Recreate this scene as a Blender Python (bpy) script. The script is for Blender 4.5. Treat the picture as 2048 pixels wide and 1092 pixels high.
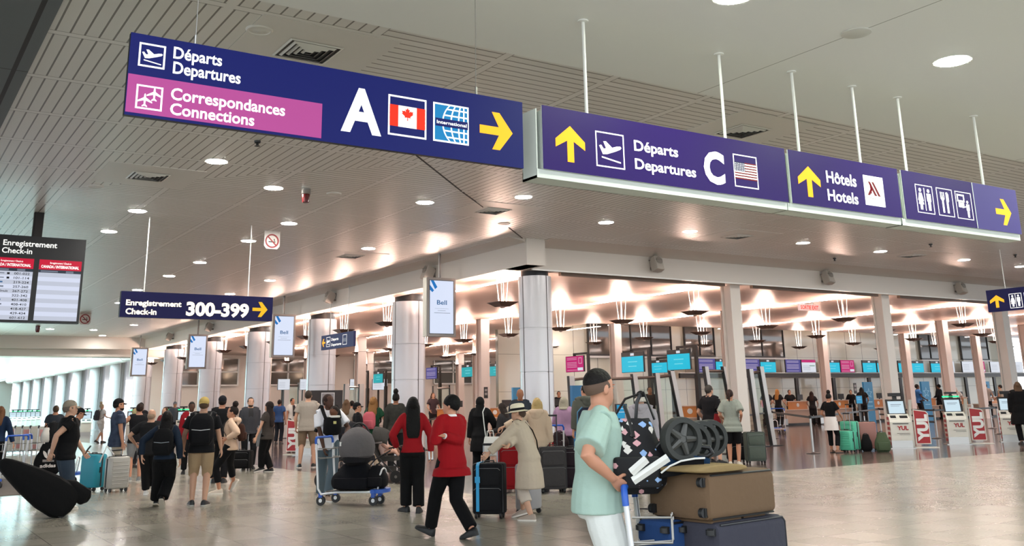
# Airport check-in hall, Blender 4.5.  World: +X runs along the right-hand facade, +Y along the left-hand facade, z up, metres.
import bpy, math, random
from math import sin, cos, pi, radians, atan2, hypot, sqrt
from mathutils import Vector, Matrix
random.seed(7)
for o in list(bpy.data.objects): bpy.data.objects.remove(o)
C = bpy.context.scene.collection
SC = bpy.context.scene

# ---------------------------------------------------------------- camera
YAW, PIT, ROL, FPX, CYP, CXP, HC = 0.583515688, 0.256878309, -0.0186171823, 1923.3, 295.6, 1024.0, 1.55
fwd = Vector((sin(YAW)*cos(PIT), cos(YAW)*cos(PIT), sin(PIT)))
r0 = Vector((cos(YAW), -sin(YAW), 0)); u0 = r0.cross(fwd)
rgt = r0*cos(ROL) + u0*sin(ROL); upv = -r0*sin(ROL) + u0*cos(ROL)
cam = bpy.data.cameras.new('camera'); camo = bpy.data.objects.new('camera', cam); C.objects.link(camo)
M3 = Matrix((rgt, upv, -fwd)).transposed()
camo.matrix_world = Matrix.Translation((0, 0, HC)) @ M3.to_4x4()
cam.sensor_fit = 'HORIZONTAL'; cam.sensor_width = 36.0; cam.lens = FPX*36.0/2048.0
cam.shift_x = 0.0; cam.shift_y = -(546.0-CYP)/2048.0
cam.clip_start = 0.1; cam.clip_end = 400
SC.camera = camo
# ---------------------------------------------------------------- view, world
SC.view_settings.view_transform = 'Standard'; SC.view_settings.look = 'None'
SC.view_settings.gamma = 1.0; SC.view_settings.use_curve_mapping = False
SC.view_settings.exposure = 0.5
w = bpy.data.worlds.new('world'); SC.world = w; w.use_nodes = True
bg = w.node_tree.nodes['Background']; bg.inputs[0].default_value = (0.86, 0.93, 1.0, 1); bg.inputs[1].default_value = 2.0
SC.cycles.max_bounces = 7; SC.cycles.diffuse_bounces = 4; SC.cycles.glossy_bounces = 3; SC.cycles.transmission_bounces = 5
SC.cycles.transparent_max_bounces = 8
SC.cycles.sample_clamp_indirect = 4.0
SC.cycles.caustics_reflective = False; SC.cycles.caustics_refractive = False

CAM = Vector((0, 0, HC))
def ray(x, y): return rgt*((x-CXP)/FPX) - upv*((y-CYP)/FPX) + fwd
def pz(x, y, z=0.0): d = ray(x, y); return CAM + d*((z-HC)/d.z)
def pX(x, y, X): d = ray(x, y); return CAM + d*(X/d.x)
def pY(x, y, Y): d = ray(x, y); return CAM + d*(Y/d.y)
def zat(P, x, y):            # height at which the vertical through P is seen at pixel row y
    d = ray(x, y); return HC + hypot(P[0], P[1])/hypot(d.x, d.y)*d.z

# ---------------------------------------------------------------- area lights (daylight at the far end)
def area(name, loc, rot, sx, sy, power, col):
    l = bpy.data.lights.new(name, 'AREA'); l.shape = 'RECTANGLE'; l.size = sx; l.size_y = sy; l.energy = power; l.color = col
    o = bpy.data.objects.new(name, l); C.objects.link(o); o.location = loc; o.rotation_euler = rot; return o
area('daylight_through_far_roof', (4, 92, 7.4), (0, 0, 0), 22, 60, 24000, (0.62, 0.95, 1.0))

# ---------------------------------------------------------------- materials
def lin(c):
    if isinstance(c, str):
        c = c.lstrip('#'); c = [int(c[i:i+2], 16)/255 for i in (0, 2, 4)]
    return tuple((v/12.92 if v <= 0.04045 else ((v+0.055)/1.055)**2.4) for v in c)
_mc = {}
def mat(name, col, rough=0.5, metal=0.0, emit=0.0, spec=0.5, bump=0.0, bscale=60.0, var=0.0, vscale=4.0, alpha=1.0, ecol=None):
    if name in _mc: return _mc[name]
    m = bpy.data.materials.new(name); m.use_nodes = True; nt = m.node_tree; b = nt.nodes['Principled BSDF']
    c = lin(col)+(1,)
    b.inputs['Base Color'].default_value = c; b.inputs['Roughness'].default_value = rough; b.inputs['Metallic'].default_value = metal
    b.inputs['Specular IOR Level'].default_value = spec
    if emit: b.inputs['Emission Color'].default_value = lin(ecol or col)+(1,); b.inputs['Emission Strength'].default_value = emit
    if bump or var: tc = nt.nodes.new('ShaderNodeTexCoord')
    if bump:
        n = nt.nodes.new('ShaderNodeTexNoise'); n.inputs['Scale'].default_value = bscale; n.inputs['Detail'].default_value = 3
        nt.links.new(tc.outputs['Object'], n.inputs['Vector'])
        bp = nt.nodes.new('ShaderNodeBump'); bp.inputs['Strength'].default_value = bump; bp.inputs['Distance'].default_value = 0.02
        nt.links.new(n.outputs['Fac'], bp.inputs['Height']); nt.links.new(bp.outputs['Normal'], b.inputs['Normal'])
    if var:
        n2 = nt.nodes.new('ShaderNodeTexNoise'); n2.inputs['Scale'].default_value = vscale; n2.inputs['Detail'].default_value = 4
        nt.links.new(tc.outputs['Object'], n2.inputs['Vector'])
        mx = nt.nodes.new('ShaderNodeMix'); mx.data_type = 'RGBA'
        mx.inputs[6].default_value = tuple(v*(1-var) for v in c[:3])+(1,); mx.inputs[7].default_value = tuple(min(1, v*(1+var)) for v in c[:3])+(1,)
        nt.links.new(n2.outputs['Fac'], mx.inputs[0]); nt.links.new(mx.outputs[2], b.inputs['Base Color'])
    _mc[name] = m; return m
def cloth(col, var=0.0, vscale=8): return mat('cloth_%s_%s_%s' % (col, var, vscale), col, 0.85, spec=0.2, bump=0.35, bscale=14, var=var, vscale=vscale)
def glow(name, col, s, base=None): return mat(name, base or '#101010', 0.5, emit=s*(0.76 if s < 1.3 else 1.0), ecol=col, spec=0.15)
def glass(name, tint=(0.9, 0.97, 0.95), a=0.82):
    if name in _mc: return _mc[name]
    m = bpy.data.materials.new(name); m.use_nodes = True; nt = m.node_tree; nt.nodes.clear()
    o = nt.nodes.new('ShaderNodeOutputMaterial'); t = nt.nodes.new('ShaderNodeBsdfTransparent'); g = nt.nodes.new('ShaderNodeBsdfGlossy')
    t.inputs[0].default_value = tint+(1,); g.inputs['Roughness'].default_value = 0.03
    fr = nt.nodes.new('ShaderNodeFresnel'); fr.inputs[0].default_value = 1.5
    mx = nt.nodes.new('ShaderNodeMixShader'); ge = nt.nodes.new('ShaderNodeNewGeometry'); iv = nt.nodes.new('ShaderNodeMath'); iv.operation = 'SUBTRACT'; iv.inputs[0].default_value = 1.0; nt.links.new(ge.outputs['Backfacing'], iv.inputs[1]); mu = nt.nodes.new('ShaderNodeMath'); mu.operation = 'MULTIPLY'; nt.links.new(fr.outputs[0], mu.inputs[0]); nt.links.new(iv.outputs[0], mu.inputs[1]); nt.links.new(mu.outputs[0], mx.inputs[0]); nt.links.new(t.outputs[0], mx.inputs[1]); nt.links.new(g.outputs[0], mx.inputs[2])
    nt.links.new(mx.outputs[0], o.inputs[0]); _mc[name] = m; return m

class NT:                                                # tiny node-graph writer for the patterned surfaces
    def __init__(s, name):
        s.m = bpy.data.materials.new(name); s.m.use_nodes = True; s.t = s.m.node_tree; s.b = s.t.nodes['Principled BSDF']; _mc[name] = s.m
    def n(s, typ, **kw):
        x = s.t.nodes.new(typ)
        for k, v in kw.items(): setattr(x, k, v)
        return x
    def put(s, sock, v):
        if hasattr(v, 'is_output'): s.t.links.new(v, sock)
        else: sock.default_value = v
    def math(s, op, a, b=0.0, c=None):
        x = s.n('ShaderNodeMath', operation=op); s.put(x.inputs[0], a); s.put(x.inputs[1], b)
        if c is not None: s.put(x.inputs[2], c)
        return x.outputs[0]
    def obj(s):
        t = s.n('ShaderNodeTexCoord'); x = s.n('ShaderNodeSeparateXYZ'); s.t.links.new(t.outputs['Object'], x.inputs[0]); s.vec = t.outputs['Object']
        return x.outputs
    def line(s, coord, period, off, width):              # 1 on a thin line repeated every period
        f = s.math('FLOORED_MODULO', s.math('SUBTRACT', coord, off-width/2), period); return s.math('LESS_THAN', f, width)
    def mix(s, fac, a, b):
        x = s.n('ShaderNodeMix', data_type='RGBA'); s.put(x.inputs[0], fac); s.put(x.inputs[6], a); s.put(x.inputs[7], b); return x.outputs[2]
    def noise(s, scale, detail=4):
        x = s.n('ShaderNodeTexNoise'); x.inputs['Scale'].default_value = scale; x.inputs['Detail'].default_value = detail
        s.t.links.new(s.vec, x.inputs['Vector']); return x.outputs['Fac']
    def bump(s, h, strength, dist):
        x = s.n('ShaderNodeBump'); x.inputs['Strength'].default_value = strength; x.inputs['Distance'].default_value = dist
        s.put(x.inputs['Height'], h); s.t.links.new(x.outputs[0], s.b.inputs['Normal'])
def col4(c): return lin(c)+(1,)

def planks(name, axis, col='#e2e1dd'):
    g = NT(name); x, y, z = g.obj()
    gx = g.line(x, 1.5765, 2.58, 0.10); gy = g.line(y, 1.607, 10.57, 0.10); band = g.math('MAXIMUM', gx, gy)
    ex = g.line(x, 1.5765, 2.58, 0.125); ey = g.line(y, 1.607, 10.57, 0.125)
    gr = g.line(x if axis == 'y' else y, 0.1433 if axis == 'y' else 0.1461, (2.58 if axis == 'y' else 10.57)+0.07, 0.020)
    edge = g.math('SUBTRACT', ex if axis == 'x' else ey, gx if axis == 'x' else gy)
    groove = g.math('MULTIPLY', gr, g.math('SUBTRACT', 1.0, band))
    dark = g.math('MAXIMUM', groove, g.math('MULTIPLY', edge, g.math('MULTIPLY', 0.75, g.math('SUBTRACT', 1.0, band))))
    g.put(g.b.inputs['Base Color'], g.mix(dark, g.mix(band, col4(col), col4('#e8e7e4')), col4('#74716c')))
    g.b.inputs['Roughness'].default_value = 0.36; g.b.inputs['Metallic'].default_value = 0.06; g.b.inputs['Specular IOR Level'].default_value = 0.75
    g.bump(g.math('SUBTRACT', g.math('MULTIPLY', band, 0.6), groove), 0.6, 0.01)
    return g.m
M_PLX = planks('ceiling_planks_along_x', 'x'); M_PLY = planks('ceiling_planks_along_y', 'y')
def floor_mat(name, c1, c2, joint, rough, T=0.605):
    g = NT(name); x, y, z = g.obj()
    j = g.math('MAXIMUM', g.line(x, T, 2.07, 0.007), g.line(y, T, 8.43, 0.007))
    n1 = g.noise(1.1, 5); n2 = g.noise(34, 3)
    cell = g.n('ShaderNodeTexWhiteNoise', noise_dimensions='2D'); cb = g.n('ShaderNodeCombineXYZ')
    g.put(cb.inputs[0], g.math('FLOOR', g.math('DIVIDE', g.math('SUBTRACT', x, 2.07), T))); g.put(cb.inputs[1], g.math('FLOOR', g.math('DIVIDE', g.math('SUBTRACT', y, 8.43), T)))
    g.t.links.new(cb.outputs[0], cell.inputs['Vector'])
    f = g.math('ADD', g.math('MULTIPLY', n1, 0.45), g.math('ADD', g.math('MULTIPLY', n2, 0.3), g.math('MULTIPLY', cell.outputs['Value'], 0.3)))
    base = g.mix(f, col4(c1), col4(c2))
    g.put(g.b.inputs['Base Color'], g.mix(j, base, col4(joint)))
    g.put(g.b.inputs['Roughness'], g.math('ADD', rough, g.math('MULTIPLY', n2, 0.08)))
    g.b.inputs['Specular IOR Level'].default_value = 0.6
    g.bump(g.math('SUBTRACT', g.math('MULTIPLY', n2, 0.05), j), 0.12, 0.004)
    return g.m
M_FLOOR = floor_mat('floor_pale_stone_tiles', '#827e72', '#b7b1a2', '#4b463c', 0.16)
M_DARKFL = floor_mat('floor_dark_polished_granite', '#54443d', '#83706a', '#2b2320', 0.08)
M_WHITE = mat('painted_white_plaster', '#c9c7c0', 0.6)
M_FASC = mat('fascia_warm_grey_paint', '#cdc6be', 0.5)
M_STEEL = mat('brushed_steel', '#a9a7a3', 0.3, 0.9)
M_DKMET = mat('dark_metal', '#2b2826', 0.4, 0.6)
M_BLACK = mat('black_plastic', '#121214', 0.45)
M_RUBBER = mat('black_rubber', '#1a1a1b', 0.7)
M_COLP = mat('column_silver_panels', '#c4c3c6', 0.28, 0.25)
M_JOINT = mat('dark_joint', '#3b3634', 0.6)
M_CREAM = mat('warm_white_steel', '#dccfc6', 0.45)
M_WPAINT = mat('white_paint_gloss', '#e6e6e2', 0.35)

# ---------------------------------------------------------------- mesh builder
class MB:
    def __init__(s): s.V = []; s.F = []; s.M = []
    def add(s, vs, fs, m=0):
        k = len(s.V); s.V += [tuple(v) for v in vs]; s.F += [tuple(i+k for i in f) for f in fs]; s.M += [m]*len(fs); return s
    def box(s, x0, x1, y0, y1, z0, z1, m=0, T=None):
        v = [Vector(p) for p in ((x0,y0,z0),(x1,y0,z0),(x1,y1,z0),(x0,y1,z0),(x0,y0,z1),(x1,y0,z1),(x1,y1,z1),(x0,y1,z1))]
        if T: v = [T @ p for p in v]
        return s.add(v, [(0,3,2,1),(4,5,6,7),(0,1,5,4),(1,2,6,5),(2,3,7,6),(3,0,4,7)], m)
    def loft(s, rings, m=0, cap=True, closed=True):
        n = len(rings[0]); vs = [p for r in rings for p in r]; fs = []
        for i in range(len(rings)-1):
            for j in range(n if closed else n-1):
                k = (j+1) % n; fs.append((i*n+j, i*n+k, (i+1)*n+k, (i+1)*n+j))
        if cap: fs.append(tuple(range(n-1, -1, -1))); fs.append(tuple((len(rings)-1)*n+j for j in range(n)))
        return s.add(vs, fs, m)
    def tube(s, pts, r, n=8, m=0, cap=True, flat=1.0):
        pts = [Vector(p) for p in pts]; R = r if isinstance(r, (list, tuple)) else [r]*len(pts)
        t = (pts[1]-pts[0]).normalized(); a = t.orthogonal().normalized()
        if abs(t.z) < 0.9: a = t.cross(Vector((0,0,1))).normalized()
        rings = []
        for i, p in enumerate(pts):
            if i == 0: d = pts[1]-pts[0]
            elif i == len(pts)-1: d = pts[-1]-pts[-2]
            else: d = (pts[i+1]-p).normalized()+(p-pts[i-1]).normalized()
            if d.length < 1e-9: d = t
            d = d.normalized(); a = (a-d*a.dot(d)).normalized(); b = d.cross(a)
            rings.append([p+a*(R[i]*cos(2*pi*j/n))+b*(R[i]*flat*sin(2*pi*j/n)) for j in range(n)])
        return s.loft(rings, m, cap)
    def lathe(s, prof, n=24, m=0, T=None, a0=0.0):
        rings = [[Vector((r*cos(2*pi*j/n+a0), r*sin(2*pi*j/n+a0), z)) for j in range(n)] for r, z in prof]
        if T: rings = [[T @ p for p in r] for r in rings]
        return s.loft(rings, m)
    def ell(s, c, r, n=12, k=8, m=0, R=None, fn=None):
        rings = []
        for i in range(k+1):
            th = pi*(0.02+0.96*i/k); ring = []
            for j in range(n):
                ph = 2*pi*j/n; d = Vector((sin(th)*cos(ph), sin(th)*sin(ph), -cos(th)))
                q = fn(d) if fn else 1.0
                p = Vector((d.x*r[0]*q, d.y*r[1]*q, d.z*r[2]*q))
                if R: p = R @ p
                ring.append(p+Vector(c))
            rings.append(ring)
        return s.loft(rings, m)
    def prism(s, poly, y0, y1, m=0, T=None):             # polygon in x,z pushed from y0 to y1
        n = len(poly); v = [Vector((a, y0, b)) for a, b in poly]+[Vector((a, y1, b)) for a, b in poly]
        if T: v = [T @ p for p in v]
        return s.add(v, [tuple(range(n)), tuple(range(2*n-1, n-1, -1))]+[(i, i+n, (i+1) % n+n, (i+1) % n) for i in range(n)], m)
    def slab(s, w, d, h, r, base=(0,0,0), m=0, T=None, n=5, e=0.0):   # box with rounded vertical edges and eased top and bottom; w along x, d along y
        def ring(z, k):
            out = []
            for cx, cy, a in ((1,1,0),(-1,1,pi/2),(-1,-1,pi),(1,-1,1.5*pi)):
                for i in range(n+1):
                    t = a+pi/2*i/n; rr = max(r-k, 0.001)
                    out.append(Vector((base[0]+cx*(w/2-r)+rr*cos(t), base[1]+cy*(d/2-r)+rr*sin(t), base[2]+z)))
            return out
        e = e or min(r*0.6, h*0.2)
        rings = [ring(0, e), ring(e*0.3, e*0.3), ring(e, 0), ring(h-e, 0), ring(h-e*0.3, e*0.3), ring(h, e)]
        if T: rings = [[T @ p for p in q] for q in rings]
        return s.loft(rings, m)
    def build(s, name, mats, parent=None, loc=None, smooth=40, link=True):
        me = bpy.data.meshes.new(name); me.from_pydata(s.V, [], s.F)
        for mm in (mats if isinstance(mats, (list, tuple)) else [mats]): me.materials.append(mm)
        if any(s.M): me.polygons.foreach_set('material_index', s.M)
        if smooth:
            me.polygons.foreach_set('use_smooth', [True]*len(me.polygons)); me.set_sharp_from_angle(angle=radians(smooth))
        me.update()
        o = bpy.data.objects.new(name, me); C.objects.link(o)
        if loc is not None: o.location = loc
        if parent is not None: o.parent = parent
        return o
def tag(o, label, cat, group=None):
    o['label'] = label; o['category'] = cat
    if group: o['group'] = group
    return o
def thing(name, label, cat, loc=(0,0,0), rz=0.0, group=None):
    o = bpy.data.objects.new(name, None); o.empty_display_size = 0.1; C.objects.link(o); o.location = loc; o.rotation_euler = (0, 0, rz)
    return tag(o, label, cat, group)
def struct(o, name=None):
    o['kind'] = 'structure'; return o
def copy_tree(o, parent=None):
    c = o.copy(); C.objects.link(c)
    if parent is not None: c.parent = parent
    for ch in list(o.children): copy_tree(ch, c)
    return c
def Rz(a): return Matrix.Rotation(a, 4, 'Z')
def Rx(a): return Matrix.Rotation(a, 4, 'X')
def Ry(a): return Matrix.Rotation(a, 4, 'Y')
def Tr(*p): return Matrix.Translation(p)
# ================================================================ SHELL
ZC, ZS, ZB, ZI = 5.4, 4.95, 4.75, 4.85          # plank ceiling, white soffit, beam underside, ceiling of the check-in area
G, X0, Y0 = 7.06, 14.16, 20.5                   # column grid
XF, YF = 13.15, 19.95                           # faces of the two fascias
def sheet(name, poly, z, m, up=True, T=None, thick=0.12):
    b = MB(); n = len(poly); z2 = z-thick if up else z+thick
    b.add([(x, y, z) for x, y in poly]+[(x, y, z2) for x, y in poly],
          [tuple(range(n)), tuple(range(2*n-1, n-1, -1))]+[(i, i+n, (i+1) % n+n, (i+1) % n) for i in range(n)])
    return struct(b.build(name, m, smooth=0))
sheet('floor', [(-30,-14),(75,-14),(75,14.9),(9,14.9),(9,58.4),(9,150),(-30,150)], 0, M_FLOOR)
sheet('floor_granite', [(9,14.9),(75,14.9),(75,80),(20,150),(9,150)], 0, M_DARKFL)
# plank ceiling: strips whose planks run along y or along x
sheet('ceiling_planks_left_strip', [(1.15,7.6),(2.58,7.6),(2.58,58.4),(1.15,58.4)], ZC, M_PLY, False)
sheet('ceiling_planks_front', [(4.16,7.6),(60,7.6),(60,12.17),(4.16,12.17)], ZC, M_PLX, False)
sheet('ceiling_planks_corner', [(2.58,7.6),(4.16,7.6),(4.16,12.17),(9.0,12.17),(5.9,13.78),(5.78,15.4),(4.2,16.9),(2.58,18.65)], ZC, M_PLY, False)
sheet('ceiling_planks_left_bay', [(2.58,18.65),(4.2,16.9),(5.78,15.4),(7.4,13.78),(XF,19.55),(XF,58.4),(2.58,58.4)], ZC, M_PLX, False)
sheet('ceiling_planks_wedge', [(5.9,13.78),(9.0,12.17),(7.4,13.78),(5.78,15.4)], ZC, M_PLY, False)
sheet('ceiling_planks_right_bay', [(9.0,12.17),(60,12.17),(60,YF),(XF,YF),(XF,19.55),(7.4,13.78)], ZC, M_PLY, False)
b = MB()                                          # the mitre cover strip on the diagonal
for (ax, ay), (bx, by) in (((7.0,13.4),(9.0,15.4)), ((9.05,15.45),(10.15,16.5)), ((11.95,18.3),(13.4,19.74))):
    b.tube([(ax, ay, ZC), (bx, by, ZC)], 0.018, 4)
struct(b.build('trim_ceiling_mitre', M_JOINT))
gd = NT('ceiling_dark_panels'); x_, y_, z_ = gd.obj()
gd.put(gd.b.inputs['Base Color'], gd.mix(gd.math('MAXIMUM', gd.line(x_, 1.6, 1.0, 0.05), gd.line(y_, 3.2, 12.02, 0.02)), col4('#5d6468'), col4('#0b0b0c')))
gd.b.inputs['Roughness'].default_value = 0.5
sheet('ceiling_dark_panels', [(-20,5),(1.15,5),(1.15,58.4),(-20,58.4)], ZC-0.02, gd.m, False)
# white soffit over the signs
gs = NT('soffit_plaster'); x_, y_, z_ = gs.obj()
gs.put(gs.b.inputs['Base Color'], gs.mix(gs.line(x_, 6.6, 7.65, 0.012), col4('#ecece9'), col4('#9a9892'))); gs.b.inputs['Roughness'].default_value = 0.55
sheet('ceiling_white_soffit', [(1.2,-0.5),(60,-0.5),(60,7.67),(1.2,7.67)], ZS, gs.m, False, thick=0.5)
b = MB(); b.lathe([(0.0,0),(0.12,0),(0.14,0.008),(0.14,0.02),(0,0.02)], 32, 0, Tr(7.65,5.47,ZS-0.018))
tag(b.build('ceiling_access_cover', M_WHITE), 'round white access cover on the seam of the white soffit', 'cover')

# fascias, cove, corner block, underside
def cove(name, along, a0, a1):
    prof = [(0.0,0.0),(0.0,0.55),(-0.10,0.59),(-0.26,0.615),(-0.42,0.635),(-0.48,0.65),(-0.5,0.70),(0.3,0.70),(0.3,0.0)]
    b = MB(); rings = []
    for a in (a0, a1):
        if along == 'y': rings.append([Vector((XF+dx if dx <= 0 else XF+0.45*dx/0.3, a, ZB+dz)) for dx, dz in prof])
        else: rings.append([Vector((a, YF+(dx*1.8 if dx <= 0 else 0.5*dx/0.3), ZB+dz)) for dx, dz in prof])
    b.loft(rings); return struct(b.build(name, M_FASC, smooth=35))
cove('beam_left_fascia', 'y', 19.4, 58.4); cove('beam_right_fascia', 'x', 13.7, 60)
b = MB(); b.box(XF-0.003, 13.7, 19.35, 20.4, ZB, ZC); struct(b.build('beam_corner_block', M_FASC, smooth=0))
b = MB(); b.box(13.7,60,YF-0.03,YF+0.02,ZB-0.035,ZB); struct(b.build('trim_right_fascia_lip', M_WPAINT, smooth=0))
b = MB()
for i in range(7):
    x = X0+G*i; b.box(x+0.6, x+G-0.55, YF+0.2, YF+0.32, ZB-0.09, ZB)
struct(b.build('trim_right_fascia_rail', mat('bronze_rail', '#6d5a4c', 0.4, 0.3), smooth=0))

# ceiling of the check-in area
gi = NT('checkin_ceiling_panels'); x_, y_, z_ = gi.obj()
jl = gi.math('MAXIMUM', gi.line(y_, 1.765, Y0+0.4, 0.012), gi.math('MAXIMUM', gi.line(x_, 7.06, X0+0.62, 0.03), gi.line(x_, 7.06, X0-0.75, 0.02)))
gi.put(gi.b.inputs['Base Color'], gi.mix(jl, col4('#d6c2b6'), col4('#6a5248'))); gi.b.inputs['Roughness'].default_value = 0.34; gi.b.inputs['Metallic'].default_value = 0.15
sheet('ceiling_checkin_front', [(13.6,20.45),(75,20.45),(75,34.7),(13.6,34.7)], ZI, gi.m, False)
sheet('ceiling_checkin_back', [(27,34.7),(75,34.7),(75,39.7),(27,39.7)], 5.28, gi.m, False)
sheet('ceiling_checkin_left', [(13.6,34.7),(27,34.7),(27,39.7),(60,39.7),(60,78),(13.6,150)], ZI, gi.m, False)
# luminous slots in that ceiling
M_SLOT = glow('slot_light', '#ffece2', 34.0)
ORD = ['first','second','third','fourth','fifth','sixth','seventh','eighth','ninth','tenth','eleventh','twelfth','thirteenth','fourteenth','fifteenth']
NUM = ['corner column line','first steel column line','second steel column line','third steel column line','fourth steel column line','fifth steel column line','sixth steel column line','seventh steel column line']
b = MB(); b.box(-0.07,0.07,0,2.9,-0.013,0); slot0 = None
for i in range(8):
    x = X0+G*i+(0.75 if i == 0 else 0.30); ys = [21.9+3.53*k for k in range(4)]+([36.1+3.53*k for k in range(8) if k or i < 3] if i < 6 else [])
    for k, y in enumerate(ys):
        if slot0 is None: slot0 = o = b.build('slot_light', M_SLOT, smooth=0)
        else: o = slot0.copy(); C.objects.link(o)
        o.location = (x, y, ZI-0.001); tag(o, 'slim luminous ceiling slot, %s from the fascia, beside the %s' % (ORD[k], NUM[i]), 'light', 'slot lights in the check-in ceiling')
# back wall of glass-faced panels, with dark upper windows
gw = NT('wall_back_glass_panels'); x_, y_, z_ = gw.obj()
j = gw.math('MAXIMUM', gw.line(x_, 1.5, 25.05, 0.03), gw.math('MULTIPLY', gw.line(z_, 1.75, 3.70, 0.03), 0.5))
gw.put(gw.b.inputs['Base Color'], gw.mix(j, col4('#d6d5c4'), col4('#6a6c5e'))); gw.b.inputs['Roughness'].default_value = 0.12; gw.b.inputs['Specular IOR Level'].default_value = 0.6
sheet('wall_back', [(25.05,39.5),(68.3,39.5),(68.3,39.7),(25.05,39.7)], 5.4, gw.m, True, thick=5.4)
b = MB(); b.box(68.3,80,38.2,38.4,0,5.4); struct(b.build('wall_back_blue', mat('wall_blue_grey', '#5d7280', 0.5), smooth=0))
b = MB(); b.box(15.2,62,66,66.2,0,5.3); struct(b.build('wall_far_panels', mat('wall_beige_panels', '#e6ddd2', 0.5, var=0.1, vscale=0.4), smooth=0))
b = MB(); b.box(13.6,15.3,136,136.3,0,9); struct(b.build('wall_far_end', M_WHITE, smooth=0))
M_DKGL = mat('dark_window_glass', '#4c4a45', 0.06, 0.0, spec=0.9)
for k, (xa, xb) in enumerate(((30.4,36.0),(37.0,39.2),(41.2,44.8),(57.9,60.1),(62.5,65.7)), 1):
    z0, z1 = 3.72, 5.26
    b = MB(); b.box(xa,xb,39.38,39.498,z0,z1); w_ = struct(b.build('window_%d' % k, M_DKGL, smooth=0))
    f = MB(); n = max(2, round((xb-xa)/1.5))
    for q in range(n+1): x = xa+(xb-xa)*q/n; f.box(x-0.03,x+0.03,39.33,39.38,z0,z1)
    f.box(xa,xb,39.31,39.38,z0-0.05,z0+0.03); f.build('window_frame', M_BLACK, w_, smooth=0)
    l = MB(); l.box(xa-0.1,xb+0.1,39.25,39.49,z0-0.16,z0-0.06); l.build('window_sill', M_WPAINT, w_, smooth=0)

for k, (xa, xb) in enumerate(((17.0,21.0),(23.0,27.5),(29.5,34.0),(36.0,41.0)), 7):
    b = MB(); b.box(xa,xb,65.85,65.998,2.9,4.6); w_ = struct(b.build('window_%d' % k, M_DKGL, smooth=0)); f = MB()
    for q in range(4): x = xa+(xb-xa)*q/3; f.box(x-0.05,x+0.05,65.78,65.85,2.9,4.6)
    f.box(xa,xb,65.76,65.85,2.82,2.92); f.box(xa,xb,65.78,65.85,3.7,3.78); f.build('window_frame', M_WPAINT, w_, smooth=0)
# far-left transverse bulkhead and the bright hall behind it
b = MB(); b.box(-20,14.5,58.4,60.5,4.74,5.5); b.box(-20,14.5,58.9,60.5,4.34,4.74); struct(b.build('beam_far_bulkhead', M_FASC, smooth=0))
sheet('ceiling_far_hall', [(-20,60.5),(14.2,60.5),(14.2,140),(-20,140)], 8.0, mat('far_hall_white', '#e2eceb', 0.6), False)
b = MB(); b.box(-20,13.6,136,136.2,3.4,8); struct(b.build('window_6', glow('daylight_glass', '#c4fbff', 4.5), smooth=0))
b = MB(); b.box(-20,13.6,135.6,136.2,0,3.4); struct(b.build('wall_far_hall_end', M_WHITE, smooth=0))
b = MB(); b.box(13.45,13.6,60.5,136,5.0,8.0); struct(b.build('wall_far_hall_upper', mat('far_hall_white', '#e2eceb', 0.6), smooth=0))
b = MB()
b.loft([[Vector((13.35-0.36*sin(t), y, 4.68-0.36*cos(t))) for t in [pi*k/14 for k in range(15)]]+[Vector((13.6,y,5.04)),Vector((13.6,y,4.32))] for y in (60.5,122)])
for k in range(9):
    y = 64+6.7*k
    b.loft([[Vector((13.35-0.41*sin(t), yy, 4.68-0.41*cos(t))) for t in [pi*q/14 for q in range(15)]] for yy in (y,y+0.7)])
struct(b.build('trim_far_hall_rounded_fascia', M_WPAINT))
for k in range(7):
    b = MB(); b.lathe([(0,0),(0.16,0),(0.2,0.03),(0.2,0.3),(0,0.3)], 16, 0, Tr(13.0, 66.5+7.5*k, 4.93))
    tag(b.build('far_uplight', glow('uplight_white', '#ffffff', 6.0)), 'small bright uplight on the far rounded ledge, %s from the bulkhead' % ORD[k], 'light', 'uplights along the far ledge')

# ---------------------------------------------------------------- columns
ORD = ['first','second','third','fourth','fifth','sixth','seventh','eighth','ninth','tenth','eleventh','twelfth','thirteenth','fourteenth','fifteenth']
def round_column(x, y, r, lab, panels=True):
    b = MB(); top = 4.62
    b.lathe([(r+0.004,0),(r+0.004,0.12),(r,0.13),(r,1.10),(r-0.012,1.105),(r-0.012,1.13),(r,1.135),(r,2.20),(r-0.012,2.205),(r-0.012,2.235),(r,2.24),(r,3.28),(r-0.012,3.285),(r-0.012,3.315),(r,3.32),(r,top),(0.01,top)], 40, 0)
    b.lathe([(r-0.07,top),(r-0.07,ZI)], 32, 2)
    for k in range(4):
        a = radians(-78+90*k)-0.05
        for d in (0.0,):
            ca, sa = cos(a+d), sin(a+d); t = Vector((-sa, ca, 0)); n = Vector((ca, sa, 0)); p = n*(r-0.003)
            b.add([p-t*0.012+Vector((0,0,0.12)), p+t*0.012+Vector((0,0,0.12)), p+t*0.012+n*0.005+Vector((0,0,0.12)), p-t*0.012+n*0.005+Vector((0,0,0.12)),
                   p-t*0.012+Vector((0,0,top)), p+t*0.012+Vector((0,0,top)), p+t*0.012+n*0.005+Vector((0,0,top)), p-t*0.012+n*0.005+Vector((0,0,top))],
                  [(0,1,5,4),(1,2,6,5),(2,3,7,6),(3,0,4,7)], 1)
    o = b.build('column', [M_COLP, M_JOINT, M_BLACK], loc=(x, y, 0)); o['kind'] = 'structure'; return o
round_column(X0, Y0, 0.425, '')
for k in range(1, 15): round_column(X0, Y0+G*k, 0.52, '')
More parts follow.
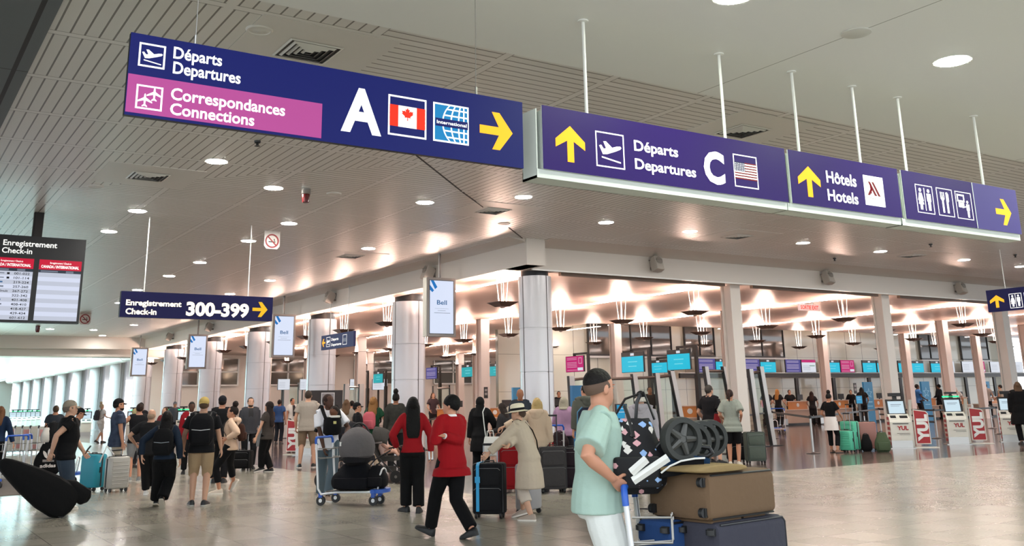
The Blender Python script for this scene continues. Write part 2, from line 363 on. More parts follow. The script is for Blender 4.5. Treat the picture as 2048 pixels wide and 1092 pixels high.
def steel_column(x, y, h, s=0.2, m=None):
    a, t, q = s, 0.05, 0.045
    P = [(-a,-a),(a,-a),(a,-a+t),(q,-a+t),(q,a-t),(a,a-t),(a,a),(-a,a),(-a,a-t),(-q,a-t),(-q,-a+t),(-a,-a+t)]
    b = MB(); b.loft([[Vector((px*1.02,py,z)) for px, py in P] for z in (0,h)])
    b.box(-a-0.06,a+0.06,-a-0.06,a+0.06,0,0.03)
    b.box(-q-0.09,q+0.09,-a+t+0.01,a-t-0.01,0.03,h)
    o = b.build('column', m or M_CREAM, loc=(x, y, 0), smooth=0); o['kind'] = 'structure'; return o
M_GREYST = mat('grey_painted_steel', '#d9d2ca', 0.45)
for i in range(1, 5): steel_column(X0+G*i, Y0, ZB, 0.2, M_GREYST)
for i in range(1, 7):
    for j in (1, 2):
        if (i, j) not in ((1,1),(3,1)): steel_column(X0+G*i, Y0+G*j, ZI, 0.2)
for i in (1, 2, 3):
    for j in (3, 4, 5): steel_column(X0+G*i, Y0+G*j+ (0.0 if j < 3 else 5.0), ZI, 0.22)

# ---------------------------------------------------------------- downlights, vents and ceiling fittings
def downlight(x, y, z, r, lab, grp, s=200.0, col='#fff8f0', nm='lamp_warm'):
    t = thing('ceiling_downlight', lab, 'light', (x, y, z), 0, grp)
    b = MB(); b.lathe([(r,-0.002),(r*1.14,-0.004),(r*1.14,0.01),(r,0.01)], 32); b.build('trim_ring', M_WPAINT, t)
    b = MB(); b.lathe([(0.001,-0.006),(r*0.98,-0.006),(r*0.98,0.004),(0.001,0.004)], 32); b.build('diffuser', glow(nm, col, s), t)
M_LIT = [((433,323),'on the plain strip right under the magenta sign panel'),((547,376),'left of the red-tipped ceiling beacon'),((275,422),'with a faint green rim, above the check-in desk sign'),((578,447),'above the round no smoking sign'),
 ((218,463),'just right of the departure board post'),((497,482),'beside the no smoking sign, behind the thin sign rod'),((400,525),'above the middle of the check-in desk sign'),((338,552),'above the left part of the check-in desk sign'),
 ((275,580),'touching the top edge of the check-in desk sign'),((850,405),'under the big blue sign, left of the mitre line'),((1047,394),'right of the mitre line under the gap between the big signs'),
 ((737,497),'above the third advertising screen, near a dark vent'),((540,561),'right of the end of the check-in desk sign'),((1212,445),'under the left half of the long purple sign'),((1380,463),'under the flag of the long purple sign'),
 ((1606,486),'above the second right-hand fascia speaker'),((1761,503),'between the second and third fascia speakers'),((1928,520),'beside the rod of the small restroom sign'),((2041,533),'cut by the right edge of the picture'),
 ((1582,420),'just below the gap before the hotel sign'),((1815,452),'just below the gap after the hotel sign'),((1971,472),'below the end of the restroom and food sign'),
 ((240,606),'hidden in part by the left end of the check-in desk sign'),((460,588),'hidden in part by the right half of the check-in desk sign'),
 ((205,671),'last in the row before the far bulkhead'),((187,660),'left of the last row before the far bulkhead'),((100,658),'below the right screen of the departure board'),((268,650),'right of the small far no smoking sign')]
for (px, py), w_ in M_LIT:
    p = pz(px, py, ZC-0.002); downlight(p.x, p.y, ZC-0.002, 0.165, 'round recessed ceiling downlight '+w_, 'downlights in the plank ceiling')
for (x, y) in ((5.0,11.0),(8.2,11.0)):
    pass
downlight(9.24, 5.48, ZS, 0.17, 'round downlight in the white soffit above the restroom sign', 'downlights in the white soffit', 200, '#f6ffe8', 'lamp_soffit')
downlight(5.96, 5.46, ZS, 0.17, 'round downlight in the white soffit cut by the top edge', 'downlights in the white soffit', 200, '#f6ffe8', 'lamp_soffit')
for k in (2,3,4): downlight(5.96+3.28*k, 5.48, ZS, 0.17, 'round downlight in the white soffit, %s from the one at the top edge' % ORD[k-1], 'downlights in the white soffit', 200, '#f6ffe8', 'lamp_soffit')
M_PANEL = mat('ceiling_plain_panel', '#e0deda', 0.4, 0.05)
def vent(x, y, lab, z=ZC, panel=True):
    if panel:
        b = MB(); b.box(x-0.78,x+0.78,y-0.79,y+0.79,z-0.006,z+0.01); struct(b.build('ceiling_plain_panel', M_PANEL, smooth=0))
        z -= 0.006
    t = thing('ceiling_vent', lab, 'vent', (x, y, z), 0, 'square air vents in the plank ceiling')
    b = MB(); b.box(-0.29,0.29,-0.29,0.29,-0.004,0.02); b.build('backing', M_BLACK, t, smooth=0)
    for k in range(5):
        r = 0.31-0.062*k; b = MB()
        for T in (0, pi/2, pi, 1.5*pi): b.add([Rz(T) @ Vector(p) for p in ((-r,-r,-0.006),(r,-r,-0.006),(r-0.024,-r+0.024,-0.026+0.01*(k == 0)),(-r+0.024,-r+0.024,-0.026+0.01*(k == 0)))], [(0,1,2,3)])
        b.build('slat', M_PANEL if k else M_WPAINT, t, smooth=0)
for x, y, l in ((3.64,16.9,'beside the departure board post'),(3.71,9.76,'over the departures side of the big blue sign'),(10.54,16.75,'below the right end of the big blue sign'),(10.54,23.98,'behind the nearest advertising screen'),
                (17.7,16.72,'below the gap before the hotel sign'),(24.85,16.8,'right of the downlight over the third fascia speaker'),(10.55,9.7,'behind the rods of the long purple sign')):
    vent(x, y, 'square louvred ceiling vent '+l)
def ceiling_speaker(px, py, lab, z=ZC, r=0.13):
    p = pz(px, py, z); b = MB(); b.lathe([(0.001,-0.018),(r*0.2,-0.018),(r*0.24,-0.014),(r*0.84,-0.014),(r*0.88,-0.02),(r,-0.02),(r+0.012,-0.008),(r+0.012,0.004),(0.001,0.004)], 28)
    tag(b.build('ceiling_loudspeaker', M_PANEL, loc=p), lab, 'speaker', 'round loudspeakers in the plank ceiling')
for px, py, l in ((519,59,'round flush ceiling loudspeaker near the top edge, above the blue sign'),(191,372,'round flush ceiling loudspeaker left of the vent by the board post'),(668,387,'round flush ceiling loudspeaker right of the red-tipped beacon'),(1008,447,'small dark round loudspeaker below the vent under the big blue sign'),(830,467,'round flush ceiling fitting above the nearest advertising screen')):
    ceiling_speaker(px, py, l)
p = pz(612, 378, ZC); b = MB(); b.lathe([(0.001,0),(0.085,0),(0.085,-0.09),(0.09,-0.1),(0.001,-0.1)], 20, 0); b.lathe([(0.075,-0.1),(0.078,-0.12),(0.062,-0.25),(0.05,-0.26),(0.001,-0.26)], 20, 1)
tag(b.build('alarm_beacon', [M_STEEL, mat('dark_red_glass', '#5c0d10', 0.2)], loc=p), 'red-tipped steel alarm beacon hanging from the plank ceiling', 'beacon')
p = pz(76, 652, ZC); b = MB(); b.lathe([(0.001,0),(0.1,0),(0.1,-0.2),(0.07,-0.3),(0.001,-0.3)], 16)
tag(b.build('alarm_beacon', mat('dark_red_glass', '#5c0d10', 0.2), loc=p), 'small dark red alarm beacon under the departure board', 'beacon')
for px, py, l in ((1861,488,'small black camera fitting on the plank ceiling left of the restroom sign rod'),(2030,509,'small black camera fitting on the plank ceiling near the right edge'),(1669,516,'small black sprinkler on the plank ceiling above the second fascia speaker'),(515,282,'small dark sprinkler on the plank ceiling below the magenta panel')):
    p = pz(px, py, ZC); b = MB(); b.lathe([(0.001,0),(0.05,0),(0.045,-0.03),(0.02,-0.04),(0.02,-0.07),(0.045,-0.08),(0.001,-0.09)], 12); tag(b.build('sprinkler_head', M_BLACK, loc=p), l, 'sprinkler')
# wedge speakers on the fascias
def wedge_speaker(loc, rz, lab):
    t = thing('fascia_loudspeaker', lab, 'speaker', loc, rz, 'wedge loudspeakers along the fascias')
    T = Rx(radians(-22)) @ Ry(radians(6))
    b = MB(); b.loft([[T @ Vector((x*sx, y, z*sz)) for x, z in ((-0.13,-0.2),(0.13,-0.2),(0.13,0.2),(-0.13,0.2))] for y, sx, sz in ((-0.36,0.9,0.94),(-0.34,1,1),(-0.2,1,1),(-0.08,0.7,0.8))]); b.build('cabinet', mat('speaker_grey', '#b3aca3', 0.5), t, smooth=20)
    b = MB(); b.lathe([(0.001,0),(0.1,0),(0.11,0.012),(0.001,0.02)], 20, 0, T @ Tr(0,-0.365,0.06) @ Rx(pi/2)); b.build('grille', mat('speaker_grille', '#8d867e', 0.7), t)
    b = MB(); b.box(-0.06,0.06,-0.14,0.0,-0.03,0.03); b.box(-0.1,0.1,-0.34,-0.0,0.21,0.222); b.build('bracket', mat('speaker_bracket', '#6d6761', 0.5), t, smooth=0)
for i, l in enumerate(('nearest the corner column','above the exit sign','beside the small restroom sign')): wedge_speaker((X0+G*(i+0.5), YF-0.002, 4.98), 0, 'grey wedge loudspeaker on the right-hand fascia, '+l)
for k, l in enumerate(('half hidden behind the nearest advertising screen','above the small hanging departures sign','hidden behind the second advertising screen','above the third advertising screen','at the far end near the fourth advertising screen')): wedge_speaker((XF-0.002, Y0+G*(k+0.5), 4.98), -pi/2, 'grey wedge loudspeaker on the left-hand fascia, '+l)
# ================================================================ SIGNS AND SCREENS
_TX = []
def text_mesh(s, bold=0.0, extrude=0.002, shear=0.0, spacing=1.0):
    c = bpy.data.curves.new('lettering', 'FONT'); c.body = s; c.size = 1.0; c.offset = bold; c.extrude = 0.0; c.shear = shear; c.space_character = spacing; c.resolution_u = 3
    o = bpy.data.objects.new('lettering', c); C.objects.link(o)
    dg = bpy.context.evaluated_depsgraph_get(); me = bpy.data.meshes.new_from_object(o.evaluated_get(dg))
    vs = [v.co.copy() for v in me.vertices]; fs = [tuple(p.vertices) for p in me.polygons]
    bpy.data.objects.remove(o); bpy.data.curves.remove(c); bpy.data.meshes.remove(me); return vs, fs
class Sign:
    """Flat sign: local x runs along the writing, z up, y into the sign.  axis 'x': plane Y=d seen from smaller Y; 'y': plane X=d seen from smaller X."""
    def __init__(s, name, label, cat, axis, d, u0, z0, u1, z1, depth, face, group=None, rim=None):
        s.axis, s.d = axis, d; s.k = 0
        s.w = abs(u1-u0); s.h = z1-z0; s.u0, s.z0 = u0, z0
        loc = (u0, d, z0) if axis == 'x' else (d, u0, z0)
        s.o = thing(name, label, cat, loc, 0 if axis == 'x' else -pi/2, group)
        b = MB(); b.box(0, s.w, 0, depth, 0, s.h, 0)
        if rim:
            b = MB(); b.box(0, s.w, 0.004, depth, 0, s.h, 0); s.body = b.build('housing', rim, s.o, smooth=0); b = MB(); b.box(0.0, s.w, 0, 0.006, 0.0, s.h, 0); s.face = b.build('face', face, s.o, smooth=0)
        else: s.face = b.build('panel', face, s.o, smooth=0)
    def uv(s, px, py):
        p = pY(px, py, s.d) if s.axis == 'x' else pX(px, py, s.d)
        return ((p.x-s.u0) if s.axis == 'x' else (s.u0-p.y), p.z-s.z0)
    def lay(s, lift=None):
        s.k += 1; return -0.0015*min(s.k, 3) if lift is None else -lift
    def poly(s, P, m, name, y=-0.003, parent=None, t=0.004):
        b = MB()
        for q in (P if isinstance(P[0][0], (tuple, list)) else [P]): b.prism(q, y, y+t)
        return b.build(name, m, parent or s.o, smooth=0)
    def rect(s, x0, z0, x1, z1, m, name, y=-0.003, parent=None): return s.poly([(x0,z0),(x1,z0),(x1,z1),(x0,z1)], m, name, y, parent)
    def text(s, t, x0, zb, cap, m, x1=None, bold=0.02, name='lettering', y=-0.004, parent=None, spacing=1.0):
        vs, fs = text_mesh(t, bold, spacing=spacing); rv, _ = text_mesh('H', bold)
        k = cap/max(v.y for v in rv); xa = min(v.x for v in vs); xb = max(v.x for v in vs)
        kx = (x1-x0)/(xb-xa) if x1 is not None else k
        b = MB(); b.add([(x0+(v.x-xa)*kx, y, zb+v.y*k) for v in vs], fs); return b.build(name, m, parent or s.o, smooth=0)
def frame_poly(x0, z0, x1, z1, t): return [[(x0,z0),(x1,z0),(x1,z0+t),(x0,z0+t)],[(x0,z1-t),(x1,z1-t),(x1,z1),(x0,z1)],[(x0,z0+t),(x0+t,z0+t),(x0+t,z1-t),(x0,z1-t)],[(x1-t,z0+t),(x1,z0+t),(x1,z1-t),(x1-t,z1-t)]]
def circ(cx, cz, r, n=16, sx=1.0): return [(cx+r*sx*cos(2*pi*i/n), cz+r*sin(2*pi*i/n)) for i in range(n)]
def place(P, x0, z0, w, h): return [(x0+a*w, z0+b*h) for a, b in P]
TAKEOFF = [[(.12,.60),(.19,.62),(.27,.52),(.36,.54),(.27,.73),(.36,.74),(.57,.58),(.74,.635),(.86,.65),(.90,.61),(.86,.56),(.70,.49),(.40,.38),(.24,.36)],[(.20,.30),(.86,.20),(.86,.16),(.20,.26)]]
JET = [(0,.5),(.05,.44),(.07,.2),(.5,-.08),(.5,-.18),(.07,-.03),(.05,-.3),(.18,-.42),(.18,-.5),(0,-.44),(-.18,-.5),(-.18,-.42),(-.05,-.3),(-.07,-.03),(-.5,-.18),(-.5,-.08),(-.07,.2),(-.05,.44)]
ARROW_R = [(0,.39),(0,.61),(.58,.61),(.37,1),(.60,1),(1,.5),(.60,0),(.37,0),(.58,.39)]
ARROW_U = [(a, b) for b, a in ARROW_R]
ARROW_L = [(1-a, b) for a, b in ARROW_R]
LEAF = [(0,1),(.13,.74),(.30,.82),(.22,.42),(.44,.64),(.49,.52),(.76,.57),(.67,.31),(.78,.23),(.36,-.11),(.40,-.27),(.04,-.22),(.06,-.62),(-.06,-.62),(-.04,-.22),(-.40,-.27),(-.36,-.11),(-.78,.23),(-.67,.31),(-.76,.57),(-.49,.52),(-.44,.64),(-.22,.42),(-.30,.82),(-.13,.74)]
def man_icon(cx, z0, h): return [circ(cx, z0+.91*h, .09*h), [(cx-.15*h,z0+.78*h),(cx+.15*h,z0+.78*h),(cx+.15*h,z0+.42*h),(cx+.10*h,z0+.42*h),(cx+.085*h,z0),(cx+.015*h,z0),(cx,z0+.4*h),(cx-.015*h,z0),(cx-.085*h,z0),(cx-.10*h,z0+.42*h),(cx-.15*h,z0+.42*h)]]
def woman_icon(cx, z0, h): return [circ(cx, z0+.91*h, .09*h), [(cx-.09*h,z0+.78*h),(cx+.09*h,z0+.78*h),(cx+.2*h,z0+.42*h),(cx+.14*h,z0+.41*h),(cx+.19*h,z0+.25*h),(cx+.09*h,z0+.25*h),(cx+.08*h,z0),(cx+.015*h,z0),(cx,z0+.22*h),(cx-.015*h,z0),(cx-.08*h,z0),(cx-.09*h,z0+.25*h),(cx-.19*h,z0+.25*h),(cx-.14*h,z0+.41*h),(cx-.2*h,z0+.42*h)]]
L_WHITE = glow('sign_white', '#f4f4f0', 0.72, '#e8e8e4'); L_YEL = glow('sign_yellow', '#f7ab24', 0.75, '#d99a20'); L_NAVY = glow('sign_navy', '#172272', 0.62, '#0e0f34'); L_PURP = glow('sign_purple', '#2d1468', 0.62, '#1b0d3e')
L_PINK = glow('sign_magenta', '#b04c90', 0.55, '#8a3a70'); L_RED = glow('sign_red', '#e0301c', 0.7, '#c02818'); L_SKY = glow('sign_sky_blue', '#1f87c4', 0.6, '#145a84'); L_DNAVY = glow('sign_dark_navy', '#17174e', 0.4, '#0c0c2a')
M_SIGNBLK = mat('sign_edge_black', '#0d0d10', 0.4)
M_BOXW = mat('sign_box_pale', '#d5dcd6', 0.4)
YS = 6.5
# ---- big blue departures sign
a, b_, c_, d_ = pY(263,62.3,YS), pY(1044.5,206.2,YS), pY(1046.4,335,YS), pY(249,230.8,YS)
S = Sign('departures_sign', 'big hanging blue and magenta sign with a white letter A and a right arrow', 'sign', 'x', YS, a.x, (c_.z+d_.z)/2, b_.x, (a.z+b_.z)/2, 0.05, L_NAVY, None, M_SIGNBLK)
SA = S
u1, v1 = S.uv(643.6, 207.7); u2, v2 = S.uv(643.0, 280.2); _, vt = S.uv(258, 146.5)
S.rect(0.004, 0.02, (u1+u2)/2, (v1+vt)/2, L_PINK, 'magenta_panel', -0.002)
def icon_box(S, p0, p1, t=0.012, m=None):           # pixel corners: top-left, bottom-right
    x0, z1 = S.uv(*p0); x1, z0 = S.uv(*p1); S.poly(frame_poly(x0, z0, x1, z1, t), m or L_WHITE, 'icon_border'); return x0, z0, x1-x0, z1-z0
def px_text(S, t, p_l, p_r, capz, m=None, bold=0.022):   # left pixel on the baseline, right pixel on the baseline, cap height pixel at the left
    x0, z0 = S.uv(*p_l); x1, z1 = S.uv(*p_r); _, zt = S.uv(p_l[0], capz); return S.text(t, x0, (z0+z1)/2, zt-z0, m or L_WHITE, x1, bold)
x, z, w_, h_ = icon_box(S, (279.5,84), (328.6,139.6)); S.poly([place(q, x, z, w_, h_) for q in TAKEOFF], L_WHITE, 'plane_icon')
x, z, w_, h_ = icon_box(S, (273.6,167.8), (323,223.4)); S.poly([[(x+w_*(.34+.56*a), z+h_*(.38+.56*b)) for a, b in JET],[(x+w_*(.68+.56*a), z+h_*(.66+.56*b)) for a, b in JET]], L_WHITE, 'plane_icon')
px_text(S, 'Départs', (346,117.5), (443.5,131), 94.5); px_text(S, 'Departures', (345,147), (480.5,167), 123.5)
px_text(S, 'Correspondances', (340.6,200.5), (569.5,230), 177); px_text(S, 'Connections', (339,230), (508,250), 207)
x0, z0 = S.uv(681,258.5); x1, z1 = S.uv(762,268); _, zt = S.uv(722,177.5); S.text('A', x0, (z0+z1)/2, zt-(z0+z1)/2, L_WHITE, x1, 0.035)
x, z, w_, h_ = icon_box(S, (776.8,188), (852.3,279.7), 0.014)
zf0, zf1 = z+h_*0.23, z+h_*0.76
S.rect(x+.03*w_, zf0, x+.26*w_, zf1, L_RED, 'flag_bar'); S.rect(x+.74*w_, zf0, x+.97*w_, zf1, L_RED, 'flag_bar'); S.rect(x+.26*w_, zf0, x+.74*w_, zf1, L_WHITE, 'flag_field')
S.poly([(x+w_*.5+a*h_*.2, (zf0+zf1)/2+h_*.03+b*h_*.2) for a, b in LEAF], L_RED, 'maple_leaf', -0.005)
x, z, w_, h_ = icon_box(S, (866.3,203.5), (937.4,291.7), 0.014); S.rect(x+.014, z+.014, x+w_-.014, z+h_-.014, L_SKY, 'globe_ground', -0.0025)
Q = []; cx, cz, R = x+w_*.86, z+h_*.5, h_*.62
for e in (0.25, 0.6, 0.98):
    pts = [(cx-R*e*cos(t), cz+R*sin(t)) for t in [radians(-80+160*k/20) for k in range(21)]]
    for p, q in zip(pts, pts[1:]):
        if max(abs(p[1]-cz), abs(q[1]-cz)) < h_*.485: Q.append([(p[0]-.006,p[1]),(p[0]+.006,p[1]),(q[0]+.006,q[1]),(q[0]-.006,q[1])])
for f in (-.36,-.2,.2,.36):
    xl = cx-R*.98*sqrt(max(0, 1-(f*h_/R)**2)); Q.append([(xl,cz+f*h_-.006),(x+w_-.014,cz+f*h_-.006),(x+w_-.014,cz+f*h_+.006),(xl,cz+f*h_+.006)])
Q.append([(cx-.006,z+.014),(cx+.006,z+.014),(cx+.006,z+h_-.014),(cx-.006,z+h_-.014)])
S.poly(Q, L_WHITE, 'globe_lines', -0.004); S.rect(x+.06*w_, z+.40*h_, x+.97*w_, z+.60*h_, L_NAVY, 'globe_band', -0.0055); S.text('International', x+.09*w_, z+.46*h_, .085*h_, L_WHITE, x+.93*w_, 0.02, y=-0.008)
x0, zc = S.uv(959.3, 257.5); x1, _ = S.uv(1025, 267); _, zt = S.uv(988,224.5); _, zb = S.uv(992,299.5); S.poly(place(ARROW_R, x0, zb, x1-x0, zt-zb), L_YEL, 'arrow')
for px, py in ((393,80),(955,188)):
    x, z = S.uv(px, py); b = MB(); b.tube([(x,0.025,S.h-0.01),(x,0.025,ZS-S.z0)], 0.003, 6); b.build('wire', M_STEEL, S.o); b = MB(); b.tube([(x,0.025,S.h-0.005),(x,0.025,S.h+0.07)], 0.010, 8); b.build('clamp', M_STEEL, S.o)
# ---- purple light-box signs
a, b_ = pY(1084,209.6,YS), pY(1568,297.3,YS); zt = (a.z+b_.z)/2; zb = (pY(1088.5,337.5,YS).z+pY(1576.5,404,YS).z)/2
def lightbox(lab, u0, u1, face, end_cap=False):
    S = Sign('lightbox_sign', lab, 'sign', 'x', YS, u0, zb, u1, zt, 0.02, face, 'light boxes in a row on rods', M_BOXW)
    b = MB(); b.box(0.02, S.w-0.02, 0.02, 0.20, 0.01, S.h-0.03); 
    for k in range(7): b.box(0.0, 0.02, 0.03+0.024*k, 0.042+0.024*k, 0.0, S.h-0.04)
    b.build('light_box', M_BOXW, S.o, smooth=0)
    b = MB(); b.box(-0.05, S.w-0.0, 0.03, 0.25, -0.075, -0.055); b.box(-0.05, S.w, 0.24, 0.25, -0.075, 0.01); b.box(-0.05,-0.04,0.03,0.25,-0.075,0.02 if not end_cap else S.h-0.03); b.box(-0.05,S.w,0.028,0.034,-0.075,-0.0)
    b.build('tray', M_BOXW, S.o, smooth=0); return S
def rod(S, px, py):
    p = pz(px, py, ZS); x = p.x-S.u0; b = MB(); b.tube([(x,0.09,S.h-0.04),(x,0.09,ZS-S.z0-0.0)], 0.016, 10); r = b.build('rod', M_WPAINT, S.o); b = MB(); b.lathe([(0.001,-0.02),(0.05,-0.01),(0.05,0),(0.001,0)], 16, 0, Tr(x,0.09,ZS-S.z0)); b.build('rose', M_WPAINT, r)
S = lightbox('long hanging purple sign with an up arrow, departures and a white letter C', a.x, b_.x, L_PURP, True)
x0, zt_ = S.uv(1110,252); x1, zb_ = S.uv(1171,324.5); _, zt_ = S.uv(1138,252); _, zb_ = S.uv(1142,324.5); S.poly(place(ARROW_U, x0, zb_, x1-x0, zt_-zb_), L_YEL, 'arrow')
x, z, w_, h_ = icon_box(S, (1190,261), (1250,340)); S.poly([place(q, x, z, w_, h_) for q in TAKEOFF], L_WHITE, 'plane_icon')
px_text(S, 'Départs', (1268,301), (1356,314), 280.5); px_text(S, 'Departures', (1270,338), (1392,354), 317.5)
x0, z0 = S.uv(1409,360); x1, z1 = S.uv(1451,369); _, zt2 = S.uv(1430,304); S.text('C', x0, (z0+z1)/2, zt2-(z0+z1)/2, L_WHITE, x1, 0.045)
x, z, w_, h_ = icon_box(S, (1465,307), (1517.6,379.5), 0.011)
f0, f1 = z+.25*h_, z+.77*h_; n = 13; st = (f1-f0)/n
S.poly([[(x+.03*w_,f0+st*k),(x+.97*w_,f0+st*k),(x+.97*w_,f0+st*(k+1)),(x+.03*w_,f0+st*(k+1))] for k in range(0,13,2)], glow('flag_red','#b02a35',0.6), 'flag_stripes')
S.poly([[(x+.03*w_,f0+st*k),(x+.97*w_,f0+st*k),(x+.97*w_,f0+st*(k+1)),(x+.03*w_,f0+st*(k+1))] for k in range(1,13,2)], L_WHITE, 'flag_stripes')
S.rect(x+.03*w_, f0+6*st, x+.46*w_, f1, glow('flag_blue','#2f2f78',0.5), 'flag_canton', -0.0045)
S.poly([circ(x+w_*(.07+.07*i), f0+st*(6.7+1.25*j), .006, 6) for i in range(6) for j in range(5)], L_WHITE, 'flag_stars', -0.006)
rod(S, 1178, 35); rod(S, 1449, 103)
uA = pY(1575.8,298,YS).x; uB = pY(1793,335.5,YS).x
S = lightbox('middle hanging purple sign pointing up to the hotels, with a white logo square', uA, uB, L_PURP)
x0, _ = S.uv(1597,370); x1, _ = S.uv(1642,380); _, zt_ = S.uv(1615.4,332.6); _, zb_ = S.uv(1621,394); S.poly(place(ARROW_U, x0, zb_, x1-x0, zt_-zb_), L_YEL, 'arrow')
px_text(S, 'Hôtels', (1653,365), (1713,373), 342); px_text(S, 'Hotels', (1656,400), (1717,409), 378)
x0, z1 = S.uv(1725,349.5); x1, z0 = S.uv(1771,415); w_, h_ = x1-x0, z1-z0; S.rect(x0, z0, x1, z1, L_WHITE, 'logo_square')
L_LOGO = glow('logo_dark_red', '#a8182c', 0.6)
S.poly([place(q, x0, z0, w_, h_) for q in ([(.14,.34),(.26,.34),(.40,.52),(.36,.62)],[(.22,.80),(.32,.80),(.62,.34),(.50,.34)],[(.40,.80),(.50,.80),(.80,.34),(.68,.34)],[(.30,.40),(.36,.40),(.36,.74),(.30,.74)])], L_LOGO, 'logo_mark', -0.005)
S.text('MARRIOTT', x0+.1*w_, z0+.2*h_, .07*h_, mat('logo_grey','#4c4a4a',0.6), x0+.92*w_, 0.0, y=-0.005)
rod(S, 1597, 138); rod(S, 1718, 168)
uA = pY(1801.5,336.6,YS).x; uB = pY(2030,380,YS).x; um = pY(1943,364,YS).x
L_LILAC = glow('sign_lilac', '#4d4484', 0.6, '#332d5c')
S = lightbox('last hanging purple sign in the row, with restroom, food and cash machine symbols', uA, uB, L_PURP)
S.rect(um-S.u0, -0.0, S.w, S.h, L_LILAC, 'lilac_panel', -0.002); S.rect(um-S.u0-0.01, 0.0, um-S.u0, S.h, M_BOXW, 'divider', -0.004)
x, z, w_, h_ = icon_box(S, (1829,367.5), (1870.5,429.5), 0.009); S.poly(woman_icon(x+.26*w_, z+.12*h_, .76*h_)+man_icon(x+.74*w_, z+.12*h_, .76*h_)+[[(x+.485*w_,z+.1*h_),(x+.515*w_,z+.1*h_),(x+.515*w_,z+.9*h_),(x+.485*w_,z+.9*h_)]], L_WHITE, 'restroom_icon')
x, z, w_, h_ = icon_box(S, (1871,374.5), (1910,435), 0.009); S.poly([[(x+.30*w_,z+.12*h_),(x+.40*w_,z+.12*h_),(x+.40*w_,z+.55*h_),(x+.47*w_,z+.62*h_),(x+.47*w_,z+.86*h_),(x+.43*w_,z+.86*h_),(x+.43*w_,z+.66*h_),(x+.37*w_,z+.66*h_),(x+.37*w_,z+.86*h_),(x+.33*w_,z+.86*h_),(x+.33*w_,z+.66*h_),(x+.27*w_,z+.66*h_),(x+.27*w_,z+.86*h_),(x+.23*w_,z+.86*h_),(x+.23*w_,z+.62*h_),(x+.30*w_,z+.55*h_)],[(x+.58*w_,z+.12*h_),(x+.69*w_,z+.12*h_),(x+.69*w_,z+.50*h_),(x+.74*w_,z+.56*h_),(x+.74*w_,z+.8*h_),(x+.66*w_,z+.88*h_),(x+.58*w_,z+.86*h_)]], L_WHITE, 'fork_and_knife_icon')
x, z, w_, h_ = icon_box(S, (1908.5,381.5), (1948,441), 0.009); S.poly(man_icon(x+.72*w_, z+.08*h_, .62*h_)+frame_poly(x+.1*w_, z+.62*h_, x+.55*w_, z+.9*h_, .02)+[[(x+.16*w_,z+.42*h_),(x+.5*w_,z+.42*h_),(x+.5*w_,z+.6*h_),(x+.16*w_,z+.6*h_)],[(x+.4*w_,z+.4*h_),(x+.66*w_,z+.46*h_),(x+.66*w_,z+.5*h_),(x+.4*w_,z+.44*h_)]], L_WHITE, 'cash_machine_icon')
x0, zc = S.uv(1991.5,423); x1, _ = S.uv(2022.7,430); _, zt_ = S.uv(1998,397.5); _, zb_ = S.uv(2007,450); S.poly(place(ARROW_R, x0, zb_, x1-x0, zt_-zb_), L_YEL, 'arrow')
rod(S, 1805, 192); rod(S, 1955, 230)
# ---- check-in desk sign
YC = 20.67
a, b_, c_, d_ = pY(243,583,YC), pY(546.3,593.5,YC), pY(543.4,641.7,YC), pY(239,634.8,YC)
S = Sign('check_in_sign', 'dark hanging check-in sign reading 300-399 with a yellow right arrow', 'sign', 'x', YC, a.x, (c_.z+d_.z)/2, b_.x, (a.z+b_.z)/2, 0.12, L_DNAVY, None, M_SIGNBLK)
L_CREAM = glow('sign_cream', '#fff3d8', 0.95, '#e8e0c8')
px_text(S, 'Enregistrement', (251.6,609.5), (362.7,614), 598.5, L_CREAM, 0.03); px_text(S, 'Check-in', (250.6,627.5), (312.6,629.5), 616, L_CREAM, 0.03); px_text(S, '300-399', (371.6,629.5), (497,634), 603, L_CREAM, 0.04)
x0, _ = S.uv(505,618); x1, _ = S.uv(535,620); _, zt_ = S.uv(518,604); _, zb_ = S.uv(518,634); S.poly(place(ARROW_R, x0, zb_, x1-x0, zt_-zb_), glow('sign_bright_yellow','#ffc61e',0.9), 'arrow')
for x in (0.45, 2.62):
    b = MB(); b.tube([(x,0.06,S.h),(x,0.06,ZC-S.z0)], 0.012, 8); b.build('rod', M_WPAINT, S.o)
# ---- departure board
YB = 21.16
bx1 = pY(173,480,YB).x; zt_ = pY(174,480,YB).z; zb_ = pY(157,648,YB).z
S = Sign('departure_board', 'hanging black check-in departure board with tall screens listing desk numbers', 'board', 'x', YB, bx1-3.3, zb_, bx1, zt_, 0.16, M_SIGNBLK)
x0, z0 = S.uv(6,490); x1, z1 = S.uv(114,496); _, zq = S.uv(6,479); S.text('Enregistrement', x0, (z0+z1)/2, zq-z0, L_WHITE, x1, 0.015)
x0, z0 = S.uv(3.3,505.5); x1, z1 = S.uv(64,507.5); _, zq = S.uv(3.3,494.8); S.text('Check-in', x0, (z0+z1)/2, zq-z0, L_WHITE, x1, 0.015)
L_SCR = glow('screen_pale_blue', '#dfe6fb', 0.85); L_SCR2 = glow('screen_row_grey', '#cfd5e6', 0.8); L_HDR = glow('screen_red', '#d8163c', 0.8); L_BAR = glow('screen_slate', '#3b4654', 0.6); L_INK = glow('screen_ink', '#2a2a30', 0.3); L_FAINT = glow('screen_faint_ink', '#8b93a5', 0.6)
L_INKR = glow('screen_ink_red', '#c2485c', 0.6); L_INKB = glow('screen_ink_blue', '#4a7fb5', 0.6)
xr0, _ = S.uv(73,580); xr1, zb2 = S.uv(158.5,580); _, zs1 = S.uv(120,521); sw = xr1-xr0; zs0 = 0.05
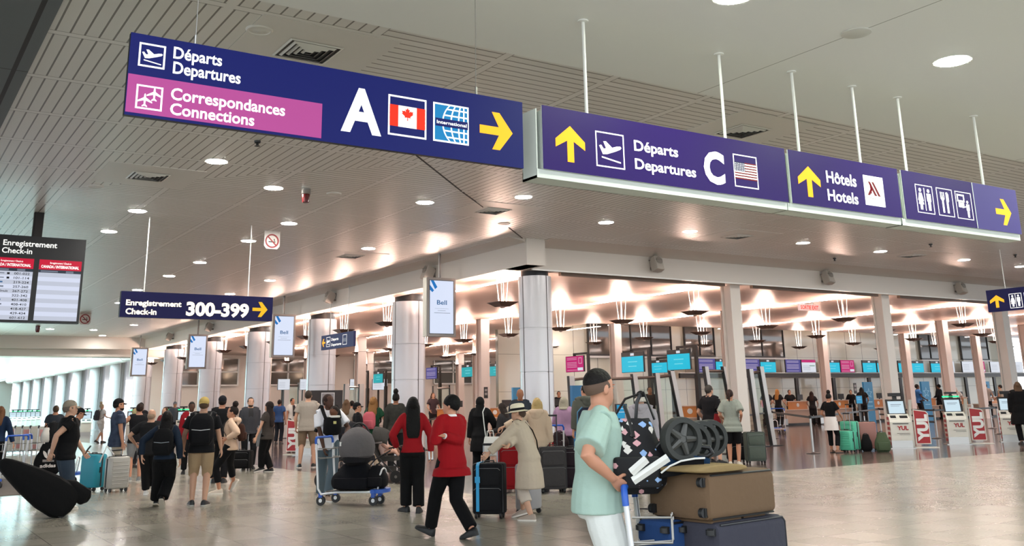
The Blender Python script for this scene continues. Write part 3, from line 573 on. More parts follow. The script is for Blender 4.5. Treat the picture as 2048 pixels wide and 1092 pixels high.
for k in range(3):
    xs = xr0-k*(sw+0.1); sc = S.rect(xs, zs0, xs+sw, zs1, L_SCR, 'screen', -0.004)
    hh = zs1-zs0
    S.rect(xs, zs1-.165*hh, xs+sw, zs1, L_HDR, 'screen_header', -0.005, sc); S.rect(xs, zs1-.215*hh, xs+sw, zs1-.165*hh, L_BAR, 'screen_bar', -0.005, sc)
    S.text('CANADA / INTERNATIONAL', xs+.05*sw, zs1-.135*hh, .045*hh, L_WHITE, xs+.94*sw, 0.03, y=-0.007, parent=sc); S.text('Enregistrement / Check-in', xs+.25*sw, zs1-.065*hh, .03*hh, L_WHITE, xs+.75*sw, 0.01, y=-0.007, parent=sc)
    S.rect(xs+.05*sw, zs1-.205*hh, xs+.45*sw, zs1-.18*hh, L_FAINT, 'screen_bar_caption', -0.006, sc); S.rect(xs+.64*sw, zs1-.21*hh, xs+.82*sw, zs1-.175*hh, L_FAINT, 'screen_bar_caption', -0.006, sc)
    rows = 11; rh = .785*hh/rows
    for r in range(0, rows, 2): S.rect(xs, zs0+rh*r+.02*hh*0, xs+sw, zs0+rh*(r+1), L_SCR2, 'screen_row', -0.005, sc)
    if k:
        for r, nme in enumerate(('001-022','101-114','219-224','257-260','267-272','322-342','401-408','408-410','418-427','429-434','601-612')):
            zz = zs1-.215*hh-rh*(r+.78); S.text(nme, xs+.58*sw, zz, rh*.52, L_INK, xs+.93*sw, 0.012, y=-0.007, parent=sc)
            if r == 4: S.text('Air Inuit', xs+.16*sw, zz, rh*.5, L_INK, xs+.48*sw, 0.01, y=-0.007, parent=sc)
            elif r in (0,1): S.rect(xs+.42*sw, zz, xs+.48*sw, zz+rh*.45, L_INK, 'screen_mark', -0.006, sc); S.rect(xs+.05*sw, zz+rh*.15, xs+.36*sw, zz+rh*.35, L_FAINT, 'screen_line', -0.006, sc)
            else: S.rect(xs+.12*sw, zz+rh*.08, xs+(.28+.03*(r % 4))*sw, zz+rh*.42, (L_INKR if r in (8,10) else L_INKB if r in (2,5,6) else L_FAINT), 'screen_line', -0.006, sc)
px_ = pz(80,424,ZC).x-S.u0
for q in (px_, px_-1.7):
    b = MB(); b.box(q-0.09,q+0.09,0.05,0.17,S.h-0.02,ZC-S.z0); b.box(q-0.075,q-0.065,0.03,0.05,S.h,ZC-S.z0); b.build('post', M_DKMET, S.o, smooth=0)
# ---- no smoking plates
def no_smoking(px, py, top_px, lab, r=0.16):
    p = pz(px, top_px, ZC); zc = zat(p, px, py)
    t = thing('no_smoking_sign', lab, 'sign', (p.x, p.y, zc), 0, 'no smoking signs')
    b = MB(); b.prism([(-r*1.15,-r*0.7),(-r*0.8,-r*1.15),(r*0.8,-r*1.15),(r*1.15,-r*0.7),(r*1.15,ZC-zc),(-r*1.15,ZC-zc)], 0, 0.008); b.build('plate', mat('frosted_plate','#cfc8c2',0.3), t, smooth=0)
    b = MB(); n = 28
    for i in range(n):
        t0, t1 = 2*pi*i/n, 2*pi*(i+1)/n; b.prism([(r*cos(t0),r*sin(t0)),(r*cos(t1),r*sin(t1)),(r*.8*cos(t1),r*.8*sin(t1)),(r*.8*cos(t0),r*.8*sin(t0))], -0.006, 0)
    b.prism([(-.62*r,.5*r),(-.5*r,.62*r),(.62*r,-.5*r),(.5*r,-.62*r)], -0.007, 0); b.build('prohibition_ring', mat('sign_ring_red','#8c1a20',0.5), t, smooth=0)
    b = MB(); b.prism([(-.5*r,-.2*r),(.5*r,-.2*r),(.5*r,-.05*r),(-.5*r,-.05*r)], -0.005, 0); b.prism([(.3*r,.0),(.42*r,.0),(.36*r,.35*r),(.24*r,.3*r)], -0.005, 0); b.build('cigarette', M_SIGNBLK, t, smooth=0)
no_smoking(545, 482, 462, 'round no smoking sign on a pale plate, middle of the plank ceiling')
no_smoking(171, 638, 628, 'small far no smoking sign right of the departure board', 0.2)
# ---- advertising screens on ceiling posts
L_AD = glow('ad_screen', '#dbe5fb', 0.92); L_ADB = glow('ad_blue', '#1b83d6', 0.7); L_ADT = glow('ad_text_blue', '#1878bd', 0.5)
M_ADFR = mat('ad_frame_grey', '#8b8683', 0.4, 0.3)
ADS = []
for x, y, l in ((12.5,22.45,'nearest and largest'),(12.5,34.17,'second nearest, right of the check-in desk sign'),(12.55,45.4,'third, below the check-in desk sign'),(12.5,56.5,'farthest and smallest')):
    W, H0, H1, D = 0.86, 3.2, 4.74, 0.22
    S = Sign('advertising_screen', 'tall pale advertising screen on a ceiling post, '+l, 'screen', 'x', y, x-W/2, H0, x+W/2, H1, D, M_ADFR, 'advertising screens along the left facade')
    b = MB(); b.box(-0.012,0.0,0.02,D,0.0,S.h); b.box(-0.02,-0.012,0.06,0.16,0.06,0.42); b.build('side_panel', mat('ad_side_pale','#b9b7ae',0.5), S.o, smooth=0)
    sc = S.rect(0.075, 0.08, W-0.075, S.h-0.08, L_AD, 'display', -0.004)
    S.poly(frame_poly(0.06,0.065,W-0.06,S.h-0.065,0.016), mat('ad_bezel','#3c444c',0.3), 'bezel', -0.005)
    S.text('Bell', .335*W, .54*S.h, .075*S.h, L_ADT, .68*W, 0.012, y=-0.007, parent=sc)
    zt_ = S.h-0.082
    S.poly([[(0.077,zt_-.12),(0.077,zt_-.25),(.15,zt_-.31),(.2,zt_-.26)],[(.1,zt_),(.19,zt_),(.30,zt_-.17),(.23,zt_-.23)]], L_ADB, 'blue_stripes', -0.006, sc)
    S.poly([[(.26*W,.47*S.h),(.74*W,.47*S.h),(.74*W,.473*S.h),(.26*W,.473*S.h)],[(.36*W,.435*S.h),(.64*W,.435*S.h),(.64*W,.44*S.h),(.36*W,.44*S.h)],[(.24*W,.395*S.h),(.8*W,.395*S.h),(.8*W,.402*S.h),(.24*W,.402*S.h)]], L_FAINT, 'caption_lines', -0.006, sc)
    b = MB(); b.tube([(W/2,0.12,S.h-0.01),(W/2,0.12,ZC-H0)], 0.035, 10); b.build('post', M_ADFR, S.o)
# ---- small hanging departures sign under the left fascia
XD = 13.0
a, b_, c_, d_ = pX(643,672.5,XD), pX(707.5,661,XD), pX(706.5,692.5,XD), pX(641.5,700.5,XD)
L_SLATE = glow('sign_slate_blue', '#2b3354', 0.5, '#262d4a')
S = Sign('hanging_departures_sign', 'small hanging slate-blue departures sign with a yellow left arrow', 'sign', 'y', XD, a.y, (c_.z+d_.z)/2, b_.y, (a.z+b_.z)/2, 0.08, L_SLATE)
w_, h_ = S.w, S.h
S.poly(place(ARROW_L, .03*w_, .22*h_, .1*w_, .55*h_), L_YEL, 'arrow'); S.poly(frame_poly(.17*w_,.18*h_,.29*w_,.85*h_,.014), L_WHITE, 'icon_border'); S.poly([place(q, .17*w_, .18*h_, .12*w_, .67*h_) for q in TAKEOFF], L_WHITE, 'plane_icon')
S.text('Départs', .33*w_, .56*h_, .17*h_, L_WHITE, .55*w_, 0.02); S.text('Departures', .33*w_, .2*h_, .17*h_, L_WHITE, .64*w_, 0.02); S.poly(frame_poly(.68*w_,.18*h_,.8*w_,.85*h_,.014), L_WHITE, 'icon_border'); S.rect(.695*w_,.38*h_,.785*w_,.62*h_, L_FAINT, 'flag_field')
for q in (.25, .8):
    b = MB(); b.tube([(q*w_,0.04,h_),(q*w_,0.04,ZB+0.62-S.z0)], 0.012, 8); b.build('rod', M_STEEL, S.o)
# ---- restroom sign at the right edge
XR = 26.16
a = pX(1971,580,XR); d_ = pX(1977,625.5,XR); c_ = pX(2048,619,XR); b_ = pX(2048,573,XR)
S = Sign('restroom_sign', 'dark blue hanging restroom sign with a yellow up arrow at the right edge', 'sign', 'y', XR, a.y, d_.z+.01, a.y-3.2, a.z-.02, 0.1, L_DNAVY)
x0, z0 = S.uv(1982,618); x1, _ = S.uv(2010,614); _, zt_ = S.uv(1996,590); S.poly(place(ARROW_U, x0, z0+.02, x1-x0, zt_-z0-.02), L_YEL, 'arrow')
x, z, w_, h_ = icon_box(S, (2017,588), (2046.5,614.5), 0.014); S.poly(woman_icon(x+.27*w_, z+.1*h_, .8*h_)+man_icon(x+.73*w_, z+.1*h_, .8*h_)+[[(x+.48*w_,z+.06*h_),(x+.52*w_,z+.06*h_),(x+.52*w_,z+.94*h_),(x+.48*w_,z+.94*h_)]], L_WHITE, 'restroom_icon')
S.poly(frame_poly(x+w_*1.2,z,x+w_*2.2,z+h_,.014), L_WHITE, 'icon_border')
for q in (.55, 2.6):
    b = MB(); b.tube([(q,0.05,S.h),(q,0.05,ZC-S.z0)], 0.012, 8); b.build('rod', M_WPAINT, S.o)
# ---- exit sign
S = Sign('exit_sign', 'red and white SORTIE EXIT sign under the check-in ceiling', 'sign', 'x', 24.0, 28.35, 4.56, 29.45, 4.8, 0.08, glow('exit_ground','#f6c9c0',0.9))
S.text('SORTIE EXIT', .06, .05, .14, glow('exit_red','#e0402c',1.2), 1.04, 0.03)
b = MB(); b.box(.3,.35,.03,.06,.24,ZI-4.56); b.box(.75,.8,.03,.06,.24,ZI-4.56); b.build('bracket', M_STEEL, S.o, smooth=0)
# ================================================================ CHECK-IN HALL FURNITURE
M_ORANGE = mat('orange_wood', '#c07a35', 0.4, var=0.12, vscale=6); M_BEIGE = mat('counter_beige', '#b9a290', 0.5); M_BEIGE2 = mat('counter_pale', '#d9c8b8', 0.45)
# ---- pendants
def pendant():
    t = thing('pendant_uplight', '', 'light', (0,0,0), 0, 'square pendant uplights over the check-in desks')
    b = MB()
    def sq(s, z, r=0): return [Vector((s*cx, s*cy, z)) for cx, cy in ((-1,-1),(1,-1),(1,1),(-1,1))]
    b.loft([sq(0.15,0.0), sq(0.295,0.105), sq(0.31,0.11), sq(0.31,0.12), sq(0.28,0.12), sq(0.14,0.03)], 0, False); b.add(sq(0.15,0.0), [(0,1,2,3)])
    b.build('dish', mat('pendant_bronze', '#574840', 0.3, 0.5), t, smooth=0)
    b = MB(); b.add(sq(0.26,0.100), [(0,1,2,3)]); b.build('lamp_plate', glow('pendant_lamp', '#ffd6c2', 180.0), t, smooth=0)
    b = MB(); b.ell((0,0,0.0),(0.07,0.07,0.045),12,6); b.build('glass_lens', mat('pendant_lens', '#b9aca4', 0.1), t)
    for sx, sy in ((-1,-1),(1,-1),(1,1),(-1,1)):
        b = MB(); b.tube([(0.07*sx,0.07*sy,0.085),(0.12*sx,0.12*sy,ZI-4.0)], 0.010, 6); b.build('stem', M_WPAINT, t)
    return t
proto = pendant(); first = True
for i, n in enumerate((12, 12, 12, 12, 5, 5, 4)):
    for k in range(n):
        x, y = X0+G*i, 22.05+3.53*k
        if i == 1 and k == 2: pass
        o = proto if first else copy_tree(proto); first = False
        o.location = (x, y, 4.0)
        if x > 27 and 34.7 < y < 39.7:
            for c_ in o.children:
                if c_.name.startswith('stem'): c_.scale.z = (5.275-4.0)/(ZI-4.0)
        o['label'] = 'square pendant uplight on the %s, %s from the fascia' % (NUM[i], ORD[k])
# ---- flat screens
L_CY = glow('screen_cyan', '#1fc4e4', 0.85); L_TEAL = glow('screen_teal', '#22b4bc', 0.8); L_MAG = glow('screen_magenta', '#cf1f78', 0.75); L_VIO = glow('screen_violet', '#54529f', 0.7); L_WH = glow('screen_white', '#dfe4ee', 0.85)
def screen(name, lab, axis, d, u0, z0, u1, z1, kind, group, tilt=0):
    S = Sign(name, lab, 'screen', axis, d, u0, z0, u1, z1, 0.07, M_BLACK, group); w_, h_ = S.w, S.h
    base = dict(c=L_CY, t=L_TEAL, m=L_MAG, v=L_VIO, w=L_WH, k=L_WH)[kind]
    top = .78*h_ if kind in 'ct' else .985*h_
    sc = S.rect(.015*w_, .02*h_, .985*w_, top, base, 'display', -0.004)
    if kind in 'ct':
        S.rect(.42*w_, .82*h_, .58*w_, .94*h_, L_WH, 'desk_number', -0.004)
        S.poly([[(.3*w_,.5*h_),(.72*w_,.5*h_),(.72*w_,.54*h_),(.3*w_,.54*h_)],[(.32*w_,.28*h_),(.68*w_,.28*h_),(.68*w_,.32*h_),(.32*w_,.32*h_)]], glow('screen_cyan_line','#7fe2f0',0.85), 'text_lines', -0.006, sc)
    elif kind == 'k':
        S.rect(.015*w_, .78*h_, .985*w_, .985*h_, L_MAG, 'screen_header', -0.005, sc); S.rect(.55*w_, .5*h_, .92*w_, .55*h_, glow('screen_green','#3f8f5a',0.6), 'text_lines', -0.006, sc)
        S.poly([[(.08*w_,(.2+.1*q)*h_),(.6*w_,(.2+.1*q)*h_),(.6*w_,(.22+.1*q)*h_),(.08*w_,(.22+.1*q)*h_)] for q in range(4)], L_FAINT, 'text_lines', -0.006, sc)
    elif kind in 'mv':
        lc = glow('screen_light_line', '#d9cbe6' if kind == 'v' else '#f0b4d2', 0.7) if kind == 'v' else glow('screen_pink_line', '#f0b4d2', 0.7)
        S.poly([[(.08*w_,(.86-.095*q)*h_),((.62 if kind == 'm' else .86)*w_,(.86-.095*q)*h_),((.62 if kind == 'm' else .86)*w_,(.89-.095*q)*h_),(.08*w_,(.89-.095*q)*h_)] for q in (0,1,3,4,5,6,8)[:7]], lc, 'text_lines', -0.006, sc)
        if kind == 'm': S.poly(frame_poly(.72*w_,.5*h_,.9*w_,.88*h_,.02*w_), lc, 'bottle_icon', -0.006, sc); S.rect(.66*w_,.08*h_,.95*w_,.26*h_, L_WH, 'white_box', -0.006, sc)
    else: S.poly([[(.1*w_,(.25+.14*q)*h_),(.6*w_,(.25+.14*q)*h_),(.6*w_,(.27+.14*q)*h_),(.1*w_,(.27+.14*q)*h_)] for q in range(4)], L_FAINT, 'text_lines', -0.006, sc)
    return S
YR = 38.3
b = MB(); b.box(35.5,68.2,YR-0.02,YR+0.1,2.52,2.76); b.box(35.5,68.2,YR-0.04,YR+0.12,2.76,2.80,1)
t = thing('screen_rail', 'long dark rail carrying the row of screens in front of the glass-panelled back wall', 'rail', (0,0,0)); rail = b.build('beam', [M_DKMET, M_WPAINT], t, smooth=0)
for px in (1593,1667,1738,1800,1873,1931,1988,1478):
    x = pY(px,748,YR).x; b = MB(); b.box(x-0.13,x+0.13,YR+0.0,YR+0.1,0,2.5); b.build('post', M_DKMET, t, smooth=0)
RS = [(1396,1431,'v'),(1432,1452,'c'),(1490,1520,'v'),(1521,1552,'c'),(1571.5,1602,'v'),(1603.5,1632,'k'),(1651.5,1680,'c'),(1681.5,1709,'m'),(1725.5,1752.5,'c'),(1754.5,1781,'c'),(1797,1822,'c'),(1823,1847.5,'c'),(1862,1887,'c'),(1888,1909,'w'),(1924.5,1948,'w'),(1949.5,1970,'m'),(1981,2003.5,'w'),(2030,2046,'w')]
CN = dict(v='violet notice', c='cyan desk', k='white and magenta notice', m='magenta notice', w='white notice')
RLAB = ['behind the couple','behind the first steel column','right of the first steel column','behind the tall steel stile','second from the left above the orange desk','over the steel belt post','left of the magenta one','right of the free standing cyan one',
 'left of the second steel column','hidden by the second steel column','right of the second steel column','last before the pink interior column','behind the pink interior column','right of the pink interior column','left of the last magenta one','between the two right-hand white ones','near the third steel column','cut by the right edge']
for (a, b_, k), l in zip(RS, RLAB):
    pa, pb = pY(a,735,YR-0.1), pY(b_,735,YR-0.1); screen('desk_screen', '%s screen on the long rail, %s' % (CN[k], l), 'x', YR-0.1, pa.x, 2.80, pb.x, 3.52, k, 'screens on the long rail')
# ---- screens on free-standing posts
def post_screen(px0, px1, py_top, py_bot, D, kind, lab, post_px=None):
    c = CAM + ray((px0+px1)/2, (py_top+py_bot)/2)*D; X = c.x
    a, b_ = pX(px0,py_top+2,X), pX(px1,py_top,X); zb_ = pX((px0+px1)/2,py_bot,X).z; zt_ = (a.z+b_.z)/2
    S = screen('post_screen', lab, 'y', X, a.y, zb_, b_.y, zt_, kind, 'screens on dark posts')
    up = S.w+0.28
    b = MB(); b.box(up-0.06,up+0.06,0.0,0.1,-zb_,S.h+0.05); b.box(up-0.09,up+0.09,-0.02,0.12,-zb_,-0.2); b.box(S.w*0.4,up+0.06,0.02,0.09,S.h+0.04,S.h+0.13); b.box(S.w*0.4,S.w*0.5,0.02,0.09,S.h-0.02,S.h+0.08); b.build('post', M_DKMET, S.o, smooth=0)
    return S
post_screen(1333,1379,698,740,37,'c','cyan desk screen on a dark post, right one of the near pair')
post_screen(1242,1286,703,745,37,'c','cyan desk screen on a dark post, left one of the near pair')
post_screen(1297,1334,719,746,46,'c','cyan desk screen on a dark post, low between the near pair')
post_screen(1131,1167,711,744,44,'m','magenta notice screen on a dark post right of the corner column')
post_screen(979,1005,726,752,55,'t','teal desk screen on a dark post left of the corner column')
post_screen(923,948,728,754,55,'t','teal desk screen on a dark post right of the nearest advertising screen')
post_screen(852,874,734,758,58,'v','violet notice screen on a dark post right of the second round column')
post_screen(747,766,742,766,55,'t','teal desk screen on a dark post just left of the second round column')
post_screen(711,730,746,770,55,'t','teal desk screen on a dark post below the small hanging departures sign')
for a, b_, D, l in ((556,580,44,'left of the third round column'),(600,616,44,'cut by the left edge of the third round column'),(700,724,64,'behind the left teal one'),(745,775,64,'behind the teal ones, left of the second round column')):
    c = CAM+ray((a+b_)/2,762)*D; pa, pb = pY(a,764,c.y), pY(b_,764,c.y); z0_ = pY(a,780,c.y).z; z1_ = pY(a,758,c.y).z
    S = screen('desk_screen', 'white notice screen far back, '+l, 'x', c.y, pa.x, z0_, pb.x, z1_, 'w', 'white screens far back')
    b = MB(); b.box(S.w*.4,S.w*.5,0.08,0.16,-z0_,S.h*.5); b.build('post', M_DKMET, S.o, smooth=0)
# ---- check-in desks
def desk(x, y, rz, lab, w_=2.0, disc=True, scale=True):
    t = thing('check_in_desk', lab, 'desk', (x,y,0), rz, 'check-in desks with orange fronts')
    b = MB(); b.box(-w_/2,w_/2,0,0.75,0.12,0.78); b.build('base', M_BEIGE, t, smooth=0)
    b = MB(); b.box(-w_/2+0.02,w_/2-0.02,0.05,0.7,0,0.12); b.build('plinth', M_BLACK, t, smooth=0)
    b = MB(); b.box(-w_/2-0.03,w_/2+0.03,-0.06,0.8,0.78,0.82); b.build('worktop', M_BEIGE2, t, smooth=0)
    b = MB(); b.box(-w_/2+0.25,w_/2-0.25,0.02,0.06,0.82,1.22); b.build('orange_front', M_ORANGE, t, smooth=0)
    b = MB(); b.box(-w_/2+0.2,w_/2-0.2,-0.02,0.32,1.22,1.25); b.build('ledge', M_BEIGE2, t, smooth=0)
    if disc: b = MB(); b.prism(circ(0,1.04,0.1,20), 0.008, 0.02); b.build('round_emblem', M_WPAINT, t, smooth=0)
    b = MB(); b.box(0.28,0.72,0.25,0.3,1.3,1.58); b.box(0.46,0.54,0.26,0.3,1.25,1.3); b.build('monitor', M_BLACK, t, smooth=0)
    if not scale: return t
    b = MB(); b.box(-w_/2-0.8,-w_/2-0.05,-0.1,0.9,0.0,0.36); b.build('scale_belt', M_BLACK, t, smooth=0)
    b = MB(); b.box(-w_/2-0.85,-w_/2-0.02,-0.12,-0.1,0.05,0.36); b.build('scale_front', M_STEEL, t, smooth=0)
    return t
for px, l in ((1598,'behind the luggage trolley with the pink rucksack'),(1682,'right of the woman in the black top'),(1760,'left of the kiosk, behind the second steel column'),(1860,'right of the man in the blue shirt'),(1925,'right of the second kiosk'),(1990,'behind the third steel column')):
    p = pY(px,830,36.0); desk(p.x, 36.0, 0, 'orange-fronted check-in desk '+l)
for px, D, l in ((892,44,'left of the man in the red blazer'),(990,44,'right of the person in the black headscarf'),(1290,39,'behind the capped traveller in grey'),(1085,42,'behind the bald man'),(1380,36,'behind the folded stroller wheels')):
    p = CAM+ray(px,825)*D; desk(p.x, p.y, radians(-42), 'orange-fronted check-in desk '+l, 1.35, scale=False)
# ---- steel and glass gates
M_GLS = glass('gate_glass'); M_GSTEEL = mat('gate_steel', '#c9c7c3', 0.35, 0.4)
def gate(stiles, Y, lab, wdt=0.17):
    """stiles: list of (foot px, foot row, top px, top row); panes between neighbours"""
    p0 = pz(stiles[0][0], stiles[0][1]); Y = Y or p0.y
    t = thing('glass_gate', lab, 'gate', (pY(stiles[0][0], 800, Y).x, Y, 0), 0, 'steel and glass gates'); ox = t.location.x
    pts = []
    for fx, fy, tx, ty in stiles:
        f = pY(fx, fy, Y); top = pY(tx, ty, Y); f.z = 0.0; pts.append((f, top))
        b = MB(); d = wdt/2
        b.loft([[Vector((q.x-ox+sx*d, sy*0.05, q.z)) for sx, sy in ((-1,-1),(1,-1),(1,1),(-1,1))] for q in (f, top)], 0); b.loft([[Vector((q.x-ox+sx, sy*0.06, q.z)) for sx, sy in ((-d-0.03,-1),(-d,-1),(-d,1),(-d-0.03,1))] for q in (f, top)], 1)
        b.box(f.x-ox-0.28,f.x-ox+0.3,-0.12,0.12,0,0.025,1); b.build('stile', [M_GSTEEL, M_BLACK], t, smooth=0)
    for (f, a), (g, c) in zip(pts, pts[1:]):
        m_ = lambda P, Q, k: P.lerp(Q, k); L = Vector((ox, Y, 0))
        q = [m_(f,a,.05)-L, m_(g,c,.05)-L, m_(g,c,.93)-L, m_(f,a,.93)-L]
        b = MB(); b.add([v+Vector((0,-0.006,0)) for v in q]+[v+Vector((0,0.006,0)) for v in q], [(0,1,2,3),(7,6,5,4),(0,4,5,1),(1,5,6,2),(2,6,7,3),(3,7,4,0)]); b.build('glass_pane', M_GLS, t, smooth=0)
        b = MB(); b.tube([m_(f,a,.94)-L, m_(g,c,.94)-L], 0.05, 4); b.build('top_bar', M_STEEL, t, smooth=0)
    return t
gate([(1478,886,1448,733),(1435,886,1411,733)], 24.2, 'steel and glass gate behind the couple')
gate([(1548,893,1521,733),(1521,889,1500,738)], 22.3, 'steel and glass gate with a leaning stile right of the first steel column', 0.18)
gate([(1372,880,1343,742),(1328,880,1313,746),(1286,880,1268,748),(1213,880,1196,750)], 26.5, 'long steel and glass gate behind the man in the mint shirt', 0.2)
gate([(720,876,723,768),(690,876,694,768)], 46.0, 'steel and glass gate left of the second round column far back', 0.25)
gate([(905,872,903,770),(870,872,870,772)], 50.0, 'steel and glass gate right of the second round column far back', 0.25)
gate([(1190,878,1180,748),(1150,878,1142,752)], 30.5, 'steel and glass gate below the magenta screen', 0.25)
gate([(600,880,602,765),(570,880,573,765)], 46.0, 'steel and glass gate between the third and fourth round columns', 0.25)
# leaning barrier post seen by the trolley
# ---- blue banners, boxes and small signs
M_BLUE = mat('banner_blue', '#2f7fae', 0.5); M_BLUE2 = mat('banner_deep_blue', '#1f6a9c', 0.5); STAR = [(0.5+0.5*(1 if i % 2 == 0 else .42)*sin(pi*i/5), 0.5+0.5*(1 if i % 2 == 0 else .42)*cos(pi*i/5)) for i in range(10)]
def banner(px, py_bot, Y, px0, px1, py_top, lab, m=M_BLUE):
    a, b_ = pY(px0, py_top, Y), pY(px1, py_top, Y); z0 = max(0.0, pY(px, py_bot, Y).z)
    S = Sign('banner', lab, 'banner', 'x', Y, a.x, 0.0, b_.x, a.z, 0.12, m, 'blue star banners'); w_, h_ = S.w, S.h
    def star(k): return [(.5*w_+k*w_*(x-.5), .72*h_+k*w_*(z-.5)) for x, z in STAR]
    o, i_ = star(.8), star(.62); P = [[o[q], o[(q+1) % 10], i_[(q+1) % 10], i_[q]] for q in range(10)]
    S.poly(P, mat('banner_star','#8ec6e0',0.5), 'star', -0.004); S.poly([[(.2*w_,.5*h_),(.8*w_,.5*h_),(.8*w_,.52*h_),(.2*w_,.52*h_)],[(.2*w_,.4*h_),(.8*w_,.4*h_),(.8*w_,.415*h_),(.2*w_,.415*h_)]], mat('banner_star','#8ec6e0',0.5), 'text_lines', -0.004)
banner(1738,850,35.2,1727,1744,764,'tall blue star banner at the desk left of the second steel column')
banner(1850,850,35.2,1842,1858,763,'tall blue star banner right of the man in the blue shirt')
banner(1973,850,38.0,1966,1978,763,'tall blue star banner behind the man in the grey shirt')
banner(1165,890,25.5,1144,1172,771,'wide blue star banner behind the man in the grey hoodie', M_BLUE2)
banner(1035,860,36.5,1026,1045,775,'narrow blue star banner beside the corner column', M_BLUE)
banner(714,860,50.0,710,717,784,'thin blue star banner far back, left of the second round column', M_BLUE)
def easel(px0, px1, py0, py1, Y, lab, m):
    a, b_ = pY(px0,py0,Y), pY(px1,py0,Y); z0 = pY(px0,py1,Y).z; S = Sign('info_screen', lab, 'screen', 'x', Y, a.x, z0, b_.x, a.z, 0.06, M_BLACK, 'blue info screens'); S.rect(.06*S.w,.06*S.h,.94*S.w,.94*S.h,m,'display'); S.poly([[(.2*S.w,.7*S.h),(.7*S.w,.7*S.h),(.7*S.w,.73*S.h),(.2*S.w,.73*S.h)],[(.2*S.w,.5*S.h),(.8*S.w,.5*S.h),(.8*S.w,.53*S.h),(.2*S.w,.53*S.h)]], L_WH, 'text_lines', -0.005)
    b = MB(); b.box(.3*S.w,.7*S.w,.02,.05,-z0,0.0); b.box(.1*S.w,.9*S.w,-.15,.2,-z0,-z0+.03); b.build('stand', M_BLACK, S.o, smooth=0)
L_INFO = glow('info_blue', '#2d9fd0', 0.75)
easel(1232,1254,808,842,21.5,'blue info screen beside the mint-shirted man', L_INFO); easel(1711,1724,791,808,34.3,'blue info screen left of the star banner', L_INFO); easel(545,554,812,826,46,'small blue info screen far back by the woman with the grey jacket', L_INFO)
# dark advertising case on the third round column
S = Sign('advertising_case', 'black advertising case with a framed poster on the third round column', 'display', 'x', Y0+2*G-0.62, X0-0.62, 0.9, X0+0.62, 2.03, 0.1, M_BLACK); S.poly(frame_poly(.4,.25,.92,1.05,.03), M_STEEL, 'poster_frame'); S.rect(.43,.28,.89,1.02,mat('poster_grey','#6f7075',0.4),'poster'); S.rect(.52,.4,.64,.9,mat('poster_skin','#b58672',0.6),'poster_figure',-0.005)
b = MB(); b.box(.1,.2,.02,.1,-.9,0); b.box(1.04,1.14,.02,.1,-.9,0); b.build('leg', M_BLACK, S.o, smooth=0)
for px, py, Y, l in ((971,785,33.9,'interior column right of the red blazer'),(683,799,40,'steel column left of the second round column'),(1812,775,26.5,'pink interior column right of the kiosk'),(390,802,44,'steel column behind the yellow cap')):
    p = pY(px,py,Y); b = MB(); b.box(-.09,.09,-.02,.0,-.22,.22); b.box(-.06,.06,-.024,-.02,.05,.15,1); b.box(-.06,.06,-.024,-.02,-.1,0,1)
    # fixed to the nearest steel column face
    xi = round((p.x-X0)/G); yi = round((p.y-Y0)/G); tag(b.build('column_plate', [M_BLACK, mat('plate_grey','#8f8a88',0.5)], loc=(X0+G*xi, Y0+G*yi-0.2, p.z), smooth=0), 'small dark number plate on the '+l, 'plate', 'number plates on columns')

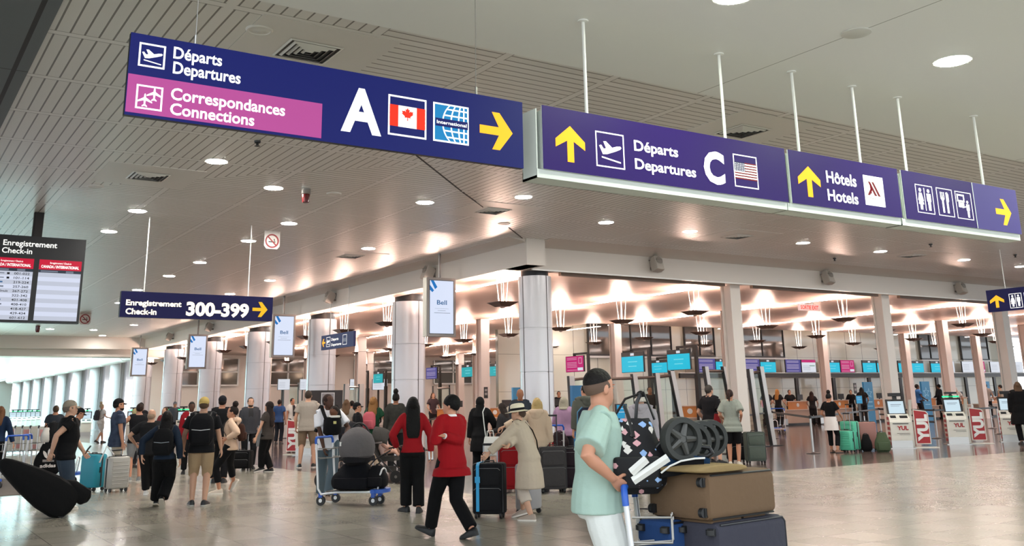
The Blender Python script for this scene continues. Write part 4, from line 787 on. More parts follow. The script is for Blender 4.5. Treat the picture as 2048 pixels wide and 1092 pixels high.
# ---- self-service kiosks
M_KWH = mat('kiosk_white', '#dcdbd0', 0.4); M_KRED = mat('kiosk_red', '#a3161c', 0.4); L_KSC = glow('kiosk_screen', '#cfe6f2', 0.9); L_GREEN = glow('kiosk_green_lamp', '#1fd87a', 2.2)
def kiosk(lab, x, y, rz, mirror=False, green=False, wing=True, simple=False):
    t = thing('check_in_kiosk', lab, 'kiosk', (x,y,0), rz, 'white and red self-service kiosks')
    sg = -1 if mirror else 1
    b = MB(); b.box(-.29,.29,.0,.42,0.02,.22); b.box(-.36,.36,-.06,.5,0,.02); b.build('plinth', M_STEEL, t, smooth=0)
    b = MB(); b.loft([[Vector((-.29,-.02,.22)),Vector((.29,-.02,.22)),Vector((.29,.42,.22)),Vector((-.29,.42,.22))],[Vector((-.29,-.04,.74)),Vector((.29,-.04,.74)),Vector((.29,.42,.74)),Vector((-.29,.42,.74))],[Vector((-.29,.0,.82)),Vector((.29,.0,.82)),Vector((.29,.42,.82)),Vector((-.29,.42,.82))],[Vector((-.29,.2,.96)),Vector((.29,.2,.96)),Vector((.29,.42,.96)),Vector((-.29,.42,.96))]]); bd = b.build('body', M_KWH, t, smooth=20)
    b = MB(); b.add([(-.24,.05,.845),(-.08,.05,.845),(-.08,.15,.915),(-.24,.15,.915)],[(0,1,2,3)]); b.add([(.02,.04,.838),(.24,.04,.838),(.24,.14,.908),(.02,.14,.908)],[(0,1,2,3)]); b.box(-.22,.22,-.045,-.036,.68,.7)
    q = b.build('card_reader', M_BLACK, bd, smooth=0); q.location = (0,-0.012,0.006)
    T = Tr(0,.22,.93) @ Rx(radians(-18)); b = MB(); b.box(-.27,.27,0,.06,0,.47,0,T); sc = b.build('screen_housing', M_BLACK, t, smooth=0); b = MB(); b.box(-.22,.22,-.008,0,.05,.41,0,T); b.build('display', L_KSC, sc, smooth=0)
    b = MB(); b.box(-.15,.15,-.0095,-.008,.30,.315,0,T); b.box(-.15,.1,-.0095,-.008,.26,.27,0,T); b.build('screen_lines', L_FAINT, sc, smooth=0)
    if green: b = MB(); b.box(-.24,.24,.36,.44,1.4,1.44); b.build('green_lamp', L_GREEN, t, smooth=0)
    b = MB(); b.box(-.06,.06,.36,.42,1.3,1.46); b.box(-.17,.17,.28,.46,1.5 if green else 1.46,1.56); b.box(-.04,.04,.36,.42,1.44,1.5); b.build('scanner_head', M_BLACK, t, smooth=0)
    if not simple:
        vs, fs = text_mesh('YUL', 0.045); k = .16; b = MB(); b.add([((v.x-1.05)*k+.08,-.046,.52+v.y*k*.95) for v in vs], fs); b.build('lettering', M_KRED, bd, smooth=0)
        b = MB(); b.box(-.12,.24,-.038,-.033,.42,.43); b.box(-.06,.24,-.038,-.033,.38,.388); b.build('caption_lines', M_JOINT, bd, smooth=0)
        b = MB(); x0 = -.30*sg; 
        for k in range(6): b.box(min(x0,x0-.006*sg),max(x0,x0-.006*sg),.0,.3,.1+.14*k,.18+.14*k)
        b.build('red_stripes', M_KRED, bd, smooth=0)
        b = MB(); xs = sorted((.34*sg,.41*sg)); b.loft([[Vector((xx,yy,zz)) for yy, zz in ((.3,0.02),(.5,0.02),(.5,1.0),(.2,1.36),(.08,1.36),(.3,.9))] for xx in xs]); b.build('arch_panel', M_KWH, t, smooth=0)
        if wing:
            T = Tr(.46*sg if sg > 0 else -.46-.42,.32,.1)
            P = [(0,0),(.42,0),(.42,.86),(.36,.93),(.0,.99)]
            b = MB(); b.prism(P, 0, .05, 0, T); b.box(-.05,.6,-.1,.2,-.1,-.08,0,T); wg = b.build('wing_panel', M_KWH, t, smooth=0)
            b = MB(); b.prism([(.025,.025),(.395,.025),(.395,.85),(.345,.91),(.025,.955)], -.004, 0, 0, T); b.build('red_field', M_KRED, wg, smooth=0)
            vs, fs = text_mesh('YUL', 0.06); xa = max(v.x for v in vs); xm = min(v.x for v in vs); b = MB(); b.add([T @ Vector((.36-v.y*.40, -.007, .08+(v.x-xm)/(xa-xm)*.76)) for v in vs], fs); b.build('wing_lettering', M_WPAINT, wg, smooth=0)
    return t
def face_cam(p, off=0.0): return atan2(p[1], p[0])-pi/2+radians(off)
p = pz(1806,897); kiosk('white and red kiosk with a lit screen, right of the rose suitcase', p.x, p.y, face_cam(p, 12))
p = pz(1919,889); kiosk('white and red kiosk with a green lamp, second from the rose suitcase', p.x, p.y, face_cam(p, 12), green=True)
p = pz(2027,884); kiosk('white and red kiosk half hidden by the dark figure at the right edge', p.x, p.y, face_cam(p, 5), wing=False)
p = pz(606,911); kiosk('white and red kiosk with a green lamp left of the man in khaki shorts', p.x, p.y, face_cam(p, -35), mirror=True, green=True)
for k in range(6):
    p = pz(24+9.6*k, 860-0.6*k); kiosk('white kiosk with a green lamp in the far-left row, %s from the picture edge' % ORD[k], p.x, p.y, face_cam(p, 10), green=True, simple=True)
for px, py, l in ((170,872,'behind the man with the black bag'),(262,880,'between the patterned shirt and the tattooed man'),(363,885,'behind the red-blazered attendant'),(333,879,'behind the long-haired woman with the rucksack')):
    p = pz(px, py); kiosk('white kiosk with a green lamp '+l, p.x, p.y, face_cam(p, 0), green=True, simple=True)
# ---- belt posts
def belt_post(px, py, lab, g='belt posts in the check-in area'):
    p = pz(px, py); t = thing('belt_post', lab, 'post', (p.x,p.y,0), 0, g)
    b = MB(); b.lathe([(0.001,0),(.19,0),(.19,.012),(.1,.03),(.04,.04),(.001,.04)], 28); b.build('base', M_DKMET, t)
    b = MB(); b.tube([(0,0,.03),(0,0,.92)], .03, 16); b.build('pole', M_STEEL, t); b = MB(); b.tube([(0,0,.92),(0,0,1.0)], .036, 16); b.build('belt_head', M_BLACK, t); return p
def belt(a, b_, lab, zs=(.95,)):
    d = Vector((b_.x-a.x, b_.y-a.y, 0)); L = d.length; t = MB(); d = d.normalized(); n = Vector((-d.y,d.x,0))*.004
    for z in zs: t.loft([[Vector((q.x,q.y,0))+n*s+Vector((0,0,z+h)) for s, h in ((-1,-.03),(1,-.03),(1,.03),(-1,.03))] for q in (Vector((a.x,a.y,0))+d*.036, Vector((b_.x,b_.y,0))-d*.036)])
    tag(t.build('belt', M_BLACK, smooth=0), lab, 'belt', 'retractable belts')
bp = [belt_post(1627,907,'steel belt post standing left of the woman in the black top'), belt_post(1548,877,'steel belt post by the leaning steel stile'), belt_post(1875,877,'steel belt post between the two kiosks'), belt_post(2000,868,'steel belt post right of the second kiosk'),
      belt_post(1456,908,'steel belt post partly hidden by the couple'), belt_post(1405,893,'steel belt post left of the man in the black polo'), belt_post(1985,857,'slim belt post behind the man in the grey shirt'), belt_post(880,884,'steel belt post left of the man in the red blazer'), belt_post(852,900,'steel belt post right of the woman in the red jacket')]
belt(bp[0], bp[1], 'black belt from the post by the woman in black to the leaning stile'); belt(bp[2], bp[3], 'black belt right of the kiosk with the green lamp'); belt(bp[1], bp[4], 'black belt in front of the glass gate by the couple'); belt(bp[4], bp[5], 'black belt behind the couple'); belt(bp[7], bp[8], 'black double belt left of the red blazer', (.95,.62)); belt(bp[3], bp[6], 'black belt behind the third kiosk')
q1 = belt_post(1763,868,'steel belt post hidden behind the second steel column'); belt(q1, bp[2], 'black double belts behind the first kiosk', (.95,.75,.55)); belt(bp[0], q1, 'black belt behind the teal suitcases')
for k, px in enumerate((27,40.5,55,71,88)):
    p = pz(px, 908+0.4*k); t = thing('queue_panel', 'pale queue panel with a pink field, %s from the picture edge' % ORD[k], 'barrier', (p.x,p.y,0), face_cam(p, 0), 'pale queue panels at the left')
    W = .5; b = MB(); b.box(-W/2,W/2,-.01,.01,.12,.92); b.box(-W/2,W/2,-.03,.03,.9,.96); b.build('panel', M_KWH, t, smooth=0); b = MB(); b.box(-W/2+.04,W/2-.04,-.014,-.01,.62,.86) if k % 2 == 0 else b.box(-W/2+.08,W/2-.08,-.014,-.01,.2,.35); b.build('pink_field', mat('faded_pink','#d39a98',0.6), t, smooth=0)
    b = MB(); b.tube([(-W/2,0,0),(-W/2,0,.95)], .022, 10); b.lathe([(0.001,0),(.12,0),(.12,.015),(.001,.015)], 16, 0, Tr(-W/2,0,0)); b.tube([(-W/2,0,.9),(-W/2,0,1.0)], .035, 10, 1); b.build('post', [M_STEEL, M_BLACK], t)
# ---- floor mat at the left edge
a = pz(0,992); b = MB(); b.box(-1.5,4.0,a.y,32.0,0.001,0.012); tag(b.build('floor_mat', mat('mat_brown_grey','#78706a',0.9,bump=0.4,bscale=300,var=0.15,vscale=40), smooth=0), 'large brown-grey entrance mat on the floor at the left edge', 'mat')
# ================================================================ PEOPLE
PEND = []                                             # bodies and garments that are fused by a voxel remesh at the end
def fuse(name, b, mats, parent, voxel, smooth_it=3, extra=None, extra_mats=None, loc=None, rz=None):
    o = b.build(name, mats[:1], parent, smooth=0)
    r = o.modifiers.new('fuse', 'REMESH'); r.mode = 'VOXEL'; r.voxel_size = voxel; r.use_smooth_shade = True
    s = o.modifiers.new('ease', 'SMOOTH'); s.factor = 0.5; s.iterations = smooth_it
    PEND.append((o, mats, extra)); return o
def finish_fuse():
    dg = bpy.context.evaluated_depsgraph_get()
    done = [(o, mats, ex, bpy.data.meshes.new_from_object(o.evaluated_get(dg))) for o, mats, ex in PEND]
    for o, mats, ex, me in done:
        o.modifiers.clear(); old = o.data
        if ex is not None and ex.V:
            vs = [tuple(v.co) for v in me.vertices]; fs = [tuple(p.vertices) for p in me.polygons]; k = len(vs)
            m2 = bpy.data.meshes.new(o.name); m2.from_pydata(vs+ex.V, [], fs+[tuple(i+k for i in f) for f in ex.F])
            m2.polygons.foreach_set('material_index', [0]*len(fs)+ex.M); bpy.data.meshes.remove(me); me = m2
        me.materials.clear()
        for m in mats: me.materials.append(m)
        me.polygons.foreach_set('use_smooth', [True]*len(me.polygons)); me.name = o.name
        o.data = me; bpy.data.meshes.remove(old)
    PEND.clear()
M_EYE = mat('eye_white', '#e4ded6', 0.3); M_PUP = mat('eye_dark', '#241a14', 0.2)
def skin(c): return mat('skin_'+c, c, 0.55, spec=0.35)
SK = dict(f='#c99c82', t='#b98468', b='#8d5f45', d='#4d3022', o='#c78f74')
def hairm(c): return mat('hair_'+c, c, 0.62, spec=0.2, bump=0.6, bscale=50)
def lerp(a, b, t): return a+(b-a)*t
def ik(A, B, l1, l2, pole):
    d = B-A; L = min(d.length, (l1+l2)*0.999); d = d.normalized(); B = A+d*L
    x = (l1*l1-l2*l2+L*L)/(2*L); h = sqrt(max(l1*l1-x*x, 0.0)); p = (pole-d*pole.dot(d)); p = p.normalized() if p.length > 1e-6 else d.orthogonal().normalized()
    return A+d*x+p*h, B
def ellring(c, rx, ry, X, Y, n=20, p=2.3):
    out = []
    for j in range(n):
        t = 2*pi*j/n; ct, st = cos(t), sin(t); f = (abs(ct)**p+abs(st)**p)**(-1/p); out.append(c+X*(rx*ct*f)+Y*(ry*st*f))
    return out
HEADR = [(0.000,.055,.022,.026),(.012,.05,.040,.044),(.035,.036,.055,.066),(.065,.024,.064,.082),(.095,.012,.070,.091),(.125,.004,.074,.096),(.155,0,.076,.099),(.180,-.003,.072,.094),(.203,-.006,.060,.079),(.220,-.008,.040,.053),(.229,-.008,.016,.02)]
TORSO = [(.84,-.005,.15,.10),(.88,-.01,.168,.118),(.94,-.012,.172,.122),(1.02,-.004,.156,.108),(1.10,.004,.148,.104),(1.20,.004,.158,.112),(1.30,.0,.170,.118),(1.38,-.006,.172,.108),(1.44,-.01,.145,.085),(1.475,-.014,.095,.070),(1.50,-.012,.066,.062)]
class Person:
    def __init__(s, label, px, py, face=0, h=1.72, head=None, skin_='f', build=1.0, fem=False, lean=0.0, twist=0.0, hy=0.0, hp=0.0, LF=None, RF=None, LH=None, RH=None, LE=None, RE=None,
                 top=None, bottom=None, shoes='#17171a', sole=None, hair=None, vox=0.014, group=None, pos=None, name='person', drop=0.0, curl=0.6, world_yaw=None, hands=True, lod=False):
        p = pos or pz(px, py); s.p = Vector((p[0], p[1], 0))
        if head: h = zat(s.p, *head)
        s.h = h; S = s.S = h/1.722
        d = Vector((p[0], p[1])); s.yaw = world_yaw if world_yaw is not None else atan2(d.y, d.x)-pi/2-radians(face)
        sk = skin(SK.get(skin_, skin_)); s.vox = vox; s.lod = lod
        bw = build*(0.93 if fem else 1.0); sw = (0.165 if fem else 0.185)*(0.5+0.5*build)
        V = Vector; X, Y, Z = V((1,0,0)), V((0,1,0)), V((0,0,1))
        s.B = B = MB(); s.E = E_ = MB()
        # limbs; targets may be given as ('px', column, row, metres towards the viewer)
        def loc(t, foot=False):
            if t is None: return t
            if t[0] == 'w': return (Rz(-s.yaw) @ (Vector(t[1])-s.p))/S
            if t[0] != 'px': return t
            if foot: P = pz(t[1], t[2]); ex = list(t[3:]); q = Rz(-s.yaw) @ (P-s.p)/S; a_ = ex[0] if ex else 0; return [q.x, q.y, .085*cos(a_)+(.17*sin(a_) if a_ > 0 else -.07*sin(a_))]+ex
            dd = ray(t[1], t[2]); k = (hypot(*s.p[:2])-(t[3] if len(t) > 3 else 0))/hypot(dd.x, dd.y); return (Rz(-s.yaw) @ (CAM+dd*k-s.p))/S
        LF, RF, LH, RH = loc(LF, True), loc(RF, True), loc(LH), loc(RH)
        fit = []
        for f_, sg_ in ((LF,-1),(RF,1)):
            f_ = list(f_ or (.10*sg_, 0, .085)); hx_ = .092*bw*sg_; d_ = hypot(f_[0]-hx_, f_[1])
            need = .93-f_[2]-sqrt(max(.866**2-d_*d_, .0)); drop = max(drop, min(need, .055))
            fit.append((f_, hx_))
        for f_, hx_ in fit:                             # a stride longer than the legs allow is shortened
            m_ = sqrt(max(.866**2-(.93-drop-f_[2])**2, .0)); d_ = hypot(f_[0]-hx_, f_[1])
            if d_ > m_: f_[0] = hx_+(f_[0]-hx_)*m_/d_; f_[1] *= m_/d_
        LF, RF = fit[0][0], fit[1][0]
        # spine frame
        piv = V((0, 0, .95-drop)); Rl = Matrix.Rotation(-twist, 3, 'Z') @ Matrix.Rotation(-lean, 3, 'X')
        def up(q, k=1.0):                                # upper-body point -> local
            q = V(q)-V((0,0,.95)); k2 = min(1, max(0, (q.z+.02)/.2)); R = Matrix.Rotation(-twist*k2, 3, 'Z') @ Matrix.Rotation(-lean*k2, 3, 'X'); return piv+R @ q
        s.up = up; s.Rl = Rl
        def trings(infl=0.0, z0=.84, z1=1.6, hem=None, flare=0.0, wide=1.0):
            R = []
            zs = [t for t in TORSO if z0-.001 <= t[0] <= z1+.001]
            if hem is not None:
                zs = [(hem, -.008, .170+flare, .118+flare)]+[(lerp(hem,.95,.5), -.008, .172+flare*.6, .121+flare*.6)]*(hem < .86)+[t for t in zs if t[0] > max(hem+.02, .86 if hem < .86 else 0)]
            for z, y, rx, ry in zs:
                f = 1.0
                if fem: f = {True: 0.93, False: 1.0}[z > 1.2]; f = 1.04 if z < 1.0 else (0.93 if z < 1.26 else .95)
                if build > 1.05 and 1.0 <= z <= 1.25: ry = ry*(1+(build-1)*1.0)
                Yd = Rl @ Y if z > 1.05 else Y; Xd = Rl @ X if z > 1.05 else X
                R.append(ellring(up((0, y, z)), (rx*f*bw+infl)*wide, ry*(.5+.5*build)*f+infl, Xd, Yd))
            return R
        s.trings = trings
        hipL, hipR = V((-.092*bw, 0, .93-drop)), V((.092*bw, 0, .93-drop))
        fl = list(LF or (-.10, 0, .085)); fr = list(RF or (.10, 0, .085))
        kl, al = ik(hipL, V(fl[:3]), .44, .43, V((-.08, 1, .12))); kr, ar = ik(hipR, V(fr[:3]), .44, .43, V((.08, 1, .12)))
        s.legs = ((hipL, kl, al, fl), (hipR, kr, ar, fr))
        shL, shR = up((-sw, -.005, 1.42)), up((sw, -.005, 1.42))
        hl = V(LH or (-.25, .04, .86)); hr = V(RH or (.25, .04, .86))
        el, wl = ik(shL, hl, .30, .26, V(LE or (-.5, -1, -.1))); er, wr = ik(shR, hr, .30, .26, V(RE or (.5, -1, -.1)))
        s.arms = ((shL, el, wl), (shR, er, wr))
        # head frame
        nb = up((0, -.012, 1.49)); Rh = Matrix.Rotation(-hy, 3, 'Z') @ Rl @ Matrix.Rotation(lean*0.75-hp, 3, 'X'); s.Rh = Rh
        nt = nb+Rl @ V((0, .012, .03)); s.chin = chin = nt+Rh @ V((0, -.015, -.02))
        def hd(q): return chin+Rh @ V(q)
        s.hd = hd
        # body solid
        B.loft(trings(-.004)); 
        B.tube([up((0,-.014,1.44)), nb, nt, hd((0,-.008,.04)), hd((0,-.008,.1))], [.07,.058*(.92 if fem else 1.06),.054*(.9 if fem else 1.08),.055,.05], 14)
        B.loft([[hd((rx*cos(2*pi*j/20), yc+ry*sin(2*pi*j/20), z)) for j in range(20)] for z, yc, rx, ry in HEADR])
        if not lod:
            B.loft([[hd((w*sx, y_, z)) for sx, y_ in ((-1,.07),(1,.07),(.45,yt),(-.45,yt))] for z, w, yt in ((.072,.010,.085),(.078,.017,.112),(.088,.014,.114),(.105,.009,.104),(.122,.008,.096))])
            B.ell(hd((0,.078,.052)), (.022,.014,.011), 10, 6)
            B.ell(hd((0,.082,.137)), (.05,.012,.008), 10, 6)
            for sx in (-1, 1):
                B.ell(hd((.077*sx, -.008, .105)), (.010,.022,.033), 10, 6, R=Rh)
                E_.ell(hd((.031*sx, .0875, .118)), (.0135,.009,.0085), 10, 6, 1, R=Rh); E_.ell(hd((.031*sx, .0935, .118)), (.0068,.005,.0068), 8, 5, 2, R=Rh)
                E_.ell(hd((.032*sx, .0935, .1385)), (.022,.006,.0045), 8, 4, 3, R=Rh)
            E_.ell(hd((0, .1035, .050)), (.024,.006,.0075), 10, 5, 4, R=Rh)
        for sgn, (sh, e, w_), (hh, kk, aa, ff) in zip((-1, 1), s.arms, s.legs):
            B.tube([up((.05*sgn,-.012,1.46)), up((sw*.75*sgn,-.008,1.445)), sh], [.045,.05,.056], 12)
            B.tube([sh, sh.lerp(e,.3), sh.lerp(e,.8), e, e.lerp(w_,.25), e.lerp(w_,.75), w_], [r*(.85 if fem else 1)*(.6+.4*build) for r in (.056,.05,.042,.039,.041,.031,.026)], 12)
            B.tube([hh+Z*.03, hh.lerp(kk,.25), hh.lerp(kk,.75), kk, kk.lerp(aa,.3), kk.lerp(aa,.75), aa], [r*(.5+.5*build) for r in (.09,.084,.064,.055,.057,.043,.037)], 14)
            fdir = Matrix.Rotation(-(ff[4] if len(ff) > 4 else .12*sgn), 3, 'Z') @ Y; pit = ff[3] if len(ff) > 3 else 0
            B.tube([aa-Z*.01, aa+fdir*.03-Z*.04, aa+(fdir*cos(pit)-Z*sin(pit))*.14-Z*.055], [.035,.036,.026], 10)
            # hand
            fd = (w_-e).normalized(); side = fd.cross(Z); side = (side if side.length > .2 else fd.cross(Y)).normalized(); nrm = side.cross(fd).normalized()*1.0
            palm_n = (V((-sgn,0.15,0))-fd*V((-sgn,0.15,0)).dot(fd)).normalized(); side = fd.cross(palm_n).normalized()
            B.loft([ellring(w_+fd*t, a_, b__, side, palm_n, 12) for t, a_, b__ in ((-.01,.024,.019),(.02,.034,.018),(.06,.042,.016),(.088,.041,.012))])
            if hands:
                for q, ln in zip((-.030,-.010,.010,.029), (.066,.076,.071,.056)):
                    a0 = w_+fd*.082+side*q; c1, c2, c3 = curl*.5, curl*1.2, curl*1.8
                    a1 = a0+(fd*cos(c1)+palm_n*sin(c1))*ln*.45; a2 = a1+(fd*cos(c2)+palm_n*sin(c2))*ln*.32; a3 = a2+(fd*cos(c3)+palm_n*sin(c3))*ln*.26
                    E_.tube([a0-fd*.012, a0, a1, a2, a3], [.0088,.0092,.0085,.0078,.006], 8, 0)
                sd = 1 if side.dot(Y) > 0 else -1
                a0 = w_+fd*.022+side*sd*.026; a1 = a0+(side*sd*.75+fd*.5+palm_n*.35).normalized()*.034; a2 = a1+(fd*.8+palm_n*.6+side*sd*.25).normalized()*.03; a3 = a2+(fd*.8+palm_n*.75).normalized()*.024
                E_.tube([a0, a1, a2, a3], [.0115,.0105,.0095,.007], 8, 0)
        hc = hair.get('c', '#15110f') if hair else '#15110f'
        s.mats = [sk, M_EYE, M_PUP, hairm(hc), mat('lip_'+SK.get(skin_, skin_), tuple(v*f for v, f in zip([int(SK.get(skin_,skin_)[i:i+2],16)/255 for i in (1,3,5)], (.85,.62,.6))), 0.5)]
        for b in (B, E_): b.V = [(x*S, y*S, z*S) for x, y, z in b.V]
        s.o = fuse(name, B, s.mats, None, vox, 3, E_); s.o.location = s.p; s.o.rotation_euler = (0,0,s.yaw); tag(s.o, label, 'person', group)
        if bottom: s.wear_bottom(**bottom)
        if top: s.wear_top(**top)
        s.wear_shoes(shoes, sole)
        if hair: s.wear_hair(**hair)
    def W(s, q): return s.o.matrix_basis @ (Vector(q)*s.S) if False else (Matrix.Translation(s.p) @ Rz(s.yaw)) @ (Vector(q)*s.S)
    def sc(s, b): b.V = [(x*s.S, y*s.S, z*s.S) for x, y, z in b.V]; return b
    def wear_top(s, kind='tee', c='#151517', sleeve=.55, hem=.84, infl=.018, flare=.012, var=0.0, vs=8, collar=None, name=None, hood=None, cuff=None, lapel=False, front=None, wide=1.0, m=None):
        b = MB(); m = m or cloth(c, var, vs); up = s.up
        b.loft(s.trings(infl, .84, 1.478, hem, flare, wide))
        for sgn, (sh, e, w_) in zip((-1,1), s.arms):
            b.tube([up((.055*sgn,-.012,1.462)), up((.13*sgn,-.008,1.455)), sh], [.038+infl*.5,.043+infl*.6,.050+infl*.7], 12)
            if sleeve <= 0: continue
            wd = 1.0+(.25 if kind in ('tee','hoodie') else .0)
            P = [sh, sh.lerp(e,.35), sh.lerp(e,min(sleeve,1.0)*.98 if sleeve < 1 else .85)]; r = [.050+infl*.7, .051+infl*.95*wd, .048+infl*wd+(.012 if sleeve < 1 and kind == 'tee' else 0)]
            if sleeve >= 1: P += [e, e.lerp(w_,.3), e.lerp(w_,(sleeve-1)*.98)]; r += [.043+infl, .043+infl, .031+infl]
            b.tube(P, r, 12)
        o = fuse(name or {'tee':'t_shirt','polo':'polo_shirt','blazer':'blazer','hoodie':'hoodie','coat':'coat','tank':'tank_top','jacket':'jacket'}.get(kind, kind), s.sc(b), [m], s.o, s.vox*1.05, 4); s.top = o
        if hood or kind == 'hoodie' or hood is not None:
            h = MB(); h.tube([up((-.12,-.02,1.46)), up((-.10,-.10,1.47)), up((0,-.135,1.45)), up((.10,-.10,1.47)), up((.12,-.02,1.46))], [.035,.055,.07,.055,.035], 10); h.ell(up((0,-.12,1.40)), (.11,.05,.09), 12, 8); fuse('hood', s.sc(h), [m], o, s.vox, 3)
        if collar:
            h = MB(); rg = lambda r, q, z, dy: ellring(up((0,-.012+dy,z)), r, q, Rl_ @ Vector((1,0,0)), Rl_ @ Vector((0,1,0)), 24, 2); Rl_ = s.Rl
            h.loft([rg(.088,.080,1.455,0),rg(.073,.069,1.500,.0),rg(.067,.063,1.503,.0),rg(.070,.066,1.455,0)], 0, False); q = h.build('collar', mat('shirt_'+collar, collar, .7), s.o); q.data.transform(Matrix.Scale(s.S, 4))
        if front:
            h = MB(); h.loft([[up((x,y,z)) for x, y in ((-w_,y0),(w_,y0),(w_,y0+.012),(-w_,y0+.012))] for z, w_, y0 in ((1.06,.03,.128),(1.2,.05,.135),(1.32,.06,.135),(1.42,.055,.112),(1.47,.045,.08))]); q = h.build('shirt_front', mat('shirt_'+front, front, .7), s.o); q.data.transform(Matrix.Scale(s.S, 4))
        if cuff:
            for sh, e, w_ in s.arms: h = MB(); h.tube([e.lerp(w_,.93), e.lerp(w_,1.0)], .035, 12); q = h.build('cuff', mat('shirt_'+cuff, cuff, .7), s.o); q.data.transform(Matrix.Scale(s.S, 4))
        return o
    def wear_bottom(s, kind='trousers', c='#141416', length=.97, fit=1.0, infl=.016, var=0.0, vs=8, top=1.0, name=None):
        b = MB(); m = cloth(c, var, vs)
        b.loft(s.trings(infl, .84, top)); 
        for hh, kk, aa, ff in s.legs:
            L = [hh+Vector((0,0,.04)), hh.lerp(kk,.3), hh.lerp(kk,.7), kk, kk.lerp(aa,.35), kk.lerp(aa,.7), kk.lerp(aa,.96)]; r = [.095+infl,.090+infl*fit,.078+infl*fit,.066+infl*fit,.062+infl*fit*1.2,.052+infl*fit*1.5,.046+infl*fit*1.7]
            if length < .45: L, r = L[:3]+[hh.lerp(kk, length*2)], r[:2]+[.084+infl*fit,.082+infl*fit*1.4]
            elif length < .9:
                t = (length-.5)*2; L, r = L[:4]+[kk.lerp(aa, t*.6), kk.lerp(aa, t)], r[:4]+[.064+infl*fit*1.2,.056+infl*fit*1.6]
            b.tube(L, r, 14)
        if kind == 'skirt':
            b.loft([ellring(Vector((0,-.01,z)), rx, ry, Vector((1,0,0)), Vector((0,1,0))) for z, rx, ry in ((.99-length*.9,.24*fit,.17*fit),(.6,.22,.16),(.9,.19,.14))])
        s.bot = fuse(name or {'shorts':'shorts','skirt':'skirt'}.get(kind,'trousers'), s.sc(b), [m], s.o, s.vox*1.05, 3)
    def wear_shoes(s, c, sole=None, sock=None):
        m = mat('shoe_'+c, c, .5); ms = mat('sole_'+(sole or '#1a1a1a'), sole or '#1a1a1a', .6)
        R = [(-.075,.022,.012,.05,.0),(-.062,.036,.012,.092,.0),(-.03,.040,.012,.10,.0),(.03,.042,.012,.098,.0),(.075,.045,.012,.078,.0),(.12,.050,.012,.062,.0),(.165,.046,.012,.052,.0),(.19,.034,.014,.042,.0),(.203,.014,.018,.03,.0)]
        for sgn, (hh, kk, aa, ff) in zip((-1,1), s.legs):
            yw = ff[4] if len(ff) > 4 else .12*sgn; pit = ff[3] if len(ff) > 3 else 0
            T = Tr(*aa) @ Rz(-yw) @ Rx(-pit) @ Tr(0,0,-.085)
            b = MB(); b.loft([[T @ Vector((w_*x, y, lerp(z0,z1,zz))) for x, zz in ((-1,0),(-1,.45),(-.75,.85),(-.3,1),(.3,1),(.75,.85),(1,.45),(1,0))] for y, w_, z0, z1, _ in R], 0)
            b.loft([[T @ Vector((w_*1.06*x, y*1.02, z)) for x, z in ((-1,0),(-1,.022),(1,.022),(1,0))] for y, w_, z0, z1, _ in R], 1)
            s.sc(b).build('shoe', [m, ms], s.o, smooth=50)
    def wear_hair(s, k='short', c='#15110f', L=.3, cc='#15151a', rev=False, band='#141414', beard=None, vol=1.0, brim=1.0):
        hd, m = s.hd, hairm(c); b = MB()
        def cap(cen, rad, tilt, ang, n=22, k_=9, lump=0.0, bb=None):
            R = Matrix.Rotation(tilt, 3, 'X'); rings = []
            for i in range(k_+1):
                th = ang*i/k_; ring = []
                for j in range(n):
                    ph = 2*pi*j/n; d = R @ Vector((sin(th)*cos(ph), sin(th)*sin(ph), cos(th))); f = 1+lump*(sin(9*ph+5*th)*.5+sin(17*th+3*ph)*.5)
                    ring.append(hd((cen[0]+d.x*rad[0]*f, cen[1]+d.y*rad[1]*f, cen[2]+d.z*rad[2]*f)))
                rings.append(ring)
            (bb or b).loft(rings[::-1]); return rings
        if k in ('short','long','bun','pony','curly','fade'):
            if k == 'fade':
                cap((0,-.012,.148), (.082,.105,.095), radians(16), radians(84)); m2 = mat('hair_fade_'+c, '#5c4638', .7); q = MB(); cap((0,-.012,.132), (.0795,.1035,.10), radians(24), radians(106), bb=q); s.sc(q).build('hair_sides', m2, s.o)
            else: cap((0,-.014,.134), (.083*vol,.107*vol,.107*vol), radians(30), radians(113 if k == 'short' else 108), lump=.03 if k == 'curly' else 0.006)
        if k == 'fringe': cap((0,-.02,.09), (.083,.095,.075), radians(72), radians(70))
        if k == 'white_tufts': cap((0,-.018,.11), (.088,.104,.085), radians(52), radians(95), lump=.05)
        if k in ('long','curly'):
            w_ = .088*vol; rings = []
            for t, rx, ry, yy in ((.15,.92,.9,-.03),(.08,1.02,.85,-.04),(0,1.08,.75,-.05),(-.25,1.15,.62,-.066),(-.6,1.15,.5,-.08),(-.9,1.0,.38,-.085),(-1,.75,.22,-.085)):
                z = t if t > 0 else t*L
                c_ = hd((0, yy, z)) if t > -.2 else hd((0,-.06,0))+Vector((0,-.05*min(1,-t*1.3),z))
                rings.append([c_+Vector((w_*rx*cos(2*pi*j/18)*(1+(.08*sin(5*j+9*t) if k == 'curly' else .02*sin(4*j))), .075*ry*sin(2*pi*j/18), 0)) for j in range(18)])
            b.loft(rings)
            for sx in (-1,1): b.tube([hd((.072*sx,.01,.16)), hd((.086*sx,-.005,.09)), hd((.088*sx,-.02,.0)), hd((.08*sx,-.045,-.06))], [.02,.026,.03,.026], 8)
        if k == 'bun': b.ell(hd((0,-.05,.275)), (.06,.06,.062), 14, 10, fn=lambda d: 1+.08*sin(9*d.x+7*d.z)); b.tube([hd((0,-.03,.20)), hd((0,-.045,.26))], [.05,.045], 12)
